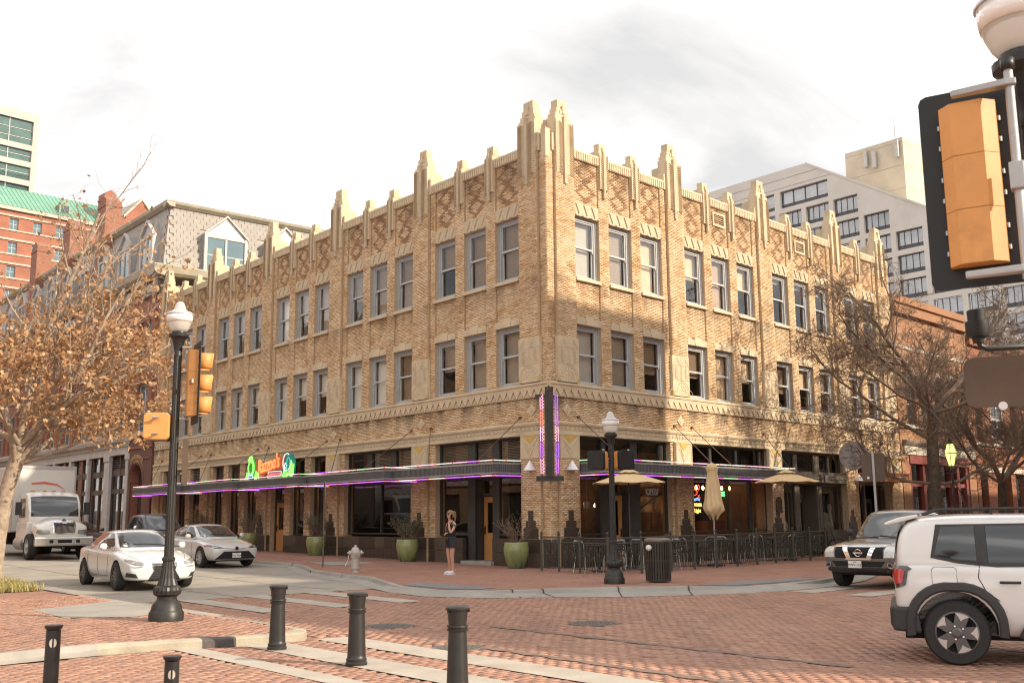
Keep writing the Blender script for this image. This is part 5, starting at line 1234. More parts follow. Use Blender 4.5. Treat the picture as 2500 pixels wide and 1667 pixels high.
def dormer(kind, u, w_, zt):
    """house-shaped dormer; kind front or side"""
    a = MB(); h = zt-15.6; e = h-w_*.42
    fr = [(-w_/2, 0), (w_/2, 0), (w_/2, e), (0, h), (-w_/2, e)]
    a.prism(fr, -1.2, .22); t = .12
    M = Matrix.Translation((u, 0, 15.65)) if kind == 'front' else Matrix.Translation((0, -u, 15.65)) @ Matrix.Rotation(math.pi/2, 4, 'Z')
    b = MB(); b.add(a.v, a.f, 0, M); d = b.build('dormer', M_DORM, B2)
    b = MB(); c = MB()
    c.box(-w_/2-.08, -w_/2+.10, .18, .30, 0, e+.02); c.box(w_/2-.10, w_/2+.08, .18, .30, 0, e+.02); c.box(-.06, .06, .2, .28, .1, e-.1); c.box(-w_/2+.1, w_/2-.1, .2, .28, e-.18, e-.04); c.box(-w_/2+.1, w_/2-.1, .2, .28, 0.05, .14)
    for sx in (-1, 1): c.add([(sx*(w_/2+.12), .16, e-.06), (sx*(w_/2+.12), .36, e-.06), (0, .36, h+.10), (0, .16, h+.10), (sx*(w_/2+.12), .16, e+.06), (sx*(w_/2+.12), .36, e+.06), (0, .36, h+.22), (0, .16, h+.22)], [(0, 1, 2, 3), (4, 5, 6, 7), (0, 1, 5, 4), (1, 2, 6, 5), (0, 3, 7, 4)])
    b.add(c.v, c.f, 0, M); b.build('dormer_trim', M_STW, d, fix=True)
    for sx in (-1, 1):
        for z0, z1 in ((.14, (e-.2)*.52), ((e-.2)*.54, e-.18)):
            p = MB(); x0, x1 = (sx*.06, sx*(w_/2-.1)); p.add([(x0, .225, z0), (x1, .225, z0), (x1, .225, z1), (x0, .225, z1)], [(0, 1, 2, 3)], 0, M); p.build('pane', M_FGB, d, fix=False)
dormer('side', 3.6, 2.5, 18.95); dormer('side', 7.4, 2.5, 18.95)
for i in range(9): dormer('front', 1.9+3.55*i, 1.75, 18.5)
M_CHB = brick_mat('chimney_brick', (0.36, 0.155, 0.10), (0.29, 0.12, 0.075), (0.2, 0.12, 0.09), .205, .072, var=.4)
for x in (9.4, 16.4, 24.0):
    mb = MB(); mb.box(x, x+1.5, -.8, .22, 14.2, 21.9); mb.prism([(-.8, 15), (-.8, 20.9), (-2.2, 20.9), (-3.0, 20.0), (-3.0, 15)], x+.1, x+1.4, 'yz'); mb.box(x-.04, x+1.54, -.84, .26, 21.5, 21.64); mb.prism([(x+.05, 21.9), (x+1.45, 21.9), (x+.75, 22.35)], -.75, .18, 'xz'); bwall(mb, 'chimney', M_CHB, B2)
# ---------------------------------------------------------------- brick block with the green metal roof, glass tower behind it
aR = math.atan2(-dR.y, -dR.x)                  # local x runs against dR, local y faces the right-hand street's side (-dL)
def aligned(s0):                               # frame of a wall that faces along -dL, standing at distance s0
    return math.atan2(dR.y, dR.x)
GB = thing('green_roof_building', 'red brick block with green metal roof, tall chimneys and stone bands far down the street', 'building', C0+dL*120, math.atan2(dR.y, dR.x))
M_RED2 = mk('far_red_brick', (0.34, 0.135, 0.085), .85, var=.22, scale=.5)
M_GREEN = mk('green_copper_roof', (0.16, 0.33, 0.245), .55, var=.14, scale=.2)
# local x along dR, local y = into the block (+dL side is behind), so the front is y = 0 facing -y
ops = []; gx = [-20+3.05*i for i in range(22)]
g_ = wall_grid(72, 43.0, [(x+24+.0, x+24+1.15, z, z+1.55) for x in gx for z in (40.1-3.25*k for k in range(5))], .5)
mb = MB(); mb.add([(x-24, -y, z) for x, y, z in g_.v], g_.f); bwall(mb, 'wall', M_RED2, GB)
for k in range(5):
    z = 40.1-3.25*k
    for x in gx:
        w_ = simple_window(GB, x+.575, z, 1.15, 1.55, M_BLUEF, .2, (.5,), (.5,), .08, None, M_FGB); w_.rotation_euler = (0, 0, math.pi)
    mb = MB(); mb.box(-24, 48, -.16, .1, z+1.75, z+1.98); mb.box(-24, 48, -.12, .1, z-.2, z-.02); mb.build('stone_band', M_STN, GB)
mb = MB(); mb.box(-24, 48, .5, 30, 0, 42.9); mb.build('inner_block', M_RED2, GB)
mb = MB(); mb.box(-24, 48, -.35, .2, 42.7, 43.25); mb.build('eaves', M_STN, GB)
mb = MB(); mb.add([(-24, -.4, 43.2), (48, -.4, 43.2), (48, 5.2, 47.4), (-24, 5.2, 47.4), (48, 16, 47.4), (-24, 16, 47.4)], [(0, 1, 2, 3), (3, 2, 4, 5)]); rf = mb.build('roof', M_GREEN, GB, fix=False)
for i in range(120):
    x = -24+i*.6; mb = MB(); mb.box(x-.03, x+.03, -.06, .02, 0, 7.0, 0, Matrix.Translation((0, -.4, 43.2)) @ Matrix.Rotation(math.atan2(-5.6, 4.2), 4, 'X')); mb.build('roof_seam', M_GREEN, rf)
for x in (9.5, 20.0, 31.0):
    mb = MB(); mb.prism([(x, 43.8), (x+1.6, 43.8), (x+1.6, 44.9), (x+.8, 45.8), (x, 44.9)], .3, 4.5, 'xz'); d = mb.build('dormer', M_GREEN, GB)
    mb = MB(); mb.box(x+.3, x+1.3, .24, .3, 43.9, 44.9); mb.build('louvre', M_FGL, d)
for x, w_, z1 in ((25.7, 1.7, 48.2), (32.2, 2.2, 46.6), (36.5, 1.7, 48.0)):
    mb = MB(); mb.box(x, x+w_, -1.0, 1.2, 30, z1-.6); mb.box(x-.1, x+w_+.1, -1.1, 1.3, z1-1.6, z1-1.35); mb.prism([(x, z1-.6), (x+w_, z1-.6), (x+w_*.5, z1)], -1.0, 1.2, 'xz'); bwall(mb, 'chimney', M_RED2, GB)
mb = MB(); mb.prism([(28.6, 38), (33.2, 38), (33.2, 44.6), (30.9, 47.3), (28.6, 44.6)], -1.6, 6, 'xz'); bwall(mb, 'gable', M_RED2, GB)
mb = MB(); mb.prism([(28.3, 44.3), (30.9, 47.35), (33.5, 44.3), (33.5, 44.7), (30.9, 47.75), (28.3, 44.7)], -1.75, 6, 'xz'); mb.build('gable_coping', M_STN, GB)
GT = thing('glass_tower', 'pale office tower with green glass bands, cut by the left edge', 'tower', C0+dL*200, math.atan2(dR.y, dR.x))
M_PAL = mk('pale_concrete_panel', (.47, .42, .38), .7, var=.06, scale=.3)
x1 = 37.6
mb = MB()
mb.box(-10, x1, 0, 30, 0, 74.0); mb.build('core', M_FGT, GT)
for z0, z1 in ((85.9, 87.6), (79.4, 80.6), (75.7, 76.9), (71.6, 72.8), (67.6, 68.8), (63.6, 64.8), (59.6, 60.8)):
    mb = MB(); mb.box(-10, x1, -.5, .3, z0, z1); mb.build('spandrel_panel', M_PAL, GT)
mb = MB(); mb.box(x1-1.0, x1, -.52, 30, 55, 86.0); mb.build('corner_panel', M_PAL, GT)
mb = MB(); mb.box(-10, x1-.9, 0, 28, 70, 86); mb.build('glazing', M_FGT, GT, bevel=0)
mb = MB()
for i in range(20):
    if i % 2: continue
    x = x1-1.0-i*2.35+.0; m = MB(); m.box(x-.09, x+.09, -.12, .0, 56, 86); m.build('mullion', M_STW, GT)
for z in (83.9, 82.0, 78.2, 74.3): m = MB(); m.box(-10, x1-1, -.10, 0, z-.06, z+.06); m.build('transom', M_STW, GT)
mb = MB(); mb.box(-10, x1, -.5, 30, 87.6, 87.8); mb.build('roof_edge', M_PAL, GT)
# ---------------------------------------------------------------- white terraced hotel, far right
HT = thing('white_hotel', 'white hotel with a stepped slanting end wall and rows of dark curtained windows', 'hotel', C0+dR*90, rz_L)
M_HOT = mk('white_precast', (.70, .64, .575), .75, var=.06, scale=.25, dirt=(.42, .37, .31), dscale=.15, damt=.35)
M_SPAN = mk('dark_spandrel', (.07, .07, .075), .4, var=.15)
# outline in local x (along dL), z
SL_ = lambda z: 41.7-(46.16-z)*1.635
wins = []
for r in range(10):
    z = 41.05-2.95*r
    for k in range(-4, 13):
        x = 38.6-4.0*k
        if r == 0 and k in (-1, -3): continue
        if x-0.2 > SL_(z+2.3)+.6 and x < 52: wins.append((x, x+(7.1 if r == 0 and k in (0, -2) else 3.35), z, z+2.3))
xs = sorted({0., 58.0}|{v for o in wins for v in o[:2]}); 
mb = MB(); zs = sorted({0., 46.25}|{v for o in wins for v in o[2:4]})
for i in range(len(xs)-1):
    for j in range(len(zs)-1):
        a, b, c, d = xs[i], xs[i+1], zs[j], zs[j+1]
        if any(o[0] < (a+b)/2 < o[1] and o[2] < (c+d)/2 < o[3] for o in wins): continue
        # cut the cell by the slanting edge x >= SL(z)
        poly = [(a, c), (b, c), (b, d), (a, d)]; o2 = []
        f_ = lambda p: p[0]-SL_(p[1])
        for p, q in zip(poly, poly[1:]+poly[:1]):
            if f_(p) >= 0: o2.append(p)
            if f_(p)*f_(q) < 0: t = f_(p)/(f_(p)-f_(q)); o2.append((p[0]+(q[0]-p[0])*t, p[1]+(q[1]-p[1])*t))
        if len(o2) >= 3: mb.add([(x, 0, z) for x, z in o2], [tuple(range(len(o2)))])
for o in wins:
    x0, x1_, z0, z1 = o
    mb.add([(x0, 0, z0), (x1_, 0, z0), (x1_, 0, z1), (x0, 0, z1), (x0, -.5, z0), (x1_, -.5, z0), (x1_, -.5, z1), (x0, -.5, z1)], [(0, 4, 5, 1), (1, 5, 6, 2), (2, 6, 7, 3), (3, 7, 4, 0)])
bwall(mb, 'end_wall', M_HOT, HT, fix=False)
mb = MB(); mb.add([(41.7, 0, 46.16), (58, 0, 46.25), (58, -30, 46.25), (41.7, -30, 46.16), (SL_(10), 0, 10), (SL_(10), -30, 10)], [(0, 1, 2, 3), (0, 3, 5, 4)]); mb.build('terrace_roof', M_HOT, HT)
mb = MB(); mb.prism([(41.6, 46.05), (41.6, 46.35), (SL_(10)-.1, 10.25), (SL_(10)-.1, 9.95)], -.4, .06, 'xz'); mb.build('parapet_edge', M_HOT, HT)
a = MB(); a.add([(0, -.45, 0), (3.35, -.45, 0), (3.35, -.45, .55), (0, -.45, .55)], [(0, 1, 2, 3)]); H1 = a.mesh('spandrel', M_SPAN, fix=False)
a = MB(); a.add([(0, -.46, .55), (3.35, -.46, .55), (3.35, -.46, 2.3), (0, -.46, 2.3)], [(0, 1, 2, 3)]); H2 = a.mesh('window', pane_mat('hotel_glass', (.66, .68, .72), .10), fix=False)
a = MB(); n_ = 22; v = []
for i in range(n_+1): v += [(3.35*i/n_, -.62-.05*(i % 2), .55), (3.35*i/n_, -.62-.05*(i % 2), 2.3)]
a.add(v, [(2*i, 2*i+2, 2*i+3, 2*i+1) for i in range(n_)]); H3 = a.mesh('curtain', mk('hotel_curtain', (.46, .45, .46), .8, var=.25, scale=1.5), fix=False)
a = MB()
for i in range(5): a.box(3.35*i/4-.03, 3.35*i/4+.03, -.46, -.40, 0, 2.3)
a.box(0, 3.35, -.46, -.41, .52, .58); H4 = a.mesh('mullion', M_SPAN)
for x0, x1_, z0, z1 in wins:
    k_ = (x1_-x0)/3.35; o = place('window', H2, HT, (x0, 0, z0)); o.scale.x = k_; place('spandrel', H1, o); place('curtain', H3, o); place('mullion', H4, o)
a = MB(); a.box(5, 58, -28, -.8, 5, 9); a.build('inner_block', M_ROOM, HT)
for z in (45.0, 43.8): 
    a = MB(); a.box(SL_(z)+.2, 58, 0, .025, z, z+.03); a.build('panel_joint', M_SPAN, HT)
# lift tower on top
mb = MB(); mb.box(31.4, 39.5, -16, -6, 30, 48.2); mb.build('lift_tower', mk('tan_precast', (.55, .47, .36), .75, var=.1, scale=.4, dirt=(.66, .6, .5), dscale=.5, damt=.5), HT)
for z in (41.6, 44.6, 47.6):
    a = MB(); a.box(31.38, 39.52, -16.02, -5.98, z, z+.05); a.build('panel_joint', M_CROWN, HT)
for x, y, z in ((36.4, -5.8, 46.7), (35.2, -5.8, 46.3), (32.1, -5.8, 46.9), (31.2, -14.5, 45.0), (31.1, -13.8, 44.6)):
    a = MB(); a.box(x-.25, x+.25, y, y+.3, z-1.2, z+1.0); a.box(x-.05, x+.05, y-.2, y, z-1.3, z); a.build('aerial', M_STW, HT)
a = MB(); a.tube([(32.3, -5.9, 48), (32.3, -5.9, 50.8)], .05, 5); a.build('mast', M_STW, HT)
# ---------------------------------------------------------------- two brick neighbours on the right
aRn = FACE['R'][2]
M_BUF = brick_mat('orange_brick', (0.37, 0.185, 0.095), (0.31, 0.145, 0.075), (0.28, 0.16, 0.09), .205, .07, var=.4)
M_RB = brick_mat('deep_orange_brick', (0.33, 0.12, 0.06), (0.26, 0.09, 0.045), (0.22, 0.11, 0.07), .205, .07, var=.4)
M_MAR = mk('maroon_shopfront', (0.23, 0.055, 0.045), .55, var=.15, scale=2)
# local x runs back towards the corner: x_local = -(s - s0)
def rx(s0): return lambda s: -(s-s0)
N1 = thing('arched_brick_building', 'orange brick building with round arched upper windows and a maroon shopfront', 'building', C0+FP('R', 24.4, .0, 0), aRn)
f_ = rx(24.4); Wn = 8.8
ar_c = [25.9, 27.55, 29.15, 30.75, 32.25]; ops = []
for c in ar_c: ops.append((f_(c+.5)+Wn, f_(c-.5)+Wn, 5.9, 8.0))
ops.append((f_(32.3)+Wn, f_(25.2)+Wn, .1, 4.05))
g_ = wall_grid(Wn, 12.2, ops, .45); mb = MB(); mb.add([(x-Wn, y, z) for x, y, z in g_.v], g_.f); bwall(mb, 'wall', M_BUF, N1)
for c in ar_c:
    x = f_(c); mb = MB(); seg = np.linspace(math.pi, 0, 11)
    for t0, t1 in zip(seg[:-1], seg[1:]):
        mb.add([(x+r*math.cos(t), y, 8.0+r*math.sin(t)) for y in (.1, -.1) for r, t in ((.52, t0), (.52, t1), (.74, t1), (.74, t0))], [(0, 1, 2, 3), (0, 4, 5, 1), (3, 2, 6, 7)])
    mb.build('arch_stone', M_STN, N1)
    mb = MB(); mb.add([(x+.52*math.cos(t), .012, 8.0+.52*math.sin(t)) for t in seg], [tuple(range(11))]); mb.build('arch_light', M_FGL, N1)
    simple_window(N1, x, 5.9, 1.0, 2.1, M_STW, -.2, (.5,), (), .06, None, M_FGL)
mb = MB(); mb.box(-8.75, -.05, -.1, .14, 5.72, 5.90); mb.build('sill_course', M_STN, N1, bevel=.015)
mb = MB(); mb.prism([(0, 4.88), (.12, 4.88), (.22, 5.0), (.25, 5.1), (0, 5.16)], -8.9, -.2, 'yz'); mb.build('shop_cornice', mk('weathered_cornice', (.22, .185, .15), .8, var=.3, scale=2), N1)
mb = MB(); mb.box(-8.75, -.25, 0, .07, 4.45, 4.88); mb.build('sign_band', M_STN, N1)
mb = MB(); mb.box(-7.95, -.8, -.25, .05, 4.02, 4.42); mb.build('fascia', M_MAR, N1, bevel=.01)
for i, s in enumerate((25.35, 26.9, 28.5, 30.2, 30.95, 32.1)):
    mb = MB(); mb.box(f_(s)-.14, f_(s)+.14, -.35, -.05, .1, 4.02); mb.build('post', M_MAR, N1, bevel=.015)
mb = MB(); mb.box(-7.9, -.9, -.3, -.12, 2.95, 3.15); mb.box(-7.9, -.9, -.35, -.1, .1, .8); mb.build('rail', M_MAR, N1)
for a, b in ((25.5, 26.75), (27.05, 28.35), (28.65, 30.05), (31.1, 31.95)):
    for z0, z1 in ((.8, 2.95), (3.15, 4.02)):
        m = MB(); m.add([(f_(a), -.22, z0), (f_(b), -.22, z0), (f_(b), -.22, z1), (f_(a), -.22, z1)], [(0, 1, 2, 3)]); m.build('pane', M_SHOP, N1)
mb = MB(); mb.box(-8.6, -.2, -6, -3, 0, 4.4); mb.box(-8.7, -.1, -8, -.9, 4.45, 12.0); mb.build('inner_room', M_ROOM, N1)
mb = MB(); mb.box(-8.8, 0, -.1, .25, 11.3, 11.6); mb.box(-8.8, 0, -.4, .12, 11.9, 12.25); bwall(mb, 'cornice', M_BUF, N1)
mb = MB(); mb.prism([(0, 9.6), (.05, 9.6), (.05, 9.75), (0, 9.75)], -8.8, 0, 'yz'); bwall(mb, 'string_course', M_STN, N1)
N2 = thing('red_brick_building', 'deep orange brick building with a white framed upper window at the right edge', 'building', C0+FP('R', 33.3, .0, 0), aRn)
f_ = rx(33.3); Wn = 14
ops = [(f_(s1)+Wn, f_(s0)+Wn, z0, z1) for s0, s1, z0, z1 in ((33.75, 34.7, 5.5, 8.1), (35.9, 37.75, 5.5, 8.1), (38.9, 39.8, 5.5, 8.1), (41, 42.6, 5.5, 8.1), (33.75, 34.75, .1, 3.8), (36.6, 38.2, .1, 3.8), (38.85, 40.3, .1, 3.8), (41, 43, .1, 3.8))]
g_ = wall_grid(Wn, 11.2, ops, .45); mb = MB(); mb.add([(x-Wn, y, z) for x, y, z in g_.v], g_.f); bwall(mb, 'wall', M_RB, N2)
simple_window(N2, f_(34.22), 5.5, .95, 2.6, M_BRNF, -.2, (.5,), (), .07); simple_window(N2, f_(36.82), 5.5, 1.85, 2.6, M_STW, -.02, (.5,), (.5,), .16, M_CURT); simple_window(N2, f_(39.35), 5.5, .9, 2.6, M_BRNF, -.2, (.5,), (), .07); simple_window(N2, f_(41.8), 5.5, 1.6, 2.6, M_STW, -.1, (.5,), (.5,), .1)
mb = MB(); mb.box(-14, -.02, 0, .09, 3.84, 4.1); mb.build('lintel_band', M_STN, N2)
mb = MB(); mb.box(-14, -.02, -.1, .13, 5.26, 5.42); mb.build('sill_course', M_STN, N2)
for z in (4.25, 5.05): mb = MB(); mb.box(-14, 0, 0, .06, z, z+.09); bwall(mb, 'string_course', M_RB, N2)
for s0, s1 in ((33.75, 34.75), (36.6, 38.2), (38.85, 40.3)):
    simple_window(N2, f_((s0+s1)/2), .15, s1-s0, 3.6, M_BRNF, -.3, (.3, .75), (), .09, None, M_FGL, 'door_frame')
mb = MB(); mb.box(-13.8, -.2, -6, -2.5, 0, 11); mb.build('inner_room', M_ROOM, N2)
mb = MB(); mb.box(-14, 0, -.4, .2, 10.7, 11.2); bwall(mb, 'cornice', M_RB, N2)
# ---------------------------------------------------------------- blocks across both streets, out of frame: they shade the crossing and stand in the windows' reflections
M_TANW = brick_mat('tan_brick', (0.42, 0.29, 0.18), (0.34, 0.225, 0.135), (0.28, 0.2, 0.13), .21, .072, var=.3)
def street_block(name, label, org, rz, W, H, D, mat, nwin, zs, wz=1.9):
    t = thing(name, label, 'building', org, rz)
    g0 = W/nwin; ops = [(g0*(i+.25), g0*(i+.75), z, z+wz) for i in range(nwin) for z in zs]+[(g0*(i+.12), g0*(i+.88), .5, 3.4) for i in range(nwin)]
    bwall(wall_grid(W, H, ops, .35), 'wall', mat, t)
    for i in range(nwin):
        for z in zs: simple_window(t, g0*(i+.5), z, g0*.5, wz, M_WSASH, -.15, (.5,), (), .09, M_CURT if (i*3+int(z)) % 4 == 0 else None)
        simple_window(t, g0*(i+.5), .5, g0*.76, 2.9, M_BRNF, -.2, (.75,), (.33, .66), .09, None, M_FGL, 'shopfront')
    mb = MB(); mb.box(0, W, -D, -.36, 0, H-.3); bwall(mb, 'body', mat, t)
    mb = MB(); mb.box(-.2, W+.2, -.4, .3, H-.9, H); mb.box(-.05, W+.05, -.1, .15, 4.0, 4.5); mb.build('cornice', M_STN, t)
    return t
M_BUF2 = brick_mat('brown_brick', (0.30, 0.19, 0.115), (0.24, 0.145, 0.085), (0.2, 0.14, 0.1), .21, .072, var=.3)
# across the left street (west) and the right street (east)
street_block('corner_block', 'tan brick block facing the shaded front across the left street', C0+nL*25.5+dL*46, math.atan2(-dL.y, -dL.x), 43, 15.5, 20, M_TANW, 11, (5.6, 9.2, 12.2))
street_block('office_block', 'brown brick block farther along the left street, opposite the red mansard building', C0+nL*25.5+dL*104, math.atan2(-dL.y, -dL.x), 57, 19.5, 20, M_BUF2, 14, (5.6, 9.2, 12.8, 16.2))
pR = C0+nR*22.0  # east blocks are added out of view, heights set for the shade they cast
street_block('low_shade_block', 'unseen tan brick block added at the east corner to shade the crossing', pR+dR*-4.2, math.atan2(dR.y, dR.x), 12.2, 13.2, 16, M_TANW, 4, (5.4, 9.0))
street_block('tall_shade_block', 'unseen tall brown brick block added to shade the right front near its corner', pR+dR*8.05, math.atan2(dR.y, dR.x), 6.9, 20.5, 16, M_BUF2, 3, (5.4, 9.0, 12.6, 16.2))
street_block('long_shade_block', 'unseen long tan brick block added across the right street to shade its front', pR+dR*15.0, math.atan2(dR.y, dR.x), 70, 14.6, 16, M_TANW, 22, (5.4, 9.0))
# ================================================================ STREET FURNITURE
def sface(face, x, y, off):           # point at photo pixel on a plane standing 'off' in front of a wall
    a, n = FACE[face][:2]; r = pixray(x, y); t = (C0.dot(n)+off)/(r.x*n.x+r.y*n.y); P = Vector((0, 0, HC))+r*t; return P
M_LAMPG = mk('lamp_post_black', (0.028, 0.026, 0.024), 0.42, metal=0.2, var=.2, scale=6)
M_SIGY = mk('signal_yellow', (0.66, 0.31, 0.09), 0.5, var=.08, scale=3, dirt=(.42, .19, .06), dscale=5, damt=.55)
M_SIGB = mk('signal_black', (0.012, 0.012, 0.012), 0.55, var=.2)
M_GALV = MATS['galvanised']; M_CLAMP = mk('steel_band', (.5, .47, .44), .35, metal=.9, var=.1)
M_SBACK = mk('sign_back_brown', (0.13, 0.088, 0.062), .6, metal=.3, var=.2, scale=2)
gl = bpy.data.materials.new('lamp_globe'); gl.use_nodes = True; b = gl.node_tree.nodes['Principled BSDF']
b.inputs['Base Color'].default_value = (.50, .455, .40, 1); b.inputs['Roughness'].default_value = .22; b.inputs['Transmission Weight'].default_value = .12
M_GLOBE = gl
M_GLEAM = mk('globe_sun_gleam', (.86, .84, .80), .12, var=.03, coat=.6)  # white ring: the sun's reflection on the globe, put into colour
M_LENS = emit('lamp_lens_lit', (1.0, .93, .84), .8)
M_CAPG = mk('lamp_cap_pale', (.52, .49, .47), .3, metal=.2, var=.06)
def lamp(label, loc, H, k=1.0, rz=0.0):
    t = thing('street_lamp', label, 'street lamp', loc, rz, 'black street lamps with acorn globes')
    mb = MB(); mb.lathe([(.265*k, 0), (.265*k, .12), (.245*k, .15), (.235*k, .17), (.22*k, .24), (.17*k, .30), (.15*k, .33)], 24); mb.lathe([(.15*k, .33), (.15*k, .37)], 24); mb.build('base', M_LAMPG, t, smooth=True, sharp=35)
    mb = MB(); mb.lathe([(.16*k, .37), (.205*k, .40), (.215*k, .46), (.20*k, .51), (.15*k, .54)], 40, flute=.05, nf=1); mb.build('base_ring', M_LAMPG, t)
    mb = MB(); mb.lathe([(.16*k, .54), (.125*k, .64), (.10*k, .78), (.088*k, .90), (.10*k, .92), (.10*k, .96), (.075*k, .98)], 32, flute=.08, nf=1); mb.build('fluted_skirt', M_LAMPG, t)
    n = H-.9
    mb = MB(); mb.lathe([(.078, .97), (.072, 1.3), (.062, n)], 28, flute=.09, nf=1); mb.build('pole', M_LAMPG, t)
    mb = MB(); mb.lathe([(.064, n), (.07, n+.03), (.055, n+.06), (.075, n+.16), (.10, n+.28), (.115, n+.30), (.155, n+.33), (.158, n+.37), (.12, n+.39), (.115, n+.42)], 20); mb.build('capital', M_LAMPG, t, smooth=True, sharp=40)
    g = n+.41
    mb = MB(); mb.lathe([(.112, g), (.15, g+.05), (.185, g+.13), (.203, g+.22), (.207, g+.29)], 28); mb.build('globe', M_GLOBE, t, smooth=True); mb = MB(); mb.lathe([(.199, g+.165), (.209, g+.22), (.212, g+.285)], 28); mb.build('gleam_band', M_GLEAM, t, smooth=True)
    mb = MB(); mb.lathe([(.06, g+.02), (.10, g+.06), (.13, g+.2), (.12, g+.28)], 16); mb.build('lens', M_LENS, t, smooth=True)
    mb = MB(); mb.lathe([(.222, g+.285), (.222, g+.30), (.20, g+.32), (.14, g+.34), (.095, g+.38), (.075, g+.46), (.045, g+.50), (.0, g+.51)], 24); mb.build('finial', M_CAPG, t, smooth=True, sharp=50)
    return t
PL = at(405, 1514, .12); PL.z = .12
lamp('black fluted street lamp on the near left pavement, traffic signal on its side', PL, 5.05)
PCN = at(1500, 1424, .12); PCN.z = .12
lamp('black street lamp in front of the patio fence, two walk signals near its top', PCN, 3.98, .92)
PRT = Vector((2.74, 5.18, 0))
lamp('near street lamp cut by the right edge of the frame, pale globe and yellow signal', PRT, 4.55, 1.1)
def signal(label, pos, face_az, k=1.0, vis=True, name='traffic_signal'):
    """three section head: local -y is where the lamps look"""
    t = thing(name, label, 'traffic light', pos, R(180-face_az), 'yellow traffic signals'); s = .356*k
    oct_ = lambda w_, d0, d1: [(-w_, d0), (w_, d0), (w_, d0+(d1-d0)*.45), (w_*.55, d1), (-w_*.55, d1), (-w_, d0+(d1-d0)*.45)]
    for i in range(3):
        mb = MB(); mb.prism(oct_(.17*k, 0, .14*k), -1.5*s+i*s+.0015, -1.5*s+(i+1)*s-.0015, 'xy'); mb.build('section', M_SIGY, t)
        mb = MB(); mb.prism([(.15*k*math.cos(a), .15*k*math.sin(a)+(-1+i)*s) for a in np.linspace(0, 6.283, 20, endpoint=False)], -.01, -.02, 'xz'); mb.build('lens', mk('dark_lens_'+'gyr'[i], ((.01, .05, .04), (.08, .05, .01), (.09, .01, .01))[i], .25, var=.1), t)
        if vis:
            mb = MB(); r = .155*k; L = .26*k; z = (-1+i)*s; v = []
            A = np.linspace(-.30*math.pi, 1.30*math.pi, 17)
            for y in (0, -L):
                for a in A: 
                    y2 = y if y == 0 else -L*(.86+.14*max(0, math.sin(a)))
                    v.append((r*math.cos(a), y2, z+r*math.sin(a)))
            n = len(A); o = mb.add(v, [(j, j+1, n+j+1, n+j) for j in range(n-1)]).build('visor', M_SIGY, t, smooth=True)
            sm = o.modifiers.new('s', 'SOLIDIFY'); sm.thickness = .006
    w_, h = .30*k, 1.5*s+.13*k
    c = .05*k; pts = [(-w_+c, -h), (w_-c, -h), (w_-c*.3, -h+c*.3), (w_, -h+c), (w_, h-c), (w_-c*.3, h-c*.3), (w_-c, h), (-w_+c, h), (-w_+c*.3, h-c*.3), (-w_, h-c), (-w_, -h+c), (-w_+c*.3, -h+c*.3)]
    mb = MB(); mb.prism(pts, -.004, .004, 'xz'); mb.build('backplate', M_SIGB, t)
    for i in range(3):
        for sx in (-1, 1):
            for dz in (.1, .24): mb = MB(); mb.lathe([(.009*k, -.012), (.009*k, .012)], 6, (sx*.182*k, .02, -1.5*s+i*s+dz*k)); mb.build('bolt', M_CLAMP, t)
    return t, s
# left signal, beside the pole, looking to the right
hL = 1.657+2.2
t, s = signal('yellow traffic signal on the left lamp post, three visors pointing right', PL+Vector((.30, .04, 3.72)), 62)
mb = MB(); mb.box(-.32, -.02, .1, .13, -.03, .03, 0); mb.build('bracket', M_CLAMP, t)
for z in (-.58, .58): mb = MB(); mb.tube([(.0, .1, z), (.0, .24, z)], .02, 6); mb.build('mount_arm', M_CLAMP, t)
# near right signal, seen from the back
P = at_dist(2378, 455, 5.35)
t, s = signal('large yellow traffic signal at the upper right, seen from behind on its black backplate', P, 31, .80, vis=True)
mb = MB(); mb.tube([(-.215, .12, -.54), (-.215, .12, .54)], .023, 10); mb.build('mast_pipe', M_GALV, t, smooth=True, sharp=60)
for z, e in ((.47, .0), (-.49, .0)):
    mb = MB(); mb.prism([(.06, .10), (-.24, .09), (-.25, .15), (-.20, .16), (.06, .14)], z-.018, z+.018, 'xy'); mb.build('mount_arm', M_GALV, t, bevel=.006)
mb = MB(); mb.lathe([(.034, .54), (.034, .60), (.01, .61)], 10, (-.215, .12, 0)); mb.build('pipe_cap', M_LAMPG, t, smooth=True)
mb = MB(); mb.box(-.25, -.18, .08, .16, -.09, .05); mb.build('clamp', M_GALV, t, bevel=.006); mb = MB(); mb.box(-.34, -.25, .10, .14, -.04, 0.0); mb.build('clamp', M_GALV, t, bevel=.006)
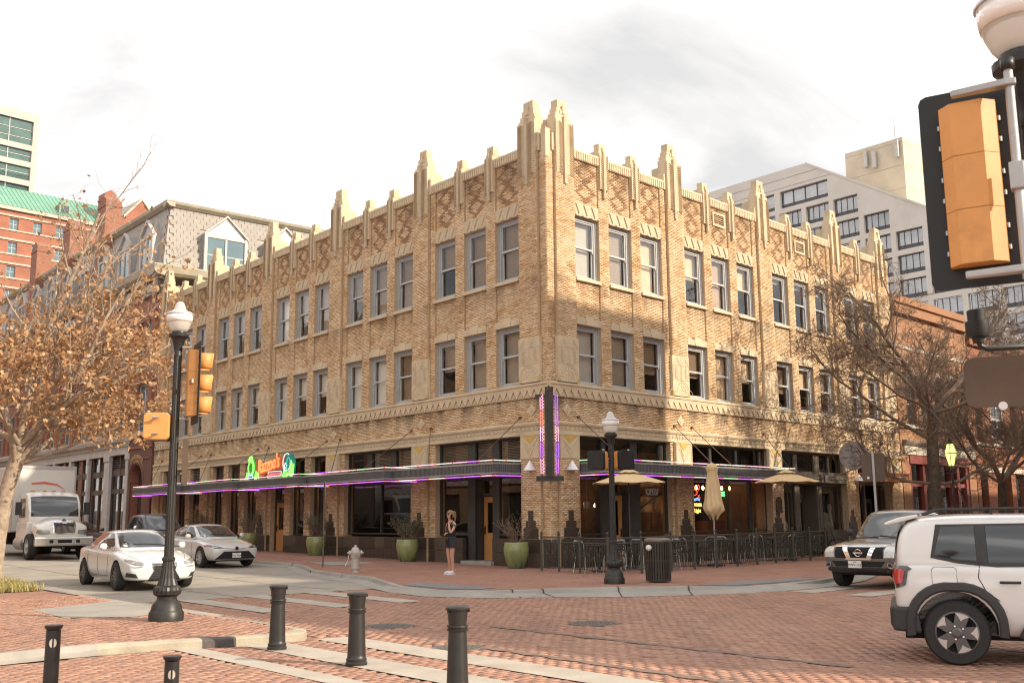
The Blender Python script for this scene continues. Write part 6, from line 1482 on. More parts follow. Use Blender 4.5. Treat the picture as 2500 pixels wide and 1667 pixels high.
# walk signals
def walk(label, pos, face_az, back_view=False):
    t = thing('walk_signal', label, 'pedestrian signal', pos, R(180-face_az), 'walk signals on lamp posts'); w_, h = .20, .215
    def rr_(w_, h, c=.04): return [(-w_+c, -h), (w_-c, -h), (w_, -h+c), (w_, h-c), (w_-c, h), (-w_+c, h), (-w_, h-c), (-w_, -h+c)]
    mb = MB(); mb.prism(rr_(w_, h), 0, .16, 'xz'); mb.build('housing', M_SIGY, t, bevel=.015)
    mb = MB(); mb.prism(rr_(w_+.01, h+.01), -.13, 0, 'xz'); mb.build('visor_box', M_SIGB, t, bevel=.01)
    m2 = MB()
    for i in range(-5, 6):
        a = i*.075
        for d in (1, -1):
            x0, z0, x1, z1 = -.17, a-d*.17, .17, a+d*.17
            if z1 > .19: x1 = x1-(z1-.19)*d if d > 0 else x1; z1 = min(z1, .19)
            m2.add([(-.18, -.134, max(-.2, min(.2, a-d*.16))), (.18, -.134, max(-.2, min(.2, a+d*.16))), (.18, -.134, max(-.2, min(.2, a+d*.16))+.008), (-.18, -.134, max(-.2, min(.2, a-d*.16))+.008)], [(0, 1, 2, 3)])
    stuff(m2.build('grid', mk('grid_dark', (.035, .033, .03), .5, var=.1), t, fix=False))
    for z in (-.13, .13): mb = MB(); mb.tube([(0, .16, z), (0, .24, z)], .018, 6); mb.lathe([(.03, 0), (.03, .03)], 8, (.15, .02, z+.1)); mb.tube([(-.05, .24, z), (.05, .24, z)], .02, 6); mb.build('mount', M_CLAMP, t)
    return t
walk('yellow walk signal box low on the left lamp post, seen from behind', PL+Vector((-.27, .0, 3.02)), 352)
walk('black gridded walk signal left of the centre lamp post', PCN+Vector((-.33, -.08, 2.84)), 214)
walk('black gridded walk signal right of the centre lamp post', PCN+Vector((.30, -.02, 2.84)), 146)
for z in (2.0, 2.62, 3.0):
    pass
sg = thing('street_sign', 'brown backed street sign plate strapped to the left lamp post under the signals', 'sign', PL+Vector((.15, .12, 2.1)), R(94))
mb = MB(); mb.prism([(-.16, 0), (.16, 0), (.18, .02), (.18, .70), (.16, .72), (-.16, .72), (-.18, .70), (-.18, .02)], -.004, .004, 'xz'); mb.build('plate', M_SBACK, sg)
for z in (.16, .58): mb = MB(); mb.box(-.2, .0, .0, .02, z, z+.02); mb.build('strap', M_CLAMP, sg)
sg = thing('street_sign', 'brown back of a street sign with rounded corners under the sensor at the right edge', 'sign', at_dist(2448, 931, 5.9), R(-22))
mb = MB(); c = .05; w_, h = .20, .145; mb.prism([(-w_+c, -h), (w_+.2-c, -h), (w_+.2, -h+c), (w_+.2, h-c), (w_+.2-c, h), (-w_+c, h), (-w_+c*.3, h-c*.3), (-w_, h-c), (-w_, -h+c), (-w_+c*.3, -h+c*.3)], -.005, .005, 'xz'); mb.build('plate', M_SBACK, sg)
mb = MB(); mb.box(.30, .62, .006, .04, -.03, .03); mb.build('arm', M_LAMPG, sg)
mb = MB(); mb.lathe([(.024, 0), (.024, .006)], 20, M=Matrix.Translation((-.01, -.012, -.14)) @ Matrix.Rotation(R(90), 4, 'X')); mb.build('reflector', M_WHITE, sg)
sn = thing('traffic_sensor', 'black cylindrical traffic sensor on a slim arm at the right edge', 'sensor', at_dist(2386, 800, 6.0))
mb = MB(); mb.lathe([(.03, -.09), (.035, -.06), (.06, -.055), (.066, -.04), (.066, .035), (.05, .04), (.052, .10), (.045, .105)], 20); mb.build('head', M_SIGB, sn, smooth=True, sharp=40)
mb = MB(); mb.tube([(.0, 0, -.07), (.01, 0, -.11), (.05, .0, -.125), (.45, -.1, -.115)], .017, 8); mb.build('arm', M_LAMPG, sn, smooth=True)
# bollards
def bollard(label, loc):
    t = thing('bollard', label, 'bollard', loc, random.uniform(0, 6), 'black iron bollards on the concrete band')
    mb = MB(); mb.lathe([(.125, 0), (.125, .035), (.115, .045), (.118, .06), (.118, .075), (.108, .085), (.105, .12), (.092, .50), (.088, .58)], 20); mb.build('shaft', M_LAMPG, t, smooth=True, sharp=40)
    mb = MB(); mb.lathe([(.088, .58), (.104, .585), (.106, .60), (.092, .607), (.092, .615), (.106, .62), (.104, .635), (.088, .64)], 20); mb.build('ring', M_LAMPG, t, smooth=True, sharp=40)
    mb = MB(); mb.lathe([(.088, .64), (.098, .74), (.103, .775), (.118, .78), (.12, .80), (.108, .812), (.02, .822)], 20); mb.build('cap', M_LAMPG, t, smooth=True, sharp=40)
    for a in (0, 2.1, 4.2): mb = MB(); mb.box(-.01, .01, .10, .125, .76, .785, 0, Matrix.Rotation(a, 4, 'Z')); mb.build('lug', M_LAMPG, t)
for (x, y, lab) in ((676, 1585, 'leftmost and farthest of the three black bollards'), (870, 1623, 'middle one of the three black bollards'), (1117, 1692, 'nearest and rightmost of the three black bollards, base cut by the frame')): bollard(lab, at(x, y))
def slot_post(label, x, y, H, d):
    p = at_dist(x, y, d); t = thing('slot_post', label, 'post', (p.x, p.y, 0), .5, 'slim dark posts in the bottom left corner')
    H = p.z
    mb = MB(); n = 20; prof = [(.055, 0), (.050, H-.035)]; mb.lathe(prof, n); mb.build('tube', M_LAMPG, t, smooth=True, sharp=60)
    mb = MB(); mb.lathe([(.05, H-.03), (.058, H-.02), (.063, H-.008), (.063, H), (.02, H+.004)], n); mb.build('cap', M_LAMPG, t, smooth=True, sharp=50)
    tow = math.atan2(-p.y, -p.x)-.5
    M = Matrix.Rotation(tow, 4, 'Z')
    for sz in (-1, 1):
        mb = MB(); A = np.linspace(.35, math.pi-.35, 9); v = [(.0525, .022*math.cos(a)*1.0, H-.115+sz*(.008+.0)+.0) for a in A]
        mb.prism([(sz*(.006+.0)+sz*.018*math.sin(a)*1.0, H-.12+.030*math.cos(a)) for a in np.linspace(0, math.pi, 10)], .049, .0535, 'yz', 0, M); mb.build('slot', mk('slot_light', (.55, .5, .42), .8, var=.1), t)
slot_post('slim dark slotted post nearest the left edge', 132, 1525, 1.0, 7.4)
slot_post('slim dark post with round cut slot, second from the left edge', 421, 1600, 1.0, 7.2)
# hydrant
hp = at(867, 1397, .12); hy = thing('fire_hydrant', 'silver grey fire hydrant on the corner pavement', 'fire hydrant', (hp.x, hp.y, .12), R(20))
M_HYD = mk('hydrant_silver', (.47, .42, .385), .5, metal=.25, var=.15, scale=9, dirt=(.3, .2, .14), dscale=9, damt=.5)
mb = MB(); mb.lathe([(.15, 0), (.15, .02), (.12, .025), (.12, .10), (.155, .105), (.155, .14), (.12, .145), (.118, .42), (.15, .43), (.15, .465), (.13, .47)], 20); mb.build('barrel', M_HYD, hy, smooth=True, sharp=40)
mb = MB(); mb.lathe([(.14, .47), (.145, .55), (.13, .63), (.09, .70), (.04, .73), (.035, .78), (.0, .785)], 20); mb.build('bonnet', M_HYD, hy, smooth=True, sharp=50)
for a, r, L in ((0, .06, .20), (math.pi, .06, .20), (-math.pi/2, .08, .21)):
    mb = MB(); mb.lathe([(r, .08), (r, L-.05), (r*1.18, L-.05), (r*1.18, L-.01), (r*.5, L), (r*.35, L+.04)], 12, M=Matrix.Translation((0, 0, .56)) @ Matrix.Rotation(a, 4, 'Z') @ Matrix.Rotation(R(90), 4, 'Y')); mb.build('outlet', M_HYD, hy, smooth=True, sharp=40)
mb = MB(); mb.tube([(-.2, 0, .5), (-.22, -.05, .38), (-.26, -.05, .28), (-.31, -.08, .2)], .008, 5); mb.build('chain', M_CLAMP, hy)
# sign post seen edge on
sp_ = at(788, 1387, .12); t = thing('sign_post', 'thin brown sign post with its plate edge on, between planter and hydrant', 'sign post', (sp_.x, sp_.y, .12), math.atan2(sp_.y, sp_.x))
mb = MB(); mb.box(-.022, .022, -.022, .022, 0, 2.75); mb.build('post', M_SBACK, t)
mb = MB(); mb.box(-.16, .16, -.032, -.024, 2.05, 2.72); mb.build('plate', M_GALV, t)
# rectangular sign back on a post behind the grey pickup
p = Vector((10.05, 29.0, .12)); t = thing('sign_post', 'tall post with a blank brown rectangular sign back, behind the grey pickup', 'sign post', p, R(-12))
mb = MB(); mb.box(-.03, .03, -.03, .0, 0, 3.25); mb.build('post', M_GALV, t)
for k in range(24): pass
mb = MB(); c = .04; w_, z0, z1 = .31, 2.45, 3.2; mb.prism([(-w_+c, z0), (w_-c, z0), (w_, z0+c), (w_, z1-c), (w_-c, z1), (-w_+c, z1), (-w_, z1-c), (-w_, z0+c)], .004, .012, 'xz'); mb.build('plate', M_SBACK, t)
mb = MB(); mb.box(-.18, -.12, -.001, .003, 2.5, 2.56); mb.build('sticker', M_WHITE, t)
# litter bin
bp_ = at(1608, 1420, .12); t = thing('litter_bin', 'round dark slatted litter bin with a dome lid in front of the fence', 'litter bin', (bp_.x, bp_.y, .12))
M_BIN = mk('bin_dark_brown', (.052, .042, .034), .5, metal=.2, var=.2)
for i in range(30):
    a = 2*math.pi*i/30; mb = MB(); mb.box(.285, .30, -.02, .02, .05, .92, 0, Matrix.Rotation(a, 4, 'Z')); mb.build('slat', M_BIN, t)
for z in (.03, .48, .90): mb = MB(); mb.lathe([(.27, z), (.30, z), (.302, z+.045), (.27, z+.045)], 30); mb.build('hoop', M_BIN, t)
mb = MB(); mb.lathe([(.31, .93), (.325, .95), (.32, .985), (.27, 1.02), (.16, 1.03), (.16, 1.0)], 30); mb.build('lid', mk('bin_lid', (.17, .14, .115), .5, metal=.3, var=.2), t, smooth=True, sharp=40)
mb = MB(); mb.lathe([(.25, .06), (.25, .9)], 20); mb.build('liner', M_SIGB, t)
mb = MB(); mb.lathe([(.0, -.07), (.055, -.05), (.075, 0), (.06, .05), (.0, .07)], 12, (-.24, -.24, .80)); mb.build('crumpled_bag', mk('white_plastic', (.75, .74, .73), .5, var=.06), t, smooth=True)
# gas lamp by the right-hand tree
gp = Vector((15.75, 37.3, .12)); t = thing('gas_lamp', 'slim black gas lamp with a lit yellow lantern beside the bare tree', 'street lamp', gp)
mb = MB(); mb.lathe([(.11, 0), (.10, .5), (.055, .6), (.04, 3.0), (.06, 3.05), (.03, 3.2)], 12); mb.tube([(-.22, 0, 2.95), (.22, 0, 2.95)], .015, 5); mb.build('post', M_LAMPG, t)
M_LANT = emit('lantern_yellow', (.72, .74, .22), 0.75)
mb = MB(); mb.lathe([(.10, 3.22), (.21, 3.62), (.225, 3.64)], 6); mb.lathe([(.225, 3.66), (.13, 3.98), (.10, 4.0)], 6); mb.build('lantern_glass', M_LANT, t)
for i in range(6):
    a = 2*math.pi*i/6; mb = MB(); mb.tube([(.105*math.cos(a), .105*math.sin(a), 3.2), (.225*math.cos(a), .225*math.sin(a), 3.65), (.12*math.cos(a), .12*math.sin(a), 4.0)], .012, 4); mb.build('lantern_bar', M_LAMPG, t)
mb = MB(); mb.lathe([(.235, 3.635), (.235, 3.665)], 6); mb.build('lantern_ring', M_LAMPG, t); mb = MB(); mb.lathe([(.12, 3.99), (.09, 4.05), (.075, 4.15), (.02, 4.22)], 10); mb.build('lantern_cap', M_LAMPG, t)
mb = MB(); mb.lathe([(.0, 3.25), (.06, 3.32), (.05, 3.42), (.0, 3.5)], 10); mb.build('flame', emit('gas_flame', (1, .9, .7), 3), t, smooth=True)
# ---------------------------------------------------------------- green glazed planters with shrubs
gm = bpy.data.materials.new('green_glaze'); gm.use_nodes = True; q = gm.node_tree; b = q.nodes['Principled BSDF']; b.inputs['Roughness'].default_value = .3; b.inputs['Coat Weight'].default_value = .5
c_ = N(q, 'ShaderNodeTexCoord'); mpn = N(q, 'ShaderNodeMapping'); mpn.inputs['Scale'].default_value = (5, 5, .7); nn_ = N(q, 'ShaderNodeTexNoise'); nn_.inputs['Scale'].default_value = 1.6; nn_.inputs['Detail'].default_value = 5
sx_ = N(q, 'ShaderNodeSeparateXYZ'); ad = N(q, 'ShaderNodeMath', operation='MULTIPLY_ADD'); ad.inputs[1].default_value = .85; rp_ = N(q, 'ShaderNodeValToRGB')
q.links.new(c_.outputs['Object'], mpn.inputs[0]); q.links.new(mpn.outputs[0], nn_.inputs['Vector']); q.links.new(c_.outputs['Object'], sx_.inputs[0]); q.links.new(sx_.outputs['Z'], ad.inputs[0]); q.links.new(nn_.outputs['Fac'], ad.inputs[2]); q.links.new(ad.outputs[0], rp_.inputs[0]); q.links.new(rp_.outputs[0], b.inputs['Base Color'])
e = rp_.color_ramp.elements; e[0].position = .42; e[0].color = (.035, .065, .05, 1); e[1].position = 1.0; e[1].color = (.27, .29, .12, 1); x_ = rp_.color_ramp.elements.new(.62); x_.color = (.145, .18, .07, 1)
M_SOIL = mk('soil', (.05, .035, .025), .95, var=.3, scale=15); M_TWIG = mk('twig_brown', (.20, .135, .09), .85, var=.25, scale=8)
M_SLEAF = mk('shrub_leaf', (.085, .085, .035), .65, var=.45, scale=9)
def tree_path(p, d, L, n, wob, rnd, up=0.0):
    pts = [Vector(p)]; d = Vector(d).normalized()
    for i in range(n):
        d = (d+Vector((rnd.gauss(0, wob), rnd.gauss(0, wob), rnd.gauss(0, wob)+up))).normalized(); pts.append(pts[-1]+d*(L/n))
    return pts, d
def planter(label, loc, h=.78, r=.40, hs=1.0, leafy=120, seed=0):
    rnd = random.Random(seed); t = thing('planter', label, 'planter', loc, rnd.uniform(0, 6), 'green glazed planters along the shaded front')
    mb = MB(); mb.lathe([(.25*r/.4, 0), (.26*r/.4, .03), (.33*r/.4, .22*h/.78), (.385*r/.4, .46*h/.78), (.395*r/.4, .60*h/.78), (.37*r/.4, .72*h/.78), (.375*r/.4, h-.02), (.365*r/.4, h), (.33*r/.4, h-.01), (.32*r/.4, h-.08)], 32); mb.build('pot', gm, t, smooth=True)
    mb = MB(); mb.lathe([(.33*r/.4, h-.09), (.01, h-.06)], 20); mb.build('soil', M_SOIL, t)
    sh = thing('shrub', label.replace('planter', 'planter').split(' in ')[0], 'shrub', loc) if False else None
    mb = MB(); lf = MB(); tips = []
    for i in range(26):
        a = rnd.uniform(0, 6.283); p, d = tree_path((.08*math.cos(a), .08*math.sin(a), h-.1), (math.cos(a)*.42, math.sin(a)*.42, 1), hs*rnd.uniform(.55, 1.0), 5, .14, rnd)
        mb.tube(p, [.012, .011, .009, .007, .005, .003], 4)
        for k in range(5):
            q0 = p[rnd.randint(2, 5)]; p2, _ = tree_path(q0, d+Vector((rnd.gauss(0, .6), rnd.gauss(0, .6), .3)), hs*rnd.uniform(.15, .35), 3, .2, rnd); mb.tube(p2, [.006, .005, .004, .002], 3); tips += p2[1:]
    o = mb.build('stem', M_TWIG, t, fix=False); stuff(o)
    for i in range(leafy):
        c = rnd.choice(tips)+Vector((rnd.gauss(0, .05), rnd.gauss(0, .05), rnd.gauss(0, .05))); e = .035; u = Vector((rnd.gauss(0, 1), rnd.gauss(0, 1), rnd.gauss(0, 1))).normalized(); v = u.orthogonal().normalized()
        lf.add([c-u*e, c+v*e*.45, c+u*e, c-v*e*.45], [(0, 1, 2, 3)])
    if leafy: stuff(lf.build('foliage', M_SLEAF, t, fix=False))
for x, y, lab, sd, hs, lf in ((1261, 1389, 'green glazed planter with a bare twiggy shrub nearest the building corner', 1, .95, 150), (994, 1377, 'green glazed planter with a rounded leafy shrub left of the woman', 2, .88, 950), (771, 1366, 'green glazed planter with a dark dense shrub behind the thin sign post', 3, 1.05, 1100)):
    P = sface('L', x, y, .62); planter(lab, (P.x, P.y, .12+gz((P-C0).dot(dL))*.6), hs=hs, leafy=lf, seed=sd)
for s_, lab, sd in ((18.9, 'green glazed planter half hidden behind the parked silver white sedan', 4), (23.9, 'farthest green glazed planter, its shrub showing beyond the lamp post', 5)):
    p = SD(s_, .7, .12+gz(s_)); planter(lab, p, hs=1.15, leafy=500, seed=sd)
# ---------------------------------------------------------------- patio: fence, tables, chairs, parasols
M_FEN = mk('fence_dark_green', (.062, .064, .052), .5, metal=.2, var=.2)
FPTS = [FP('R', -1.25, 1.15), FP('R', -1.55, 2.0), FP('R', -1.95, 3.0), FP('R', -2.2, 3.9), FP('R', -1.1, 3.92)]
FPTS += [FP('R', 10.3*i/9-.0, 3.92-.07*i) for i in range(1, 10)]
FPTS = [FP('R', -1.22, .75)]+[FP('R', -1.35, 1.55), FP('R', -1.65, 2.6), FP('R', -2.0, 3.9), FP('R', -.6, 3.92)]+[FP('R', .75+i*1.19, 3.92-.05*i) for i in range(9)]+[FP('R', 10.55, 2.4), FP('R', 10.75, 1.2), FP('R', 10.9, .2)]
fe = thing('patio_fence', 'dark ornamental iron fence with ball topped posts round the patio', 'fence', C0+FPTS[0]+Vector((0, 0, .12)))
FH = .98
for i, p in enumerate(FPTS):
    q = p-FPTS[0]; mb = MB(); mb.box(q.x-.03, q.x+.03, q.y-.03, q.y+.03, 0, FH+.03); mb.lathe([(.025, FH+.03), (.045, FH+.05), (.02, FH+.065), (.042, FH+.10), (.03, FH+.135), (0, FH+.15)], 8, q); mb.build('post', M_FEN, fe)
bars_ = 0
for a, b in zip(FPTS[:-1], FPTS[1:]):
    a, b = a-FPTS[0], b-FPTS[0]; L = (b-a).length; d = (b-a)/L; n = Vector((-d.y, d.x, 0))
    pt = lambda u, z, o=0: a+d*u+n*o+Vector((0, 0, z))
    for z in (.12, FH-.16, FH-.02):
        mb = MB(); mb.tube([pt(.03, z), pt(L-.03, z)], .014, 4); mb.build('rail', M_FEN, fe)
    k = max(3, int(L/.115))
    for j in range(1, k):
        u = L*j/k; 
        mb = MB(); mb.tube([pt(u, .12), pt(u, FH-.16)], .010, 4); mb.build('bar', M_FEN, fe); bars_ += 1
    sc_ = MB()
    for j in range(k):
        u = L*(j+.5)/k
        sc_.tube([pt(u+.035*math.cos(t), FH-.09+.05*math.sin(t)) for t in np.linspace(0, 6.28, 8)], .005, 3, caps=False)
    for u0 in (L*.32, L*.68):
        for sg_ in (1, -1):
            sc_.tube([pt(u0+sg_*(.03+.10*t/6)*math.sin(t), .30+.42*t/6+.0) for t in np.linspace(0, 6, 14)], .008, 3, caps=False)
            sc_.tube([pt(u0+sg_*(.09+.05*math.cos(t)), .36+.05*math.sin(t)) for t in np.linspace(0, 5, 9)], .007, 3, caps=False); sc_.tube([pt(u0+sg_*(.09+.05*math.cos(t)), .66+.05*math.sin(t)) for t in np.linspace(0, 5, 9)], .007, 3, caps=False)
    o = sc_.build('scrollwork', M_FEN, fe, fix=False); stuff(o)
M_TAB = mk('table_dark', (.03, .028, .026), .5, var=.2)
def chair_meshes():
    out = []
    a = MB(); a.box(-.2, .2, -.2, .2, .44, .46); out.append(a.mesh('seat', M_TAB))
    a = MB(); a.tube([(-.19, .19, .46), (-.19, .25, .82), (-.12, .27, .87), (.12, .27, .87), (.19, .25, .82), (.19, .19, .46)], .012, 5); out.append(a.mesh('back_frame', M_ALU))
    a = MB()
    for z in (.62, .70, .78): a.box(-.18, .18, .21+(z-.5)*.16, .225+(z-.5)*.16, z-.025, z+.025)
    out.append(a.mesh('back_slats', M_TAB))
    for sx, sy in ((-1, -1), (1, -1), (-1, 1), (1, 1)):
        a = MB(); a.tube([(sx*.18, sy*.18, .45), (sx*.22, sy*.24, 0)], .013, 6); out.append(a.mesh('leg', M_ALU))
    return out
CHM = chair_meshes()
def chair(loc, rz, label):
    t = thing('patio_chair', label, 'chair', loc, rz, 'patio chairs with bare metal legs')
    for me in CHM: place(me.name.split('.')[0], me, t)
a = MB(); a.box(-.36, .36, -.36, .36, .72, .75); TT = a.mesh('tabletop', M_TAB); a = MB(); a.lathe([(.25, 0), (.24, .02), (.04, .04), (.035, .70), (.1, .72)], 12); TB = a.mesh('pedestal', M_TAB)
TL = ['dark square patio table nearest the street lamp', 'dark patio table behind the litter bin', 'dark patio table under the closed parasol', 'dark patio table between the two right hand parasols', 'dark patio table at the far end of the patio', 'dark patio table by the orange patio door']
CHL = ['near', 'far']
TPOS = [(-.7, 2.5), (1.3, 2.9), (3.6, 2.8), (5.8, 2.7), (8.3, 2.6), (2.6, 1.2)]
for i, (t_, d_) in enumerate(TPOS):
    c = C0+FP('R', t_, d_, .12); o = thing('patio_table', TL[i], 'table', c, rz_L+.1*i, 'dark patio tables'); place('tabletop', TT, o, bevel=.008); place('pedestal', TB, o)
    nm = TL[i].replace('dark square patio table', 'the table').replace('dark patio table', 'the table')
    for k, (du, dv, ra, w_) in enumerate(((-.62, 0, math.pi/2, 'left side of'), (.62, 0, -math.pi/2, 'right side of'), (0, .55, math.pi, 'street side of'), (0, -.55, 0, 'wall side of'))):
        if k == 3 and i % 2: continue
        rw = math.atan2(dR.y, dR.x)
        chair(C0+FP('R', t_+du, d_+dv, .12), rw+ra+random.uniform(-.25, .25), f'patio chair on the {w_} {nm}')
M_PAR = mk('parasol_canvas', (.68, .50, .28), .85, var=.07, scale=3); M_POLE = mk('parasol_pole', (.05, .04, .035), .5, var=.15)
def parasol(label, loc, R_, zr, zt):
    t = thing('parasol', label, 'parasol', loc, .4, 'tan patio parasols')
    mb = MB(); n = 8; v = [(0, 0, zt-.10)]; K = 6
    for j in range(1, K+1):
        f = j/K
        for i in range(n*2):
            a = math.pi*i/n; rib = i % 2 == 0; r = R_*f*(1 if rib else .955); z = zt-.10-(zt-.10-zr)*(f**1.08)-(0 if rib else .03*f)
            v.append((r*math.cos(a), r*math.sin(a), z))
    f = [(0, 1+i, 1+(i+1) % (2*n)) for i in range(2*n)]+[(1+(j*2*n)+i, 1+(j*2*n)+(i+1) % (2*n), 1+((j+1)*2*n)+(i+1) % (2*n), 1+((j+1)*2*n)+i) for j in range(K-1) for i in range(2*n)]
    o = mb.add(v, f).build('canopy', M_PAR, t); sm = o.modifiers.new('s', 'SOLIDIFY'); sm.thickness = .01
    mb = MB(); m = 16; mb.add([(0, 0, zt)]+[(.30*R_*math.cos(2*math.pi*i/m)*(1.0 if i % 2 == 0 else .93), .30*R_*math.sin(2*math.pi*i/m)*(1.0 if i % 2 == 0 else .93), zt-.13-(.015 if i % 2 else 0)) for i in range(m)], [(0, 1+i, 1+(i+1) % m) for i in range(m)]); mb.build('vent', M_PAR, t)
    mb = MB(); mb.tube([(0, 0, 0), (0, 0, zt-.05)], .022, 8); mb.build('pole', M_POLE, t)
    for i in range(8):
        a = math.pi*i/4; mb = MB(); mb.tube([(0, 0, zt-.14), (R_*.98*math.cos(a), R_*.98*math.sin(a), zr-.02)], .009, 4); mb.build('rib', M_POLE, t)
        mb = MB(); mb.tube([(.02*math.cos(a), .02*math.sin(a), zr-.32), (R_*.5*math.cos(a), R_*.5*math.sin(a), (zr+zt)/2-.07)], .007, 4); mb.build('strut', M_POLE, t)
    mb = MB(); mb.lathe([(.26, 0), (.26, .05), (.05, .09), (.03, .3)], 14); mb.build('base', M_POLE, t)
parasol('open tan parasol behind the centre street lamp', C0+FP('R', .95, 2.3, .12), 1.12, 2.52, 2.95)
parasol('open tan parasol at the far end of the patio', C0+FP('R', 8.85, 2.95, .12), 1.12, 2.66, 3.1)
cpz = C0+FP('R', 4.05, 3.15, .12); t = thing('parasol', 'closed tan parasol hanging in folds on its pole', 'parasol', cpz, .3, 'tan patio parasols')
mb = MB(); nr, ns_ = 22, 32; v = []
prof = [(.02, 3.16), (.13, 3.12), (.19, 3.0), (.15, 2.9), (.14, 2.84), (.17, 2.6), (.20, 2.3), (.235, 2.0), (.27, 1.82), (.285, 1.74)]
for r, z in prof:
    for i in range(ns_):
        a = 2*math.pi*i/ns_; k = r*(1+.22*math.cos(8*a+z*2)*(1 if z < 2.95 else .35)+.07*math.sin(3*a+z)); zz = z
        if z < 1.9: zz = z+.06*math.cos(4*a)+.05*math.sin(3*a)
        v.append((k*math.cos(a), k*math.sin(a), zz))
for r, zz in ((.22, 1.62), (.13, 1.48)):
    for i in range(ns_):
        a = 2*math.pi*i/ns_; k = r*(1+.3*math.cos(4*a+.5)); v.append((k*math.cos(a), k*math.sin(a), zz+.09*math.cos(4*a)))
m = len(prof)+2
o = mb.add(v, [(j*ns_+i, j*ns_+(i+1) % ns_, (j+1)*ns_+(i+1) % ns_, (j+1)*ns_+i) for j in range(m-1) for i in range(ns_)]).build('folded_canopy', M_PAR, t, smooth=True, fix=False)
mb = MB(); mb.tube([(0, 0, 0), (0, 0, 3.2)], .025, 8); mb.build('pole', M_GALV, t); mb = MB(); mb.lathe([(.28, 0), (.28, .05), (.05, .09)], 14); mb.build('base', M_POLE, t)
# ---------------------------------------------------------------- bicycle leaning by the end of the fence
bk = thing('bicycle', 'dark bicycle parked at the far end of the patio fence', 'bicycle', C0+FP('R', 11.55, 2.7, .12), math.atan2(nR.y, nR.x)+.55)
bk.rotation_euler = (R(8), 0, math.atan2(nR.y, nR.x)+.55)
for x, nm in ((-.52, 0), (.52, 1)):
    w_ = MB(); w_.tube([(x+.34*math.cos(t), 0, .34+.34*math.sin(t)) for t in np.linspace(0, 6.2832, 25)], .022, 6, caps=False); wo = w_.build('wheel', M_SIGB, bk, smooth=True)
    w_ = MB(); w_.lathe([(.02, -.04), (.02, .04)], 8, M=Matrix.Translation((x, 0, .34)) @ Matrix.Rotation(R(90), 4, 'X')); w_.build('hub', M_CLAMP, wo)
    w_ = MB()
    for i in range(14): a = 2*math.pi*i/14; w_.tube([(x, 0, .34), (x+.33*math.cos(a), 0, .34+.33*math.sin(a))], .003, 3)
    stuff(w_.build('spoke', M_CLAMP, wo))
mb = MB()
for p, q in (((-.52, 0, .34), (-.12, 0, .32)), ((-.12, 0, .32), (-.2, 0, .86)), ((-.2, 0, .80), (-.52, 0, .34)), ((-.18, 0, .76), (.34, 0, .80)), ((-.12, 0, .32), (.36, 0, .70)), ((.32, 0, .90), (.52, 0, .34))): mb.tube([p, q], .018, 6)
mb.build('frame', mk('bike_black', (.03, .03, .035), .35, var=.1), bk)
mb = MB(); mb.prism([(-.32, -.03), (-.32, .03), (-.06, .06) if False else (-.08, .012), (-.08, -.012)], .86, .90, 'xy'); mb.build('saddle', M_SIGB, bk, bevel=.01)
mb = MB(); mb.tube([(.30, -.28, 1.02), (.33, -.1, 1.0), (.33, .1, 1.0), (.30, .28, 1.02)], .014, 6); mb.tube([(.33, 0, .9), (.33, 0, 1.0)], .014, 6); mb.build('handlebar', M_SIGB, bk)
mb = MB(); mb.box(-.30, -.27, -.04, .04, .70, .78); mb.build('rear_reflector', M_WHITE, bk)
mb = MB(); mb.tube([(-.2, .06, .3), (-.28, .22, .0)], .01, 5); mb.build('kickstand', M_CLAMP, bk)
# ================================================================ TREES
def bark_mat(name, c1, c2, sc_=9):
    m = mk(name, c1, .9, var=.35, scale=sc_, bump=.6, bscale=28, dirt=c2, dscale=4, damt=.7); return m
M_BARKO = bark_mat('oak_bark', (.36, .28, .21), (.18, .13, .095)); M_BARKD = bark_mat('dark_bark', (.085, .062, .046), (.20, .165, .13))
M_BARKT = bark_mat('twig_bark', (.185, .13, .095), (.24, .18, .135))
def leaf_mat(name, cols):
    m = bpy.data.materials.new(name); m.use_nodes = True; t = m.node_tree; b = t.nodes['Principled BSDF']; b.inputs['Roughness'].default_value = .7
    a = N(t, 'ShaderNodeAttribute'); a.attribute_name = 'bc'; t.links.new(a.outputs['Color'], b.inputs['Base Color'])
    tr = N(t, 'ShaderNodeBsdfTranslucent'); t.links.new(a.outputs['Color'], tr.inputs[0]); ms = N(t, 'ShaderNodeMixShader'); ms.inputs[0].default_value = .35
    t.links.new(b.outputs[0], ms.inputs[1]); t.links.new(tr.outputs[0], ms.inputs[2]); t.links.new(ms.outputs[0], t.nodes['Material Output'].inputs[0]); return m
M_OLEAF = leaf_mat('dry_oak_leaf', None)
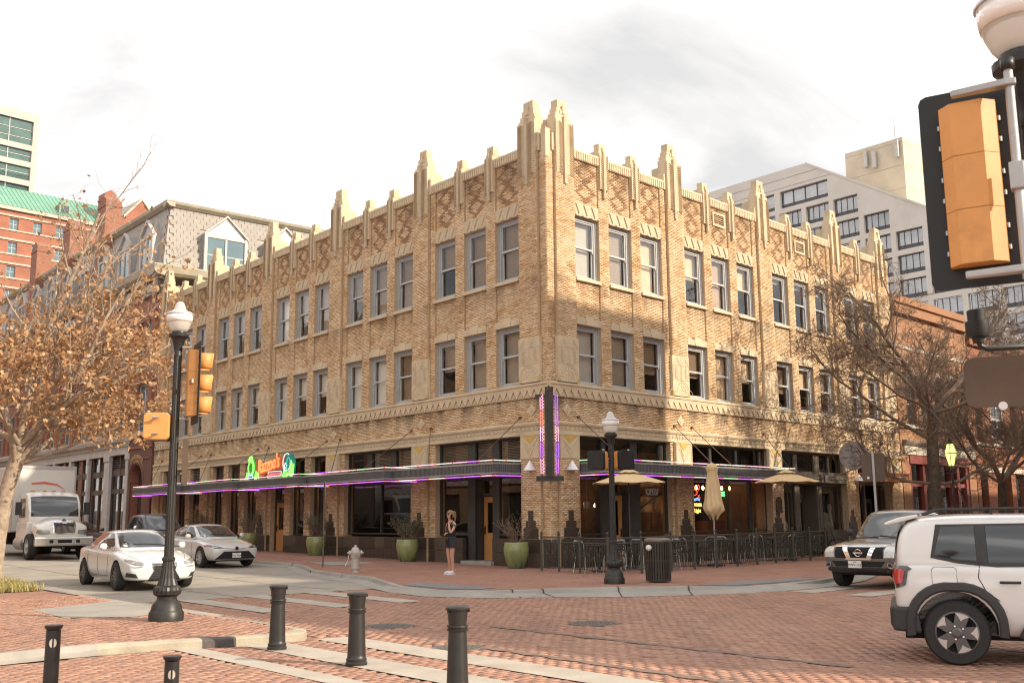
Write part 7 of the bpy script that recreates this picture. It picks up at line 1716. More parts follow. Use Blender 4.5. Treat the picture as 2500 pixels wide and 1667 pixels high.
def grow(mb, p, d, L, r, lev, rnd, tips, spec):
    """limb, then side branches along it and at its end"""
    n = spec['n'][lev]; pts, dd = tree_path(p, d, L, n, spec['wob'][lev], rnd, spec['up'][lev])
    rs = [max(spec.get('rmin', 0), r*(1-(1-spec['tap'][lev])*i/n)) for i in range(n+1)]
    mb.tube(pts, rs, spec['sides'][lev], caps=False)
    if lev >= spec['depth']: tips.extend((q, lev) for q in pts[1:]); return
    if lev >= spec['depth']-1: tips.extend((q, lev) for q in pts[2:])
    k = spec['kids'][lev]
    for i in range(k):
        f = spec['start'][lev]+(1-spec['start'][lev])*(i+rnd.random()*.8)/k; j = min(n-1, int(f*n)); q = pts[j].lerp(pts[j+1], f*n-j)
        t = (pts[j+1]-pts[j]).normalized(); side = t.orthogonal().normalized(); side.rotate(Matrix.Rotation(rnd.uniform(0, 6.283), 3, t).to_quaternion() if False else Matrix.Rotation(rnd.uniform(0, 6.283), 3, t))
        a = spec['ang'][lev]*rnd.uniform(.7, 1.25); nd = t*math.cos(a)+side*math.sin(a)
        if lev < 2: nd.z += spec['lift']
        grow(mb, q, nd, L*spec['len'][lev]*rnd.uniform(.6, 1.15)*(1.15-.45*f), rs[j]*spec['rad'][lev], lev+1, rnd, tips, spec)
# oak with dry orange leaves at the left edge
ob = at(-22, 1430, .12); oak = thing('oak_tree', 'street oak with dry orange leaves and pale trunk at the left edge', 'tree', (ob.x, ob.y, .12))
rnd = random.Random(3); mb = MB(); tips = []
tr_ = [Vector((0, 0, -.1)), Vector((.03, 0, .4)), Vector((.08, .02, 1.2)), Vector((.2, .0, 2.2)), Vector((.38, -.02, 2.9)), Vector((.48, -.05, 3.4))]
mb.tube(tr_, [.27, .215, .19, .18, .185, .15], 14, caps=False); mb.build('trunk', M_BARKO, oak, smooth=True, fix=False)
spec = dict(n=[6, 5, 4, 3], wob=[.07, .13, .2, .25], up=[.03, .03, .02, .0], tap=[.35, .3, .35, .3], sides=[8, 5, 4, 3], kids=[9, 6, 5, 0], start=[.25, .2, .15, 0], ang=[.75, .7, .7, .6], len=[.48, .5, .5, .4], rad=[.5, .5, .55, .5], depth=3, lift=.18)
mb = MB()
for d, L, r, q in (((.10, -.1, 1), 6.2, .10, 5), ((.42, .25, .95), 5.8, .10, 4), ((.8, -.1, .8), 5.2, .08, 4), ((.9, .35, .6), 4.4, .07, 5), ((-.35, .3, .95), 5.2, .09, 4), ((-.8, -.3, .6), 4.4, .08, 5), ((-.5, .8, .6), 4.2, .07, 4), ((.25, .9, .55), 4.4, .07, 4), ((.3, -.85, .6), 4.0, .07, 4), ((1.0, .1, .24), 3.4, .05, 4), ((-.2, -.8, .7), 4.0, .07, 5), ((.8, -.45, .7), 4.0, .06, 5), ((.75, .2, .85), 5.4, .075, 5)):
    grow(mb, tr_[q], d, L, r, 0, rnd, tips, spec)
o = mb.build('branch', M_BARKO, oak, smooth=True, fix=False); stuff(o)
tp = np.array([tuple(t[0]) for t in tips]); 
keep = np.exp(-np.clip((tp[:, 2]-6.0)/1.5, 0, 9))*(rng.random(len(tp))*0+1)
prob = np.where(tp[:, 2] < 3.0, .45, 1.0)*keep*rng.gamma(.45, 1.0, len(tp))
def leaf_cloud(tp, prob, count, spread, size, pal, mat, name, parent):
    pr = prob/prob.sum(); idx = rng.choice(len(tp), count, p=pr); n = count
    c = tp[idx]+rng.normal(0, spread, (n, 3)); u = rng.normal(0, 1, (n, 3)); u /= np.linalg.norm(u, axis=1)[:, None]; w_ = rng.normal(0, 1, (n, 3)); v = np.cross(u, w_); v /= np.linalg.norm(v, axis=1)[:, None]; nn = np.cross(u, v)
    s = size*rng.uniform(.6, 1.25, n)[:, None]
    # lobed leaf: six corners, folded along its midrib
    P = [c-u*s*.55, c-u*s*.1+v*s*.42+nn*s*.16, c+u*s*.12+v*s*.22+nn*s*.08, c+u*s*.42+v*s*.34+nn*s*.14, c+u*s*.62, c+u*s*.42-v*s*.34+nn*s*.14, c+u*s*.12-v*s*.22+nn*s*.08, c-u*s*.1-v*s*.42+nn*s*.16]
    V = np.stack(P, 1).reshape(-1, 3); F = np.array([(0, 4, 3, 2), (0, 2, 1, 1), (0, 6, 5, 4), (0, 7, 6, 6)])
    me = bpy.data.meshes.new(name); fs = []
    base = (np.arange(n)*8)[:, None]
    tri = np.array([(0, 2, 1), (0, 7, 6)]); quad = np.array([(0, 4, 3, 2), (0, 6, 5, 4)])
    loops = np.concatenate([(base[:, :, None]+tri[None]).reshape(n, 6), (base[:, :, None]+quad[None]).reshape(n, 8)], 1).reshape(-1)
    tot = np.tile([3, 3, 4, 4], n); st = np.concatenate([[0], np.cumsum(tot)[:-1]])
    me.vertices.add(len(V)); me.vertices.foreach_set('co', V.reshape(-1)); me.loops.add(len(loops)); me.loops.foreach_set('vertex_index', loops.astype(np.int32)); me.polygons.add(len(tot)); me.polygons.foreach_set('loop_start', st.astype(np.int32)); me.polygons.foreach_set('loop_total', tot.astype(np.int32))
    k = rng.integers(0, len(pal), n); col = np.array(pal)[k]*rng.uniform(.75, 1.2, n)[:, None]; col = np.concatenate([np.repeat(col, 4, 0), np.ones((4*n, 1))], 1)
    a = me.attributes.new('bc', 'FLOAT_COLOR', 'FACE'); a.data.foreach_set('color', col.reshape(-1).astype(np.float32)); me.update(); me.materials.append(mat)
    return stuff(place(name, me, parent))
leaf_cloud(tp, prob, 9500, .10, .11, [(.58, .36, .19), (.52, .30, .145), (.43, .235, .11), (.63, .43, .25), (.34, .18, .085)], M_OLEAF, 'foliage', oak)
# bare dark trees on the right-hand pavement
spec2 = dict(n=[7, 6, 5, 4, 3], wob=[.14, .2, .24, .28, .3], up=[.03, .02, .01, .0, 0], tap=[.4, .35, .35, .35, .3], sides=[8, 6, 5, 3, 3], kids=[9, 8, 7, 6, 0], start=[.2, .15, .1, .1, 0], ang=[.8, .8, .8, .8, .7], len=[.52, .55, .55, .5, .4], rad=[.5, .5, .5, .5, .5], depth=4, lift=.10, rmin=.0055)
def bare_tree(label, loc, trunk, limbs, seed, r0=.24):
    t = thing('bare_tree', label, 'tree', loc); rnd = random.Random(seed)
    mb = MB(); n = len(trunk); mb.tube(trunk, [r0*1.25]+[r0*(1-.25*i/n) for i in range(1, n)], 12, caps=False); mb.build('trunk', M_BARKD, t, smooth=True, fix=False)
    mb = MB(); tips = []
    for d, L, r, q in limbs: grow(mb, Vector(trunk[q]), d, L, r, 0, rnd, tips, spec2)
    stuff(mb.build('branch', M_BARKT, t, smooth=False, fix=False)); return t
T1 = C0+FP('R', 14.6, 5.6, .12)
bare_tree('bare dark tree in front of the arched brick building', T1, [(0, 0, -.1), (.0, 0, 1.0), (.05, 0, 2.6), (.12, .05, 4.2), (.22, 0, 5.2)], [((-.45, -.2, 1), 5.6, .11, 4), ((.5, .2, 1), 5.4, .11, 4), ((-.95, .1, .42), 5.6, .075, 3), ((-.85, -.5, .62), 5.2, .075, 4), ((.9, -.3, .5), 5.0, .075, 4), ((.2, .9, .6), 4.6, .065, 3), ((-.2, -.9, .6), 4.4, .065, 3), ((-.7, .6, .7), 4.8, .065, 4), ((1, .3, .1), 4.4, .07, 2), ((-1, -.1, .1), 3.8, .06, 2)], 11)
T2 = C0+FP('R', 21.2, 5.6, .12)
bare_tree('bare forked tree in front of the deep orange brick building at the right edge', T2, [(0, 0, -.1), (0, 0, .8), (.0, 0, 1.9), (.05, 0, 2.7)], [((-.3, 0, 1), 6.6, .11, 3), ((.55, .1, .9), 6.8, .12, 3), ((-.7, .4, .8), 5.4, .065, 3), ((.8, -.5, .7), 5.6, .065, 3), ((-.4, -.6, .9), 5.2, .06, 3), ((.9, .3, .9), 6.4, .06, 3)], 5, .21)
T3 = C0+FP('R', 31.0, 5.2, .12)
bare_tree('farther bare tree whose fine twigs cross the white hotel', T3, [(0, 0, -.1), (0, 0, 1.2), (.1, 0, 3.2)], [((-.4, 0, 1), 7.4, .15, 2), ((.4, .1, 1), 7.6, .15, 2), ((-.9, .2, .7), 6.2, .1, 2), ((.9, -.3, .8), 6.4, .1, 2), ((.1, .8, .8), 5.6, .1, 2)], 8, .24)
# dry grass round the oak
gp = [SD(s, d, gz(s)) for s, d in ((1.5, 14.2), (1.6, 15.6), (5.8, 15.9), (6.3, 14.25))]
gb = sheet('tree_bed', [[(1.6, 14.2), (1.5, 15.5), (2.0, 16.4), (6.4, 16.4), (6.4, 14.2)]], .122, M_SOIL); struct(gb)
n = 5200; ss = rng.uniform(1.4, 6.4, n); dd = rng.uniform(14.15, 16.5, n); mb = MB()
M_GRASS = attr_mat('dry_grass', .85, .2, 5, 0)
pal = np.array([(.40, .31, .11), (.30, .27, .09), (.20, .19, .06), (.48, .38, .17)]); cols = []
for s, d in zip(ss, dd):
    p = SD(s, d, .12+gz(s)); a = random.uniform(0, 6.28); h = random.uniform(.10, .22); l = random.uniform(.03, .14); e = Vector((math.cos(a), math.sin(a), 0)); f = Vector((-e.y, e.x, 0))*.006
    mb.add([p-f, p+f, p+e*l*.5+Vector((0, 0, h*.75))+f*.7, p+e*l*.5+Vector((0, 0, h*.75))-f*.7, p+e*l*1.3+Vector((0, 0, h))], [(0, 1, 2, 3), (3, 2, 4)])
    c = pal[random.randrange(4)]; cols += [c, c]
me = mb.mesh('grass', M_GRASS, fix=False); a = me.attributes.new('bc', 'FLOAT_COLOR', 'FACE'); a.data.foreach_set('color', np.concatenate([np.array(cols), np.ones((len(cols), 1))], 1).reshape(-1).astype(np.float32))
gr = place('dry_grass', me); tag(gr, 'strip of dry yellow grass at the foot of the oak', 'grass'); stuff(gr)
# fallen leaves on the far pavement
mb = MB()
for i in range(150):
    s, d = random.uniform(-5, 12), random.uniform(.3, 5.5)
    if random.random() < .4: s, d = random.uniform(-7.5, 0), random.uniform(-3.5, 6)
    p = SD(s, d, .128+gz(s)); a = random.uniform(0, 6.28); e = Vector((math.cos(a), math.sin(a), 0))*.025; f = Vector((-e.y*.6, e.x*.6, .004))
    mb.add([p-e, p+f, p+e, p-f+Vector((0, 0, .01))], [(0, 1, 2, 3)])
fl = mb.build('fallen_leaves', mk('fallen_leaf', (.17, .085, .04), .8, var=.4, scale=.7), fix=False); tag(fl, 'dry brown leaves scattered on the far brick pavement', 'leaves'); stuff(fl)
# ================================================================ VEHICLES
def paint(name, col, metal=0.0, rough=.32): return mk(name, col, rough, metal=metal, var=.02, scale=1, coat=1.0)
P_WHITE = paint('paint_white', (.62, .615, .60)); P_SILV = paint('paint_pearl', (.60, .59, .585), .1); P_GREY = paint('paint_grey_brown', (.15, .13, .115), .3); P_JEEP = paint('paint_bone_white', (.66, .645, .62)); P_NAVY = paint('paint_dark_blue', (.02, .025, .04), .2); P_BLACK = paint('paint_black', (.012, .012, .014)); P_TRUCK = paint('paint_cream', (.74, .71, .66))
M_AGL = mk('car_glass', (.018, .022, .026), .05, var=0, spec=1.0, coat=.3); M_TRIM = mk('black_plastic', (.028, .027, .027), .6, var=.12, scale=9, bump=.1, bscale=120); M_TYRE = mk('tyre_rubber', (.022, .021, .020), .8, var=.2, scale=12, bump=.2, bscale=60)
M_RIMD = mk('rim_dark', (.13, .125, .125), .35, metal=.7, var=.05); M_RIMS = mk('rim_silver', (.55, .54, .53), .3, metal=.8, var=.05); M_CHR = mk('chrome', (.72, .72, .73), .1, metal=1.0, var=0); M_HEAD = mk('headlamp_glass', (.30, .30, .30), .12, metal=.3, var=.35, scale=9, coat=1); M_HEADB = mk('headlamp_bright', (.62, .62, .60), .15, metal=.2, var=.25, scale=9, coat=1); M_TAIL = mk('tail_lamp_red', (.42, .015, .012), .2, var=.1, coat=1); M_AMB = mk('amber_lens', (.62, .22, .05), .2, var=.1, coat=1); M_SEAM = mk('seam_dark', (.03, .03, .03), .8, var=0); M_PLATE = mk('number_plate', (.70, .69, .67), .5, var=.04); M_UNDER = mk('underbody', (.012, .012, .012), .9, var=.1); M_MESHG = mk('grille_grey', (.07, .068, .066), .35, metal=.6, var=.1)
def loft(secs, close=True):
    """secs: list of (x, half outline [(y, z)...] from bottom centre up to top centre)"""
    mb = MB(); n = len(secs[0][1]); ring = 2*n-2
    for x, h in secs:
        dx = [0]*n
        for (y, z) in h: mb.v.append((x, y, z))
        for (y, z) in h[-2:0:-1]: mb.v.append((x, -y, z))
    for i in range(len(secs)-1):
        for j in range(ring): mb.f.append((i*ring+j, i*ring+(j+1) % ring, (i+1)*ring+(j+1) % ring, (i+1)*ring+j)); mb.m.append(0)
    for i, rev in ((0, 1), (len(secs)-1, 0)):
        ids = [i*ring+j for j in range(ring)]
        for j in range(n-2):       # strips across the end
            a, b = ids[j], ids[j+1]; c, d = ids[(ring-j-1) % ring], ids[(ring-j) % ring]
            f = (a, b, c) if j == 0 else (a, b, c, d)
            mb.f.append(f); mb.m.append(0)
        mb.f.append((ids[n-2], ids[n-1], ids[n])); mb.m.append(0)
    return mb
def bsec(x, zb, w_, zs, zt, wt=.82, tuck=.9):
    """body section: bottom zb, half width w_, shoulder zs, centre top zt"""
    m = zb+(zs-zb)*.5
    return (x, [(0, zb), (w_*tuck*.9, zb), (w_*tuck, zb+.05), (w_*.985, zb+.2), (w_, m+.05), (w_*.985, zs-.06), (w_*.95, zs), (w_*wt*.6, zt-.005 if zt > zs else zt), (0, zt)])
def csec(x, zb, wb, zr, wr):
    return (x, [(0, zb-.12), (wb*.9, zb-.12), (wb, zb), (wb+(wr-wb)*.5, zb+(zr-zb)*.55), (wr+.035, zr-.09), (wr-.03, zr-.03), (wr*.6, zr), (0, zr+.012)])
def solid(name, mb, mat, parent, sub=2, cuts=()):
    me = mb.mesh(name, mat, smooth=True); o = place(name, me, parent)
    m = o.modifiers.new('s', 'SUBSURF'); m.levels = sub; m.render_levels = sub; tmp = []
    for (x, y0, y1, z, r) in cuts:
        c = MB(); c.lathe([(r, y0), (r, y1)], 32, M=Matrix.Translation((x, 0, z)) @ Matrix.Rotation(R(-90), 4, 'X')); co = place('cut', c.mesh('cut', M_UNDER), parent); tmp.append(co)
        b = o.modifiers.new('b', 'BOOLEAN'); b.object = co; b.operation = 'DIFFERENCE'; b.solver = 'EXACT'
    bpy.context.view_layer.update(); dg = bpy.context.evaluated_depsgraph_get(); me2 = bpy.data.meshes.new_from_object(o.evaluated_get(dg)); o.modifiers.clear(); o.data = me2; me2.name = name
    for c in tmp: bpy.data.objects.remove(c)
    me2.polygons.foreach_set('use_smooth', [True]*len(me2.polygons)); me2.set_sharp_from_angle(angle=R(38))
    while len(me2.materials) > 1: me2.materials.pop()
    return o
class Car:
    def __init__(s, name, label, cat, loc, az, group=None):
        s.t = thing(name, label, cat, loc, R(90-az), group); s.bv = None
    def skin(s, *objs):
        v, f = [], []
        for o in objs:
            k = len(v); v += [tuple(p.co) for p in o.data.vertices]; f += [tuple(i+k for i in p.vertices) for p in o.data.polygons]
        s.bv = BVHTree.FromPolygons(v, f)
    def hit(s, axis, sg, p, off):
        """axis x: p=(y, z) seen from front (sg=1) or back; axis y: p=(x, z) seen from the left (sg=1) or right"""
        o = Vector((sg*9, p[0], p[1])) if axis == 'x' else (Vector((p[0], sg*9, p[1])) if axis == 'y' else Vector((p[0], p[1], 9)))
        d = Vector((-sg, 0, 0)) if axis == 'x' else (Vector((0, -sg, 0)) if axis == 'y' else Vector((0, 0, -1)))
        h = s.bv.ray_cast(o, d)
        if h[0] is None: h = s.bv.find_nearest(Vector((sg*2.2, p[0], p[1])) if axis == 'x' else Vector((p[0], sg*.8, p[1])))
        return h[0]+h[1]*off
    def patch(s, name, poly, axis, sg, mat, off=.006, parent=None, div=2, thick=0):
        b = bmesh.new(); b.faces.new([b.verts.new((p[0], p[1], 0)) for p in poly]); bmesh.ops.triangulate(b, faces=b.faces[:])
        for _ in range(div): bmesh.ops.subdivide_edges(b, edges=b.edges[:], cuts=1, use_grid_fill=True)
        for v in b.verts: v.co = s.hit(axis, sg, (v.co.x, v.co.y), off)
        bmesh.ops.recalc_face_normals(b, faces=b.faces); me = bpy.data.meshes.new(name); b.to_mesh(me); b.free(); me.materials.append(mat); me.polygons.foreach_set('use_smooth', [True]*len(me.polygons))
        return place(name, me, parent or s.t)
    def both(s, name, poly, axis, mat, mirror_y=True, **k):
        if axis == 'y':
            for sg in (1, -1): s.patch(name, poly, 'y', sg, mat, **k)
        else:
            sgx = k.pop('sg', 1)
            for m in (1, -1): s.patch(name, [(p[0]*m, p[1]) for p in poly], axis, sgx, mat, **k)
    def line(s, name, pts, axis, sg, mat, r=.006, off=.001, n=6):
        P = []
        for a, b in zip(pts[:-1], pts[1:]):
            for i in range(n): P.append(s.hit(axis, sg, (a[0]+(b[0]-a[0])*i/n, a[1]+(b[1]-a[1])*i/n), off))
        P.append(s.hit(axis, sg, pts[-1], off)); mb = MB(); mb.tube(P, r, 4); return mb.build(name, mat, s.t)
    def wheels(s, xs, y, r, wd, rimm, style=10, rr_=.66, well=None):
        for x in xs:
            for sg in (1, -1):
                if well:
                    mb = MB(); A = np.linspace(-.1, math.pi+.1, 17); w0, zc = well; mb.add([(x+w0*math.cos(a), sg*q, zc+w0*math.sin(a)) for q in (.60, y+wd*.36) for a in A], [(i, i+1, 18+i, 17+i) for i in range(16)]+[tuple(range(17))]); mb.build('wheel_well', M_UNDER, s.t)
                M = Matrix.Translation((x, sg*y, r)) @ Matrix.Rotation(R(-90*sg), 4, 'X')
                h = wd/2; mb = MB(); mb.lathe([(r*rr_, -h), (r*.93, -h), (r*.985, -h*.75), (r, -h*.4), (r, h*.4), (r*.985, h*.75), (r*.93, h), (r*rr_, h), (r*rr_, h*.4), (r*.3, h*.35)], 36, M=M); w_ = mb.build('wheel', M_TYRE, s.t, smooth=True, sharp=35)
                mb = MB(); mb.lathe([(r*rr_*.99, h*.35), (r*rr_*.99, h*.98), (r*rr_*.93, h*1.0), (r*rr_*.90, h*.6), (r*rr_*.90, h*.35)], 36, M=M); mb.build('rim', rimm, w_, smooth=True, sharp=40)
                mb = MB(); mb.lathe([(r*rr_*.9, h*.38), (r*.02, h*.40)], 24, M=M); mb.build('brake_disc', M_UNDER, w_)
                mb = MB()
                if style == 'steer':
                    mb.lathe([(r*rr_*.9, h*.5), (r*rr_*.7, h*.75), (r*.26, h*.62), (r*.24, h*1.25), (r*.16, h*1.3), (.0, h*1.3)], 24, M=M)
                    mb.build('hub', rimm, w_, smooth=True, sharp=40); continue
                for i in range(style):
                    a = 2*math.pi*i/style; wi = r*.075 if style > 6 else r*.17
                    mb.prism([(r*.06, -wi*.9), (r*rr_*.92, -wi*(1 if style > 6 else 1.25)), (r*rr_*.92, wi*(1 if style > 6 else 1.25)), (r*.06, wi*.9)], h*.62, h*.88, 'xy', 0, M @ Matrix.Rotation(a, 4, 'Z'))
                mb.lathe([(r*.17, h*.6), (r*.17, h*.92), (r*.10, h*.98), (0, h*.98)], 16, M=M); mb.build('spokes', rimm, w_)
def plate(c, pts_c, axis, sg, txt, w_=.31, h=.155, state=True, off=.012):
    y, z = pts_c; p = c.hit('x', sg, (y, z), off); mb = MB(); mb.box(-.006, .006, -w_/2, w_/2, -h/2, h/2, 0, Matrix.Translation(p)); o = mb.build('number_plate', M_PLATE, c.t, bevel=.004)
    M = Matrix(((0, 0, sg, p.x+.008*sg), (sg, 0, 0, p.y), (0, 1, 0, p.z-.035), (0, 0, 0, 1)))
    text_obj('plate_lettering', txt, .075, M_SEAM, o, M, .002)
    if state: text_obj('plate_lettering', 'TEXAS', .03, M_SEAM, o, M @ Matrix.Translation((0, .075, 0)), .002)
def mirror(c, x, y, z, mat):
    for sg in (1, -1):
        mb = MB(); mb.lathe([(.0, -.10), (.07, -.07), (.085, 0), (.07, .06), (0, .09)], 12, M=Matrix.Translation((x, sg*(y+.12), z)) @ Matrix.Scale(.6, 4, (1, 0, 0)) @ Matrix.Rotation(R(90), 4, 'X')); mb.build('mirror', mat, c.t, smooth=True)
        mb = MB(); mb.box(x-.03, x+.03, min(sg*(y-.06), sg*(y+.08)), max(sg*(y-.06), sg*(y+.08)), z-.05, z-.015); mb.build('mirror_arm', M_TRIM, c.t)
def sedan(label, loc, az, pnt, style, plate_txt=None, rim=M_RIMD, spokes=10, group='sedans on the left street'):
    c = Car('parked_car' if style == 'b' else 'sedan_car', label, 'car', loc, az, group); r = .335
    nose = [(1.95, .22, .86, .70, .80), (2.18, .22, .80, .64, .70), (2.30, .26, .70, .56, .60)] if style != 'b' else [(1.95, .22, .86, .72, .80), (2.18, .22, .82, .67, .72), (2.31, .28, .72, .58, .62)]
    S = [bsec(-2.32, .42, .66, .86, .90), bsec(-2.24, .28, .80, .94, 1.02), bsec(-1.9, .24, .87, .97, 1.06), bsec(-1.35, .20, .90, .96, 1.04), bsec(-.5, .19, .895, .92, .98), bsec(.5, .19, .895, .90, .96), bsec(1.05, .19, .90, .89, .97), bsec(1.5, .20, .90, .82, .91)]+[bsec(*n) for n in nose]
    body = solid('body', loft(S), pnt, c.t, 2, [(x, sg*.62, sg*1.1, r, r*1.13) for x in (1.40, -1.38) for sg in (1, -1)])
    Cb = [csec(-1.98, 1.0, .62, 1.03, .56), csec(-1.55, 1.0, .70, 1.20, .58), csec(-1.0, .96, .77, 1.38, .57), csec(-.3, .93, .79, 1.435, .58), csec(.25, .92, .79, 1.40, .57), csec(.75, .92, .77, 1.16, .60), csec(1.2, .92, .70, .95, .58)]
    cab = solid('roof', loft(Cb), pnt, c.t, 2); c.skin(body, cab)
    c.both('side_window', [(.62, 1.0), (.60, 1.06), (.16, 1.32), (-.13, 1.345), (-.13, 1.0)], 'y', M_AGL); c.both('side_window', [(-.19, 1.0), (-.19, 1.345), (-.75, 1.325), (-1.08, 1.22), (-1.05, 1.02)], 'y', M_AGL); c.both('side_window', [(-1.12, 1.04), (-1.14, 1.20), (-1.42, 1.09), (-1.38, 1.05)], 'y', M_AGL)
    c.patch('windscreen', [(-.66, .99), (.66, .99), (.55, 1.335), (.3, 1.355), (-.3, 1.355), (-.55, 1.335)], 'x', 1, M_AGL, div=3); c.patch('rear_window', [(-.56, 1.07), (.56, 1.07), (.48, 1.32), (-.48, 1.32)], 'x', -1, M_AGL, div=3)
    for sg in (1, -1):
        for pts in ([(.70, .98), (.74, .6), (.66, .32), (-.1, .30), (-.16, .6), (-.16, .99)], [(-.16, .30), (-.85, .32), (-1.05, .62), (-1.08, 1.0)]): c.line('door_seam', pts, 'y', sg, M_SEAM, .005)
        for x in (-.02, -.98): p = c.hit('y', sg, (x, .83), .012); mb = MB(); mb.box(p.x-.10, p.x+.06, p.y-.012, p.y+.012, p.z-.014, p.z+.014); mb.build('door_handle', pnt, c.t, bevel=.008)
        c.line('sill_trim', [(.95, .235), (-.95, .235)], 'y', sg, M_TRIM if style != 'a' else pnt, .02)
    if style == 'a':
        c.both('headlight', [(.46, .60), (.52, .67), (.80, .735), (.835, .69), (.70, .60), (.54, .575)], 'x', M_HEAD, off=.008); c.both('lamp_blade', [(.50, .545), (.53, .565), (.74, .565), (.80, .585), (.70, .535)], 'x', M_HEAD, off=.008)
        c.patch('grille', [(-.30, .62), (.30, .62), (.25, .47), (.36, .28), (.42, .235), (-.42, .235), (-.36, .28), (-.25, .47)], 'x', 1, M_MESHG, off=.006, div=3)
        mb = MB()
        for i in range(9):
            z = .25+.04*i; hw = .41-.055*max(0, (i-0)*.6) if i < 6 else .26; q = [c.hit('x', 1, (y, z+(.018 if k % 2 else 0)), .012) for k, y in enumerate(np.linspace(-hw+.02, hw-.02, 15))]; mb.tube(q, .006, 3)
        stuff(mb.build('grille_mesh', M_UNDER, c.t)); c.line('grille_frame', [(-.30, .63), (.30, .63), (.25, .47), (.36, .28), (.43, .23), (-.43, .23), (-.36, .28), (-.25, .47), (-.30, .63)], 'x', 1, M_CHR, .011, .008, 4)
        c.both('bumper_vent', [(.60, .30), (.66, .40), (.82, .43), (.80, .33)], 'x', M_TRIM, off=.006)
        p = c.hit('x', 1, (0, .57), .02); mb = MB(); mb.lathe([(.07, 0), (.07, .01)], 20, M=Matrix.Translation(p) @ Matrix.Rotation(R(90), 4, 'Y')); mb.build('badge', M_CHR, c.t)
        c.patch('sunroof', [(-.62, -.36), (-.62, .36), (-.05, .36), (-.05, -.36)], 'z', 1, M_AGL, off=.004)
    else:
        c.both('headlight', [(.40, .63), (.55, .68), (.82, .755), (.85, .70), (.72, .625)], 'x', M_AGL if style == 'b' else M_HEAD, off=.008); c.both('headlight_lens', [(.60, .655), (.74, .70), (.79, .67), (.66, .635)], 'x', M_HEAD, off=.012); c.both('corner_lens', [(.79, .69), (.86, .74), (.865, .69)], 'x', M_TAIL, off=.012)
        c.patch('grille', [(-.44, .53), (.44, .53), (.70, .30), (.66, .25), (-.66, .25), (-.70, .30)], 'x', 1, M_UNDER, off=.006, div=3)
        for z in (.30, .355, .41, .465): c.line('grille_bar', [(-.6+(z-.3)*.7, z), (.6-(z-.3)*.7, z)], 'x', 1, M_TRIM, .008, .01)
        c.line('nose_trim', [(-.55, .645), (0, .60), (.55, .645)], 'x', 1, M_SEAM, .008); p = c.hit('x', 1, (0, .62), .012); mb = MB(); mb.lathe([(.06, 0), (.06, .012)], 18, M=Matrix.Translation(p) @ Matrix.Rotation(R(90), 4, 'Y')); mb.build('badge', M_UNDER, c.t)
    c.both('tail_light', [(.50, .86), (.80, .90), (.80, .80), (.52, .78)], 'x', M_TAIL, sg=-1, off=.008)
    c.line('bonnet_seam', [(1.12, .74), (1.6, .70), (2.1, .55)], 'z', 1, M_SEAM, .004); c.line('bonnet_seam', [(1.12, -.74), (1.6, -.70), (2.1, -.55)], 'z', 1, M_SEAM, .004); c.line('wiper', [(1.02, .5), (.95, -.35)], 'z', 1, M_SEAM, .008, .012)
    if plate_txt: plate(c, (0, .40), 'x', 1, plate_txt)
    mirror(c, .62, .86, 1.02, pnt); c.wheels((1.40, -1.38), .80, r, .225, rim, spokes, well=(r*1.115, r))
    mb = MB(); mb.box(-2.0, 2.0, -.62, .62, .2, .5); mb.build('underbody', M_UNDER, c.t); return c
sedan('white sports sedan with wide mesh grille driving behind the left lamp post', Vector((-9.75, 27.1, .015)), 143.0, P_WHITE, 'a')
p = SD(11.3, 5.95, gz(11)); sedan('pearl white sedan parked at the kerb, dark lower grille and plate facing the crossing', p, 139.7, P_SILV, 'b', 'PHL-4964', M_RIMS, 9)
p = SD(25.6, 5.9, gz(25)); sedan('black sedan parked far down the left street behind the white truck', p, 139.7, P_BLACK, 'c', None, M_RIMS, 9)
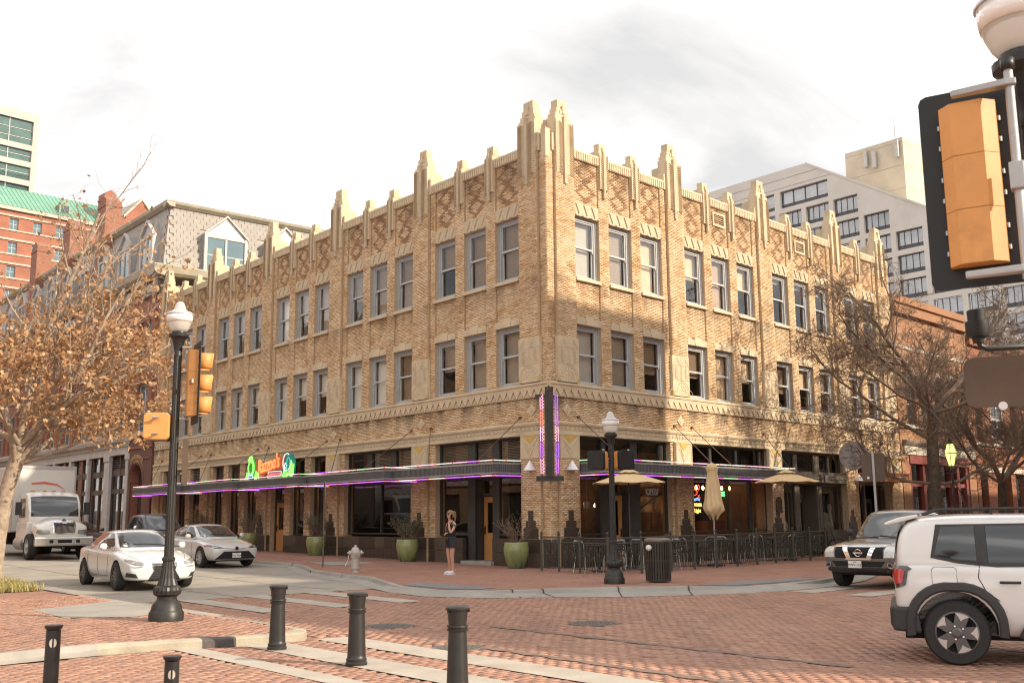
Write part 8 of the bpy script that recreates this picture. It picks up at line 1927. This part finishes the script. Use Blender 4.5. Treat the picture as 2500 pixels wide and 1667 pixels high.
def pickup(label, loc, az, pnt, front=True, txt=None):
    c = Car('pickup_truck', label, 'pickup truck', loc, az, 'pickup trucks'); r = .37
    S = [bsec(-2.60, .55, .86, 1.05, 1.07, .95), bsec(-2.55, .45, .90, 1.10, 1.11, .95), bsec(-1.6, .42, .915, 1.11, 1.12, .95), bsec(-.9, .40, .915, 1.10, 1.11, .95), bsec(.9, .38, .915, 1.06, 1.12, .9), bsec(1.15, .38, .92, 1.05, 1.12, .85), bsec(1.7, .38, .92, 1.0, 1.09, .85), bsec(2.25, .40, .90, .95, 1.03, .85), bsec(2.50, .40, .87, .88, .95, .85), bsec(2.58, .46, .78, .82, .86, .85)]
    body = solid('body', loft(S), pnt, c.t, 2, [(x, sg*.62, sg*1.1, r, r*1.2) for x in (1.68, -1.52) for sg in (1, -1)])
    Cb = [csec(-.98, 1.08, .80, 1.12, .72), csec(-.92, 1.08, .83, 1.66, .66), csec(-.5, 1.08, .84, 1.76, .65), csec(.2, 1.08, .84, 1.755, .64), csec(.45, 1.08, .83, 1.70, .63), csec(.85, 1.08, .80, 1.38, .66), csec(1.30, 1.05, .74, 1.09, .64)]
    cab = solid('roof', loft(Cb), pnt, c.t, 2); c.skin(body, cab)
    c.patch('windscreen', [(-.70, 1.14), (.70, 1.14), (.60, 1.645), (.3, 1.67), (-.3, 1.67), (-.60, 1.645)], 'x', 1, M_AGL, div=3)
    c.both('side_window', [(.70, 1.16), (.66, 1.26), (.36, 1.60), (-.10, 1.63), (-.10, 1.16)], 'y', M_AGL); c.both('side_window', [(-.18, 1.16), (-.18, 1.63), (-.78, 1.60), (-.84, 1.16)], 'y', M_AGL)
    for sg in (1, -1):
        for pts in ([(.86, 1.12), (.86, .6), (.8, .45), (-.1, .45), (-.14, 1.14)], [(-.16, .45), (-.85, .45), (-.9, 1.14)]): c.line('door_seam', pts, 'y', sg, M_SEAM, .006)
        for x in (.02, -.72): p = c.hit('y', sg, (x, .98), .012); mb = MB(); mb.box(p.x-.10, p.x+.06, p.y-.015, p.y+.015, p.z-.018, p.z+.018); mb.build('door_handle', pnt, c.t, bevel=.008)
    # bumper, chrome V grille, square lamps
    c.patch('bumper', [(-.86, .42), (.86, .42), (.88, .62), (-.88, .62)], 'x', 1, pnt, off=.05, div=3); c.patch('bumper_intake', [(-.52, .50), (.52, .50), (.62, .62), (-.62, .62)], 'x', 1, M_UNDER, off=.056, div=3)
    c.patch('chin', [(-.80, .38), (.80, .38), (.70, .49), (-.70, .49)], 'x', 1, M_TRIM, off=.06, div=3)
    c.both('fog_lamp', [(.70+.06*math.cos(t), .545+.06*math.sin(t)) for t in np.linspace(0, 5.8, 10)], 'x', M_CHR, off=.062, div=1); c.both('fog_lens', [(.70+.042*math.cos(t), .545+.042*math.sin(t)) for t in np.linspace(0, 5.8, 10)], 'x', M_AGL, off=.068, div=1)
    c.patch('grille', [(-.55, .68), (.55, .68), (.56, .92), (-.56, .92)], 'x', 1, M_UNDER, off=.006, div=3)
    mb = MB()
    for i in range(12):
        for sg in (1, -1): mb.tube([c.hit('x', 1, (sg*(-.52+.09*i), .70), .012), c.hit('x', 1, (sg*(-.52+.09*i+.12), .90), .012)], .005, 3)
    stuff(mb.build('grille_mesh', M_TRIM, c.t))
    for sg in (1, -1): c.patch('chrome_bar', [(sg*.16, .645), (sg*.26, .645), (sg*.40, .935), (sg*.28, .935)], 'x', 1, M_CHR, off=.02)
    c.patch('chrome_frame', [(-.58, .915), (.58, .915), (.58, .945), (-.58, .945)], 'x', 1, M_CHR, off=.02, div=3); c.patch('chrome_frame', [(-.30, .645), (.30, .645), (.30, .69), (-.30, .69)], 'x', 1, M_CHR, off=.022, div=3)
    p = c.hit('x', 1, (0, .80), .03); mb = MB(); mb.tube([p+Vector((.0, .075*math.cos(t), .075*math.sin(t))) for t in np.linspace(0, 6.2832, 19)], .011, 5, caps=False); mb.build('badge', M_CHR, c.t); mb = MB(); mb.box(p.x-.008, p.x+.008, -.11, .11, p.z-.018, p.z+.018); mb.build('badge', M_CHR, c.t)
    c.both('headlight', [(.57, .70), (.60, .925), (.86, .92), (.90, .86), (.86, .70)], 'x', M_HEADB, off=.012, div=3); c.both('side_lens', [(.80, .74), (.80, .80), (.90, .84), (.90, .74)], 'x', M_AMB, off=.018)
    c.line('bonnet_seam', [(1.25, .76), (2.45, .70)], 'z', 1, M_SEAM, .005); c.line('bonnet_seam', [(1.25, -.76), (2.45, -.70)], 'z', 1, M_SEAM, .005); c.line('wiper', [(1.27, .55), (1.22, -.05)], 'z', 1, M_SEAM, .01, .014); c.line('wiper', [(1.27, -.05), (1.2, -.6)], 'z', 1, M_SEAM, .01, .014)
    c.patch('bed_cover', [(-2.5, -.78), (-2.5, .78), (-1.05, .78), (-1.05, -.78)], 'z', 1, M_UNDER, off=.004)
    if txt: plate(c, (-.06, .55), 'x', 1, txt, off=.085)
    mb = MB(); mb.tube([(1.3, -.82, 1.08), (1.2, -.86, 1.75)], .006, 4); mb.build('aerial', M_SEAM, c.t)
    mirror(c, .72, .90, 1.22, M_TRIM if txt else M_CHR); c.wheels((1.68, -1.52), .79, r, .24, M_RIMS, 6, well=(r*1.185, r)); mb = MB(); mb.box(-2.4, 2.3, -.62, .62, .3, .8); mb.build('underbody', M_UNDER, c.t); return c
pickup('grey brown pickup with chrome grille waiting on the right street', Vector((9.45, 25.55, 0)), 222.0, P_GREY, True, 'WWV-1252')
p = SD(17.2, 5.55, gz(17.6)); pickup('dark blue pickup with chrome mirrors parked behind the pearl white sedan', p, 139.7, P_NAVY)
# ---- white compact off-roader, near right
c = Car('suv_car', 'white compact off-roader with black arches, cut by the right edge', 'car', Vector((6.5, 12.2, 0)), 110.5); r = .350
S = [bsec(-1.99, .50, .80, 1.02, 1.05, .95), bsec(-1.95, .36, .87, 1.08, 1.10, .95), bsec(-1.7, .32, .90, 1.10, 1.12, .95), bsec(-.9, .28, .905, 1.08, 1.10, .95), bsec(.4, .28, .905, 1.06, 1.1, .95), bsec(1.1, .28, .905, 1.05, 1.12, .9), bsec(1.9, .32, .88, .98, 1.04, .9), bsec(2.08, .38, .80, .9, .95, .9)]
body = solid('body', loft(S), P_JEEP, c.t, 2, [(x, sg*.60, sg*1.1, r+.02, r*1.22) for x in (1.28, -1.36) for sg in (1, -1)])
Cb = [csec(-1.97, 1.06, .76, 1.12, .70), csec(-1.90, 1.06, .83, 1.55, .68), csec(-1.7, 1.06, .84, 1.635, .67), csec(-.9, 1.06, .84, 1.65, .66), csec(.2, 1.06, .84, 1.635, .65), csec(.5, 1.06, .83, 1.58, .64), csec(.95, 1.06, .78, 1.25, .66), csec(1.15, 1.05, .74, 1.10, .66)]
cab = solid('roof', loft(Cb), P_JEEP, c.t, 2); c.skin(body, cab)
c.both('window_surround', [(-1.58, 1.16), (-1.50, 1.53), (.46, 1.55), (.86, 1.20), (.80, 1.09), (-.9, 1.06), (-1.3, 1.10)], 'y', M_TRIM, off=.004, div=3)
c.both('side_window', [(-1.54, 1.19), (-1.45, 1.50), (-1.10, 1.51), (-1.10, 1.13), (-1.3, 1.14)], 'y', M_AGL, off=.010, div=3); c.both('side_window', [(-.98, 1.11), (-.98, 1.51), (-.06, 1.52), (-.06, 1.10)], 'y', M_AGL, off=.010, div=3); c.both('side_window', [(.04, 1.11), (.04, 1.52), (.42, 1.52), (.78, 1.22), (.74, 1.12)], 'y', M_AGL, off=.010, div=3)
c.patch('rear_window', [(-.66, 1.14), (.66, 1.14), (.60, 1.52), (-.60, 1.52)], 'x', -1, M_AGL, off=.01, div=3); c.patch('windscreen', [(-.68, 1.14), (.68, 1.14), (.6, 1.58), (-.6, 1.58)], 'x', 1, M_AGL, div=3)
M_JLENS = mk('lamp_housing', (.02, .02, .02), .25, var=0, coat=1)
for sg in (1, -1):
    o = c.patch('tail_light', [(sg*.64, .86), (sg*.86, .86), (sg*.86, 1.06), (sg*.64, 1.06)], 'x', -1, M_JLENS, off=.012, div=3); c.patch('tail_lens', [(sg*.68, .89), (sg*.83, .89), (sg*.83, 1.03), (sg*.68, 1.03)], 'x', -1, M_TAIL, off=.020, div=2)
    c.patch('tail_light', [(-1.96, .82), (-1.86, .86), (-1.82, 1.05), (-1.95, 1.06)], 'y', sg, M_JLENS, off=.014, div=2); c.patch('tail_lens', [(-1.955, .86), (-1.89, .89), (-1.86, 1.02), (-1.95, 1.03)], 'y', sg, M_TAIL, off=.022, div=2)
    # black cladding: bumper corner, arch flares, sill
    for xw in (-1.36, 1.28):
        mb = MB(); v = []; A = np.linspace(-.12, math.pi+.12, 19)
        for k, (ra, o_) in enumerate(((r*1.215, .93), (r*1.27, .945), (r*1.46, .935), (r*1.50, .895))):
            for a in A:
                kx = ra*(1.0+.06*abs(math.sin(2*a))); v.append((xw+kx*math.cos(a), sg*o_, max(.30, r+.02+kx*math.sin(a))))
        m_ = len(A); mb.add(v, [(k*m_+j, k*m_+j+1, (k+1)*m_+j+1, (k+1)*m_+j) for k in range(3) for j in range(m_-1)]); mb.build('arch_flare', M_TRIM, c.t, smooth=True, sharp=40)
    mb = MB(); mb.prism([(-.74, .30), (.74, .30), (.70, .47), (-.66, .47)], min(sg*.80, sg*.925), max(sg*.80, sg*.925), 'xz'); mb.build('sill_cladding', M_TRIM, c.t, bevel=.03)
    mb = MB(); mb.prism([(-2.03, .36), (-1.72, .33), (-1.74, .52), (-1.80, .62), (-2.01, .62)], min(sg*.55, sg*.91), max(sg*.55, sg*.91), 'xz'); mb.build('bumper_corner', M_TRIM, c.t, bevel=.03)
    for pts in ([(-.03, 1.08), (-.02, .6), (-.06, .46)], [(-1.07, 1.12), (-1.10, .95), (-1.03, .80), (-.90, .70)], [(.92, 1.08), (.92, .6), (.85, .46)]): c.line('door_seam', pts, 'y', sg, M_SEAM, .005)
    for x in (-.78, .22): p = c.hit('y', sg, (x, .90), .03); mb = MB(); mb.tube([(p.x-.11, p.y, p.z), (p.x-.04, p.y+sg*.012, p.z), (p.x+.04, p.y+sg*.012, p.z), (p.x+.10, p.y, p.z)], .017, 6); mb.build('door_handle', M_TRIM, c.t, smooth=True)
    mb = MB(); mb.tube([(-1.62, sg*.60, 1.645), (-1.45, sg*.62, 1.70), (-.2, sg*.615, 1.71), (.35, sg*.60, 1.645)], .019, 6); mb.tube([(-.9, sg*.62, 1.64), (-.9, sg*.62, 1.70)], .018, 5); mb.build('roof_rail', M_TRIM, c.t)
mb = MB(); mb.box(-2.05, -1.9, -.8, .8, .38, .62); mb.build('rear_bumper', M_TRIM, c.t, bevel=.04)
c.line('fuel_door', [(-1.45+.13*a_, .93+.13*b_) for a_, b_ in ((-1, -.8), (-.8, -1), (.8, -1), (1, -.8), (1, .8), (.8, 1), (-.8, 1), (-1, .8), (-1, -.8))], 'y', -1, M_SEAM, .003, .001, 2)
mb = MB(); mb.prism([(-2.06, 1.55), (-1.9, 1.61), (-1.68, 1.65), (-1.68, 1.61), (-2.04, 1.52)], -.62, .62, 'xz'); mb.build('roof_spoiler', P_JEEP, c.t, bevel=.015)
c.wheels((1.28, -1.36), .80, r, .235, M_RIMD, 5, .665, well=(r*1.205, r+.02))
for x in (1.28, -1.36):       # bright machined faces between the five spokes
    M = Matrix.Translation((x, -.80, r)) @ Matrix.Rotation(R(90), 4, 'X')
    for i in range(5):
        a = 2*math.pi*(i+.0)/5; mb = MB(); rad = r*.665*.93
        mb.add([(rad*math.cos(a+t), rad*math.sin(a+t), .108) for t in np.linspace(-.36, .36, 7)]+[(rad*.78*math.cos(a+.16), rad*.78*math.sin(a+.16), .108), (rad*.62*math.cos(a), rad*.62*math.sin(a), .108), (rad*.78*math.cos(a-.16), rad*.78*math.sin(a-.16), .108)], [tuple(range(10))], 0, M); mb.build('rim_face', M_RIMS, c.t)
        mb = MB(); b_ = a+.63; mb.lathe([(.012, .09), (.012, .118), (.0, .12)], 8, (r*.21*math.cos(b_), r*.21*math.sin(b_), 0), 0, M); mb.build('wheel_nut', M_CHR, c.t)
mb = MB(); mb.box(-1.9, 1.8, -.6, .6, .25, .7); mb.build('underbody', M_UNDER, c.t)
# ---- white box lorry
tk = SD(19.6, 8.5, gz(20)); c = Car('box_truck', 'white box truck with a chrome grille and red swoosh on its box', 'truck', tk, 141.5)
r = .50; c.wheels((0.0,), .98, r, .28, M_RIMS, 'steer', .60)
for y in (.80, 1.06): pass
S = [bsec(-.55, .75, .88, 1.45, 1.62, .9, 1), bsec(.0, .72, .98, 1.40, 1.60, .85, 1), bsec(.45, .72, 1.0, 1.32, 1.56, .75, 1), bsec(.75, .74, .92, 1.25, 1.50, .6, 1), bsec(.92, .80, .70, 1.15, 1.38, .55, 1)]
hood = solid('bonnet', loft(S), P_TRUCK, c.t, 2, [(0, sg*.68, sg*1.2, r, r*1.2) for sg in (1, -1)])
Cb = [csec(-2.15, 1.4, 1.02, 2.45, .96), csec(-2.1, 1.4, 1.05, 2.62, .98), csec(-1.2, 1.4, 1.05, 2.66, .98), csec(-.85, 1.4, 1.04, 2.58, .97), csec(-.62, 1.4, 1.03, 2.2, .98), csec(-.42, 1.4, 1.0, 1.62, .96)]
cab = solid('cab', loft(Cb), P_TRUCK, c.t, 1); mb = MB(); mb.box(-2.12, -.48, -1.04, 1.04, .62, 1.45); lower = mb.build('cab_lower', P_TRUCK, c.t, bevel=.05); c.skin(hood, cab, lower)
c.patch('windscreen', [(-.90, 1.66), (.90, 1.66), (.88, 2.42), (.4, 2.46), (-.4, 2.46), (-.88, 2.42)], 'x', 1, M_AGL, off=.012, div=3); c.both('side_window', [(-.92, 1.62), (-1.02, 2.36), (-1.75, 2.38), (-1.75, 1.62)], 'y', M_AGL, off=.012, div=3)
c.patch('grille_frame', [(-.40, .98), (.40, .98), (.44, 1.44), (.30, 1.47), (0, 1.44), (-.30, 1.47), (-.44, 1.44)], 'x', 1, M_CHR, off=.02, div=3); c.patch('grille', [(-.35, 1.01), (.35, 1.01), (.38, 1.40), (-.38, 1.40)], 'x', 1, M_TRIM, off=.026, div=3)
for i in range(17):
    y = -.34+.0425*i; mb = MB(); mb.tube([c.hit('x', 1, (y*.97, 1.02), .034), c.hit('x', 1, (y*1.04, 1.20), .034), c.hit('x', 1, (y*1.06, 1.395), .034)], .010, 4); mb.build('grille_bar', M_RIMS, c.t)
mb = MB(); p = c.hit('x', 1, (0, 1.46), .03); mb.prism([(-.09, p.z), (0, p.z+.085), (.09, p.z), (0, p.z-.085)], p.x-.01, p.x+.015, 'yz'); mb.build('badge', M_CHR, c.t)
c.both('headlight', [(.50, .98), (.52, 1.12), (.92, 1.14), (.94, 1.02), (.80, .95)], 'x', M_HEAD, off=.012, div=3)
mb = MB(); mb.box(.92, 1.10, -1.10, 1.10, .52, .88); bp = mb.build('bumper', mk('bumper_nickel', (.58, .55, .51), .22, metal=.85, var=.12, scale=2), c.t, bevel=.06)
for y0, y1 in ((-.26, .26), (.42, .56), (-.56, -.42)): mb = MB(); mb.box(1.08, 1.108, y0, y1, .64, .76); mb.build('bumper_slot', M_UNDER, c.t)
for y in (-.8, -.35, 0, .35, .8): mb = MB(); mb.box(-.98, -.84, y-.07, y+.07, 2.63, 2.69); mb.build('roof_marker', M_AMB, c.t, bevel=.015)
for sg in (1, -1): mb = MB(); mb.box(-.86, -.74, sg*1.30-.11, sg*1.30+.11, 1.72, 2.22); mb.tube([(-.8, sg*1.04, 1.7), (-.8, sg*1.3, 1.75)], .02, 5); mb.build('mirror', M_TRIM, c.t)
mb = MB(); mb.box(-8.4, -2.35, -1.22, 1.22, 1.05, 3.72); bx_ = mb.build('box', mk('box_white', (.60, .575, .54), .55, var=.05, scale=.7), c.t, bevel=.05)
for y0 in (-1.235, 1.205): mb = MB(); mb.box(-2.42, -2.30, y0, y0+.03, 1.05, 3.72); mb.build('corner_rail', M_ALU, c.t)
mb = MB(); mb.box(-2.36, -2.32, -1.23, 1.23, 3.62, 3.74); mb.build('top_rail', M_ALU, c.t)
M_SWO = mk('swoosh_red', (.62, .10, .06), .5, var=.05)
pts = [(-.85, 2.74), (-.5, 2.93), (0, 3.0), (.5, 2.97), (.52, 3.03), (0, 3.09), (-.5, 3.0)]; mb = MB(); mb.prism([(-a_, b_) for a_, b_ in pts], -2.348, -2.338, 'yz'); mb.build('swoosh', M_SWO, c.t)
mb = MB(); mb.box(-7.5, .6, -.45, .45, .5, 1.0); mb.box(-2.2, -.7, -1.0, 1.0, .45, .62); mb.build('chassis', M_UNDER, c.t)
mb = MB(); mb.lathe([(.28, -.6), (.28, .6)], 16, M=Matrix.Translation((-1.5, -.85, .62)) @ Matrix.Rotation(R(90), 4, 'Y')); mb.build('fuel_tank', M_ALU, c.t)
c.wheels((-5.6,), .95, r, .5, M_RIMS, 'steer', .60)
# ================================================================ PEOPLE
def skin_mesh(name, verts, edges, radii, mat, parent, sub=2, root=0):
    me = bpy.data.meshes.new(name); me.from_pydata(verts, edges, []); o = place(name, me, parent)
    m = o.modifiers.new('skin', 'SKIN'); m.use_smooth_shade = True
    for i, r in enumerate(radii):
        d = me.skin_vertices[0].data[i]; d.radius = r if isinstance(r, tuple) else (r, r); d.use_root = i == root
    if sub: s = o.modifiers.new('sub', 'SUBSURF'); s.levels = sub; s.render_levels = sub
    bpy.context.view_layer.update(); dg = bpy.context.evaluated_depsgraph_get(); me2 = bpy.data.meshes.new_from_object(o.evaluated_get(dg)); o.modifiers.clear(); o.data = me2; me2.name = name
    me2.materials.clear(); me2.materials.append(mat); me2.polygons.foreach_set('use_smooth', [True]*len(me2.polygons)); return o
def chain(vs, rs): return [tuple(v) for v in vs], [(i, i+1) for i in range(len(vs)-1)], rs
M_SKIN = mk('skin', (.52, .285, .19), .55, var=.06, scale=4); M_TOP = mk('black_tank', (.012, .011, .012), .8, var=.1); M_SHORT = mk('dark_shorts', (.022, .02, .026), .75, var=.15); M_SHOE = mk('white_shoe', (.68, .66, .68), .6, var=.05); M_HAIR = mk('light_brown_hair', (.24, .14, .065), .6, var=.3, scale=25); M_HAIRD = mk('dark_hair', (.03, .02, .015), .6, var=.2); M_BAG = mk('dark_green_bag', (.03, .034, .024), .7, var=.15); M_GLS = mk('sunglass', (.01, .01, .012), .1, var=0); M_INK = mk('tattoo_ink', (.12, .085, .075), .6, var=.3, scale=30); M_LIP = mk('lips', (.42, .14, .12), .5, var=0)
def person(label, loc, rz, top, short, hair, bag=True, phone=True):
    t = thing('person', label, 'person', loc, rz)
    V = [(0, .01, .96), (0, .0, 1.06), (0, -.005, 1.18), (0, .0, 1.30), (0, .012, 1.40), (0, .005, 1.455), (0, -.012, 1.51), (0, -.03, 1.555), (0, -.025, 1.635),
         (-.10, 0, .90), (-.095, -.015, .70), (-.085, -.015, .50), (-.083, .012, .36), (-.08, .025, .20), (-.078, .02, .09), (-.082, -.06, .045), (-.085, -.13, .035),
         (.10, 0, .90), (.095, -.02, .70), (.075, -.03, .50), (.072, -.005, .36), (.07, .01, .20), (.07, .01, .09), (.078, -.07, .045), (.082, -.14, .035),
         (-.09, .01, 1.385), (-.172, .01, 1.365), (-.20, .015, 1.22), (-.205, -.01, 1.09), (-.12, -.12, 1.075), (-.03, -.17, 1.09),
         (.09, .01, 1.385), (.172, .01, 1.365), (.19, -.06, 1.24), (.165, -.15, 1.12), (.13, -.165, 1.25), (.085, -.145, 1.40)]
    E = [(i, i+1) for i in range(8)]+[(0, 9)]+[(i, i+1) for i in range(9, 16)]+[(0, 17)]+[(i, i+1) for i in range(17, 24)]+[(4, 25)]+[(i, i+1) for i in range(25, 30)]+[(4, 31)]+[(i, i+1) for i in range(31, 36)]
    Rr = [(.135, .10), (.115, .085), (.115, .085), (.13, .09), (.11, .075), .05, .045, .066, .078, .082, .074, .052, .052, .04, .032, .034, .028, .082, .074, .052, .052, .04, .032, .034, .028, .055, .05, .04, .036, .033, .026, .055, .05, .04, .036, .033, .026]
    b = skin_mesh('body', V, E, Rr, M_SKIN, t)
    mb = MB(); mb.lathe([(.0, -.105), (.035, -.10), (.062, -.06), (.076, 0), (.08, .05), (.07, .09), (.035, .115), (0, .12)], 18, M=Matrix.Translation((0, -.035, 1.60)) @ Matrix.Rotation(R(-12), 4, 'X') @ Matrix.Scale(1.14, 4, (0, 1, 0))); h = mb.build('head', M_SKIN, t, smooth=True)
    mb = MB(); mb.add([(-.012, -.125, 1.61), (.012, -.125, 1.61), (0, -.125, 1.645), (0, -.152, 1.61)], [(0, 1, 3), (1, 2, 3), (2, 0, 3)]); mb.build('nose', M_SKIN, h)
    mb = MB(); mb.tube([(-.024, -.118, 1.567), (0, -.128, 1.566), (.024, -.118, 1.567)], .007, 5); mb.build('mouth', M_LIP, h)
    for sx in (-1, 1):
        mb = MB(); mb.lathe([(.0, -.024), (.012, -.02), (.016, 0), (.010, .02), (0, .024)], 8, (sx*.078, -.02, 1.605)); mb.build('ear', M_SKIN, h, smooth=True)
        mb = MB(); mb.lathe([(.0, -.012), (.024, -.008), (.028, 0), (.0, .004)], 12, M=Matrix.Translation((sx*.033, -.122, 1.645)) @ Matrix.Rotation(R(-90), 4, 'X')); mb.tube([(sx*.05, -.115, 1.65), (sx*.082, -.02, 1.65)], .004, 4); mb.build('sunglasses', M_GLS, h, smooth=True)
    mb = MB(); v = []; n = 14
    for k, (r, z, y) in enumerate(((.086, -.06, .045), (.094, .0, .02), (.096, .05, .004), (.085, .095, 0), (.05, .13, 0), (.0, .138, 0))): v += [(r*math.cos(2*math.pi*i/n), -.018+y+r*1.08*math.sin(2*math.pi*i/n), 1.61+z) for i in range(n)]
    mb.add(v, [(k*n+i, k*n+(i+1) % n, (k+1)*n+(i+1) % n, (k+1)*n+i) for k in range(5) for i in range(n)]); mb.build('hair', hair, t, smooth=True)
    if bag: skin_mesh('ponytail', *chain([(0, .075, 1.69), (0, .125, 1.70), (0, .15, 1.62), (0, .14, 1.50), (0, .12, 1.40)], [.028, .036, .036, .028, .012]), hair, t)
    def rings(mb, R_, n=18):
        o = len(mb.v)
        for x, y, z, a, b in R_: mb.v += [(x+a*math.cos(2*math.pi*i/n), y+b*math.sin(2*math.pi*i/n), z) for i in range(n)]
        k = len(R_); mb.f += [(o+q*n+i, o+q*n+(i+1) % n, o+(q+1)*n+(i+1) % n, o+(q+1)*n+i) for q in range(k-1) for i in range(n)]; mb.m += [0]*(n*(k-1)); return mb
    mb = rings(MB(), [(0, .01, .94, .158, .125), (0, .008, 1.0, .142, .112), (0, .002, 1.08, .128, .10), (0, -.003, 1.18, .132, .104), (0, -.008, 1.27, .150, .116), (0, 0, 1.34, .148, .102), (0, .008, 1.385, .118, .075), (0, .012, 1.40, .07, .05)])
    for sx in (-1, 1): mb.tube([(sx*.085, -.07, 1.36), (sx*.09, -.02, 1.43), (sx*.085, .05, 1.40), (sx*.07, .085, 1.32)], .02, 6)
    mb.build('tank_top', top, t, smooth=True)
    mb = rings(MB(), [(0, .01, 1.02, .146, .115), (0, .012, .96, .162, .130), (0, .012, .88, .178, .138), (0, .008, .845, .176, .13)])
    for sx in (-1, 1): rings(mb, [(sx*.085, .005, .90, .098, .125), (sx*.092, 0, .82, .099, .112), (sx*.096, -.006, .72, .098, .106)])
    mb.build('shorts', short, t, smooth=True)
    for sx, y0 in ((-1, 0), (1, -.01)):
        o = skin_mesh('shoe', *chain([(sx*.077, .045+y0, .055), (sx*.08, -.02+y0, .06), (sx*.085, -.10+y0, .045), (sx*.088, -.165+y0, .038)], [.042, .046, .042, .034]), M_SHOE, t)
        mb = MB(); mb.prism([(sx*.077-.036, .08+y0), (sx*.077+.036, .08+y0), (sx*.085+.043, -.1+y0), (sx*.088, -.195+y0), (sx*.085-.043, -.1+y0)], 0, .024, 'xy'); mb.build('sole', M_SHOE, o)
    # hands: palm and five bent fingers; one cups the elbow, one holds a phone to the ear
    for hand, (p, d, up) in enumerate((((-.02, -.175, 1.095), Vector((.9, -.1, .3)), Vector((0, -.4, 1))), ((.083, -.142, 1.415), Vector((-.15, .35, 1)), Vector((.8, -.5, 0))))):
        d = d.normalized(); s = d.cross(up).normalized(); n_ = s.cross(d); p = Vector(p)
        pts, ed, rs = [tuple(p), tuple(p+d*.05)], [(0, 1)], [(.03, .016), (.034, .015)]
        ho = skin_mesh('hand', pts, ed, rs, M_SKIN, t, 1)
        for k, (o_, l_) in enumerate(((-.028, .06), (-.010, .07), (.010, .068), (.027, .052))):
            q = p+d*.055+s*o_; skin_mesh('finger', *chain([q, q+d*l_*.5+n_*.006, q+d*l_*.8-n_*.012], [.0095, .0085, .007]), M_SKIN, ho, 1)
        q = p+d*.015+s*.03; skin_mesh('thumb', *chain([q, q+s*.028+d*.02, q+s*.032+d*.05], [.011, .0095, .008]), M_SKIN, ho, 1)
    if bag:
        skin_mesh('belt_bag', *chain([(-.10, -.115, .965), (-.02, -.15, .96), (.05, -.135, .965)], [(.035, .07), (.045, .08), (.035, .07)]), M_BAG, t)
        mb = MB(); mb.tube([(.155*math.cos(a), .01+.125*math.sin(a), 1.0) for a in np.linspace(0, 6.2832, 21)], .014, 5, caps=False); mb.build('bag_strap', M_BAG, t)
        mb = MB(); mb.lathe([(.046, -.055), (.049, 0), (.043, .05)], 12, M=Matrix.Translation((.178, -.02, 1.31)) @ Matrix.Rotation(R(-18), 4, 'X')); mb.build('tattoo', M_INK, t, smooth=True)
        mb = MB(); mb.lathe([(.042, -.07), (.043, 0), (.041, .07)], 12, (-.2, .008, 1.2)); mb.build('tattoo', M_INK, t, smooth=True)
    if phone:
        ph = thing('phone', 'dark phone held to the ear of the ' + ('woman by the shop door' if bag else 'distant pedestrian'), 'phone', t.matrix_basis @ Vector((.098, -.06, 1.56)), rz)
        mb = MB(); mb.box(-.005, .005, -.035, .035, -.07, .07); mb.build('case', M_GLS, ph, bevel=.004)
    return t
w_ = at(1101, 1401.5, .12)
person('woman in black tank top and shorts on the pavement, hand to her face, light ponytail', (w_.x, w_.y, .12), R(-48), M_TOP, M_SHORT, M_HAIR)
person('distant pedestrian with dark hair and dark shirt beyond the parked cars', SD(36.5, 2.4, .12+gz(36)), R(20), M_BAG, M_SHORT, M_HAIRD, False, False)
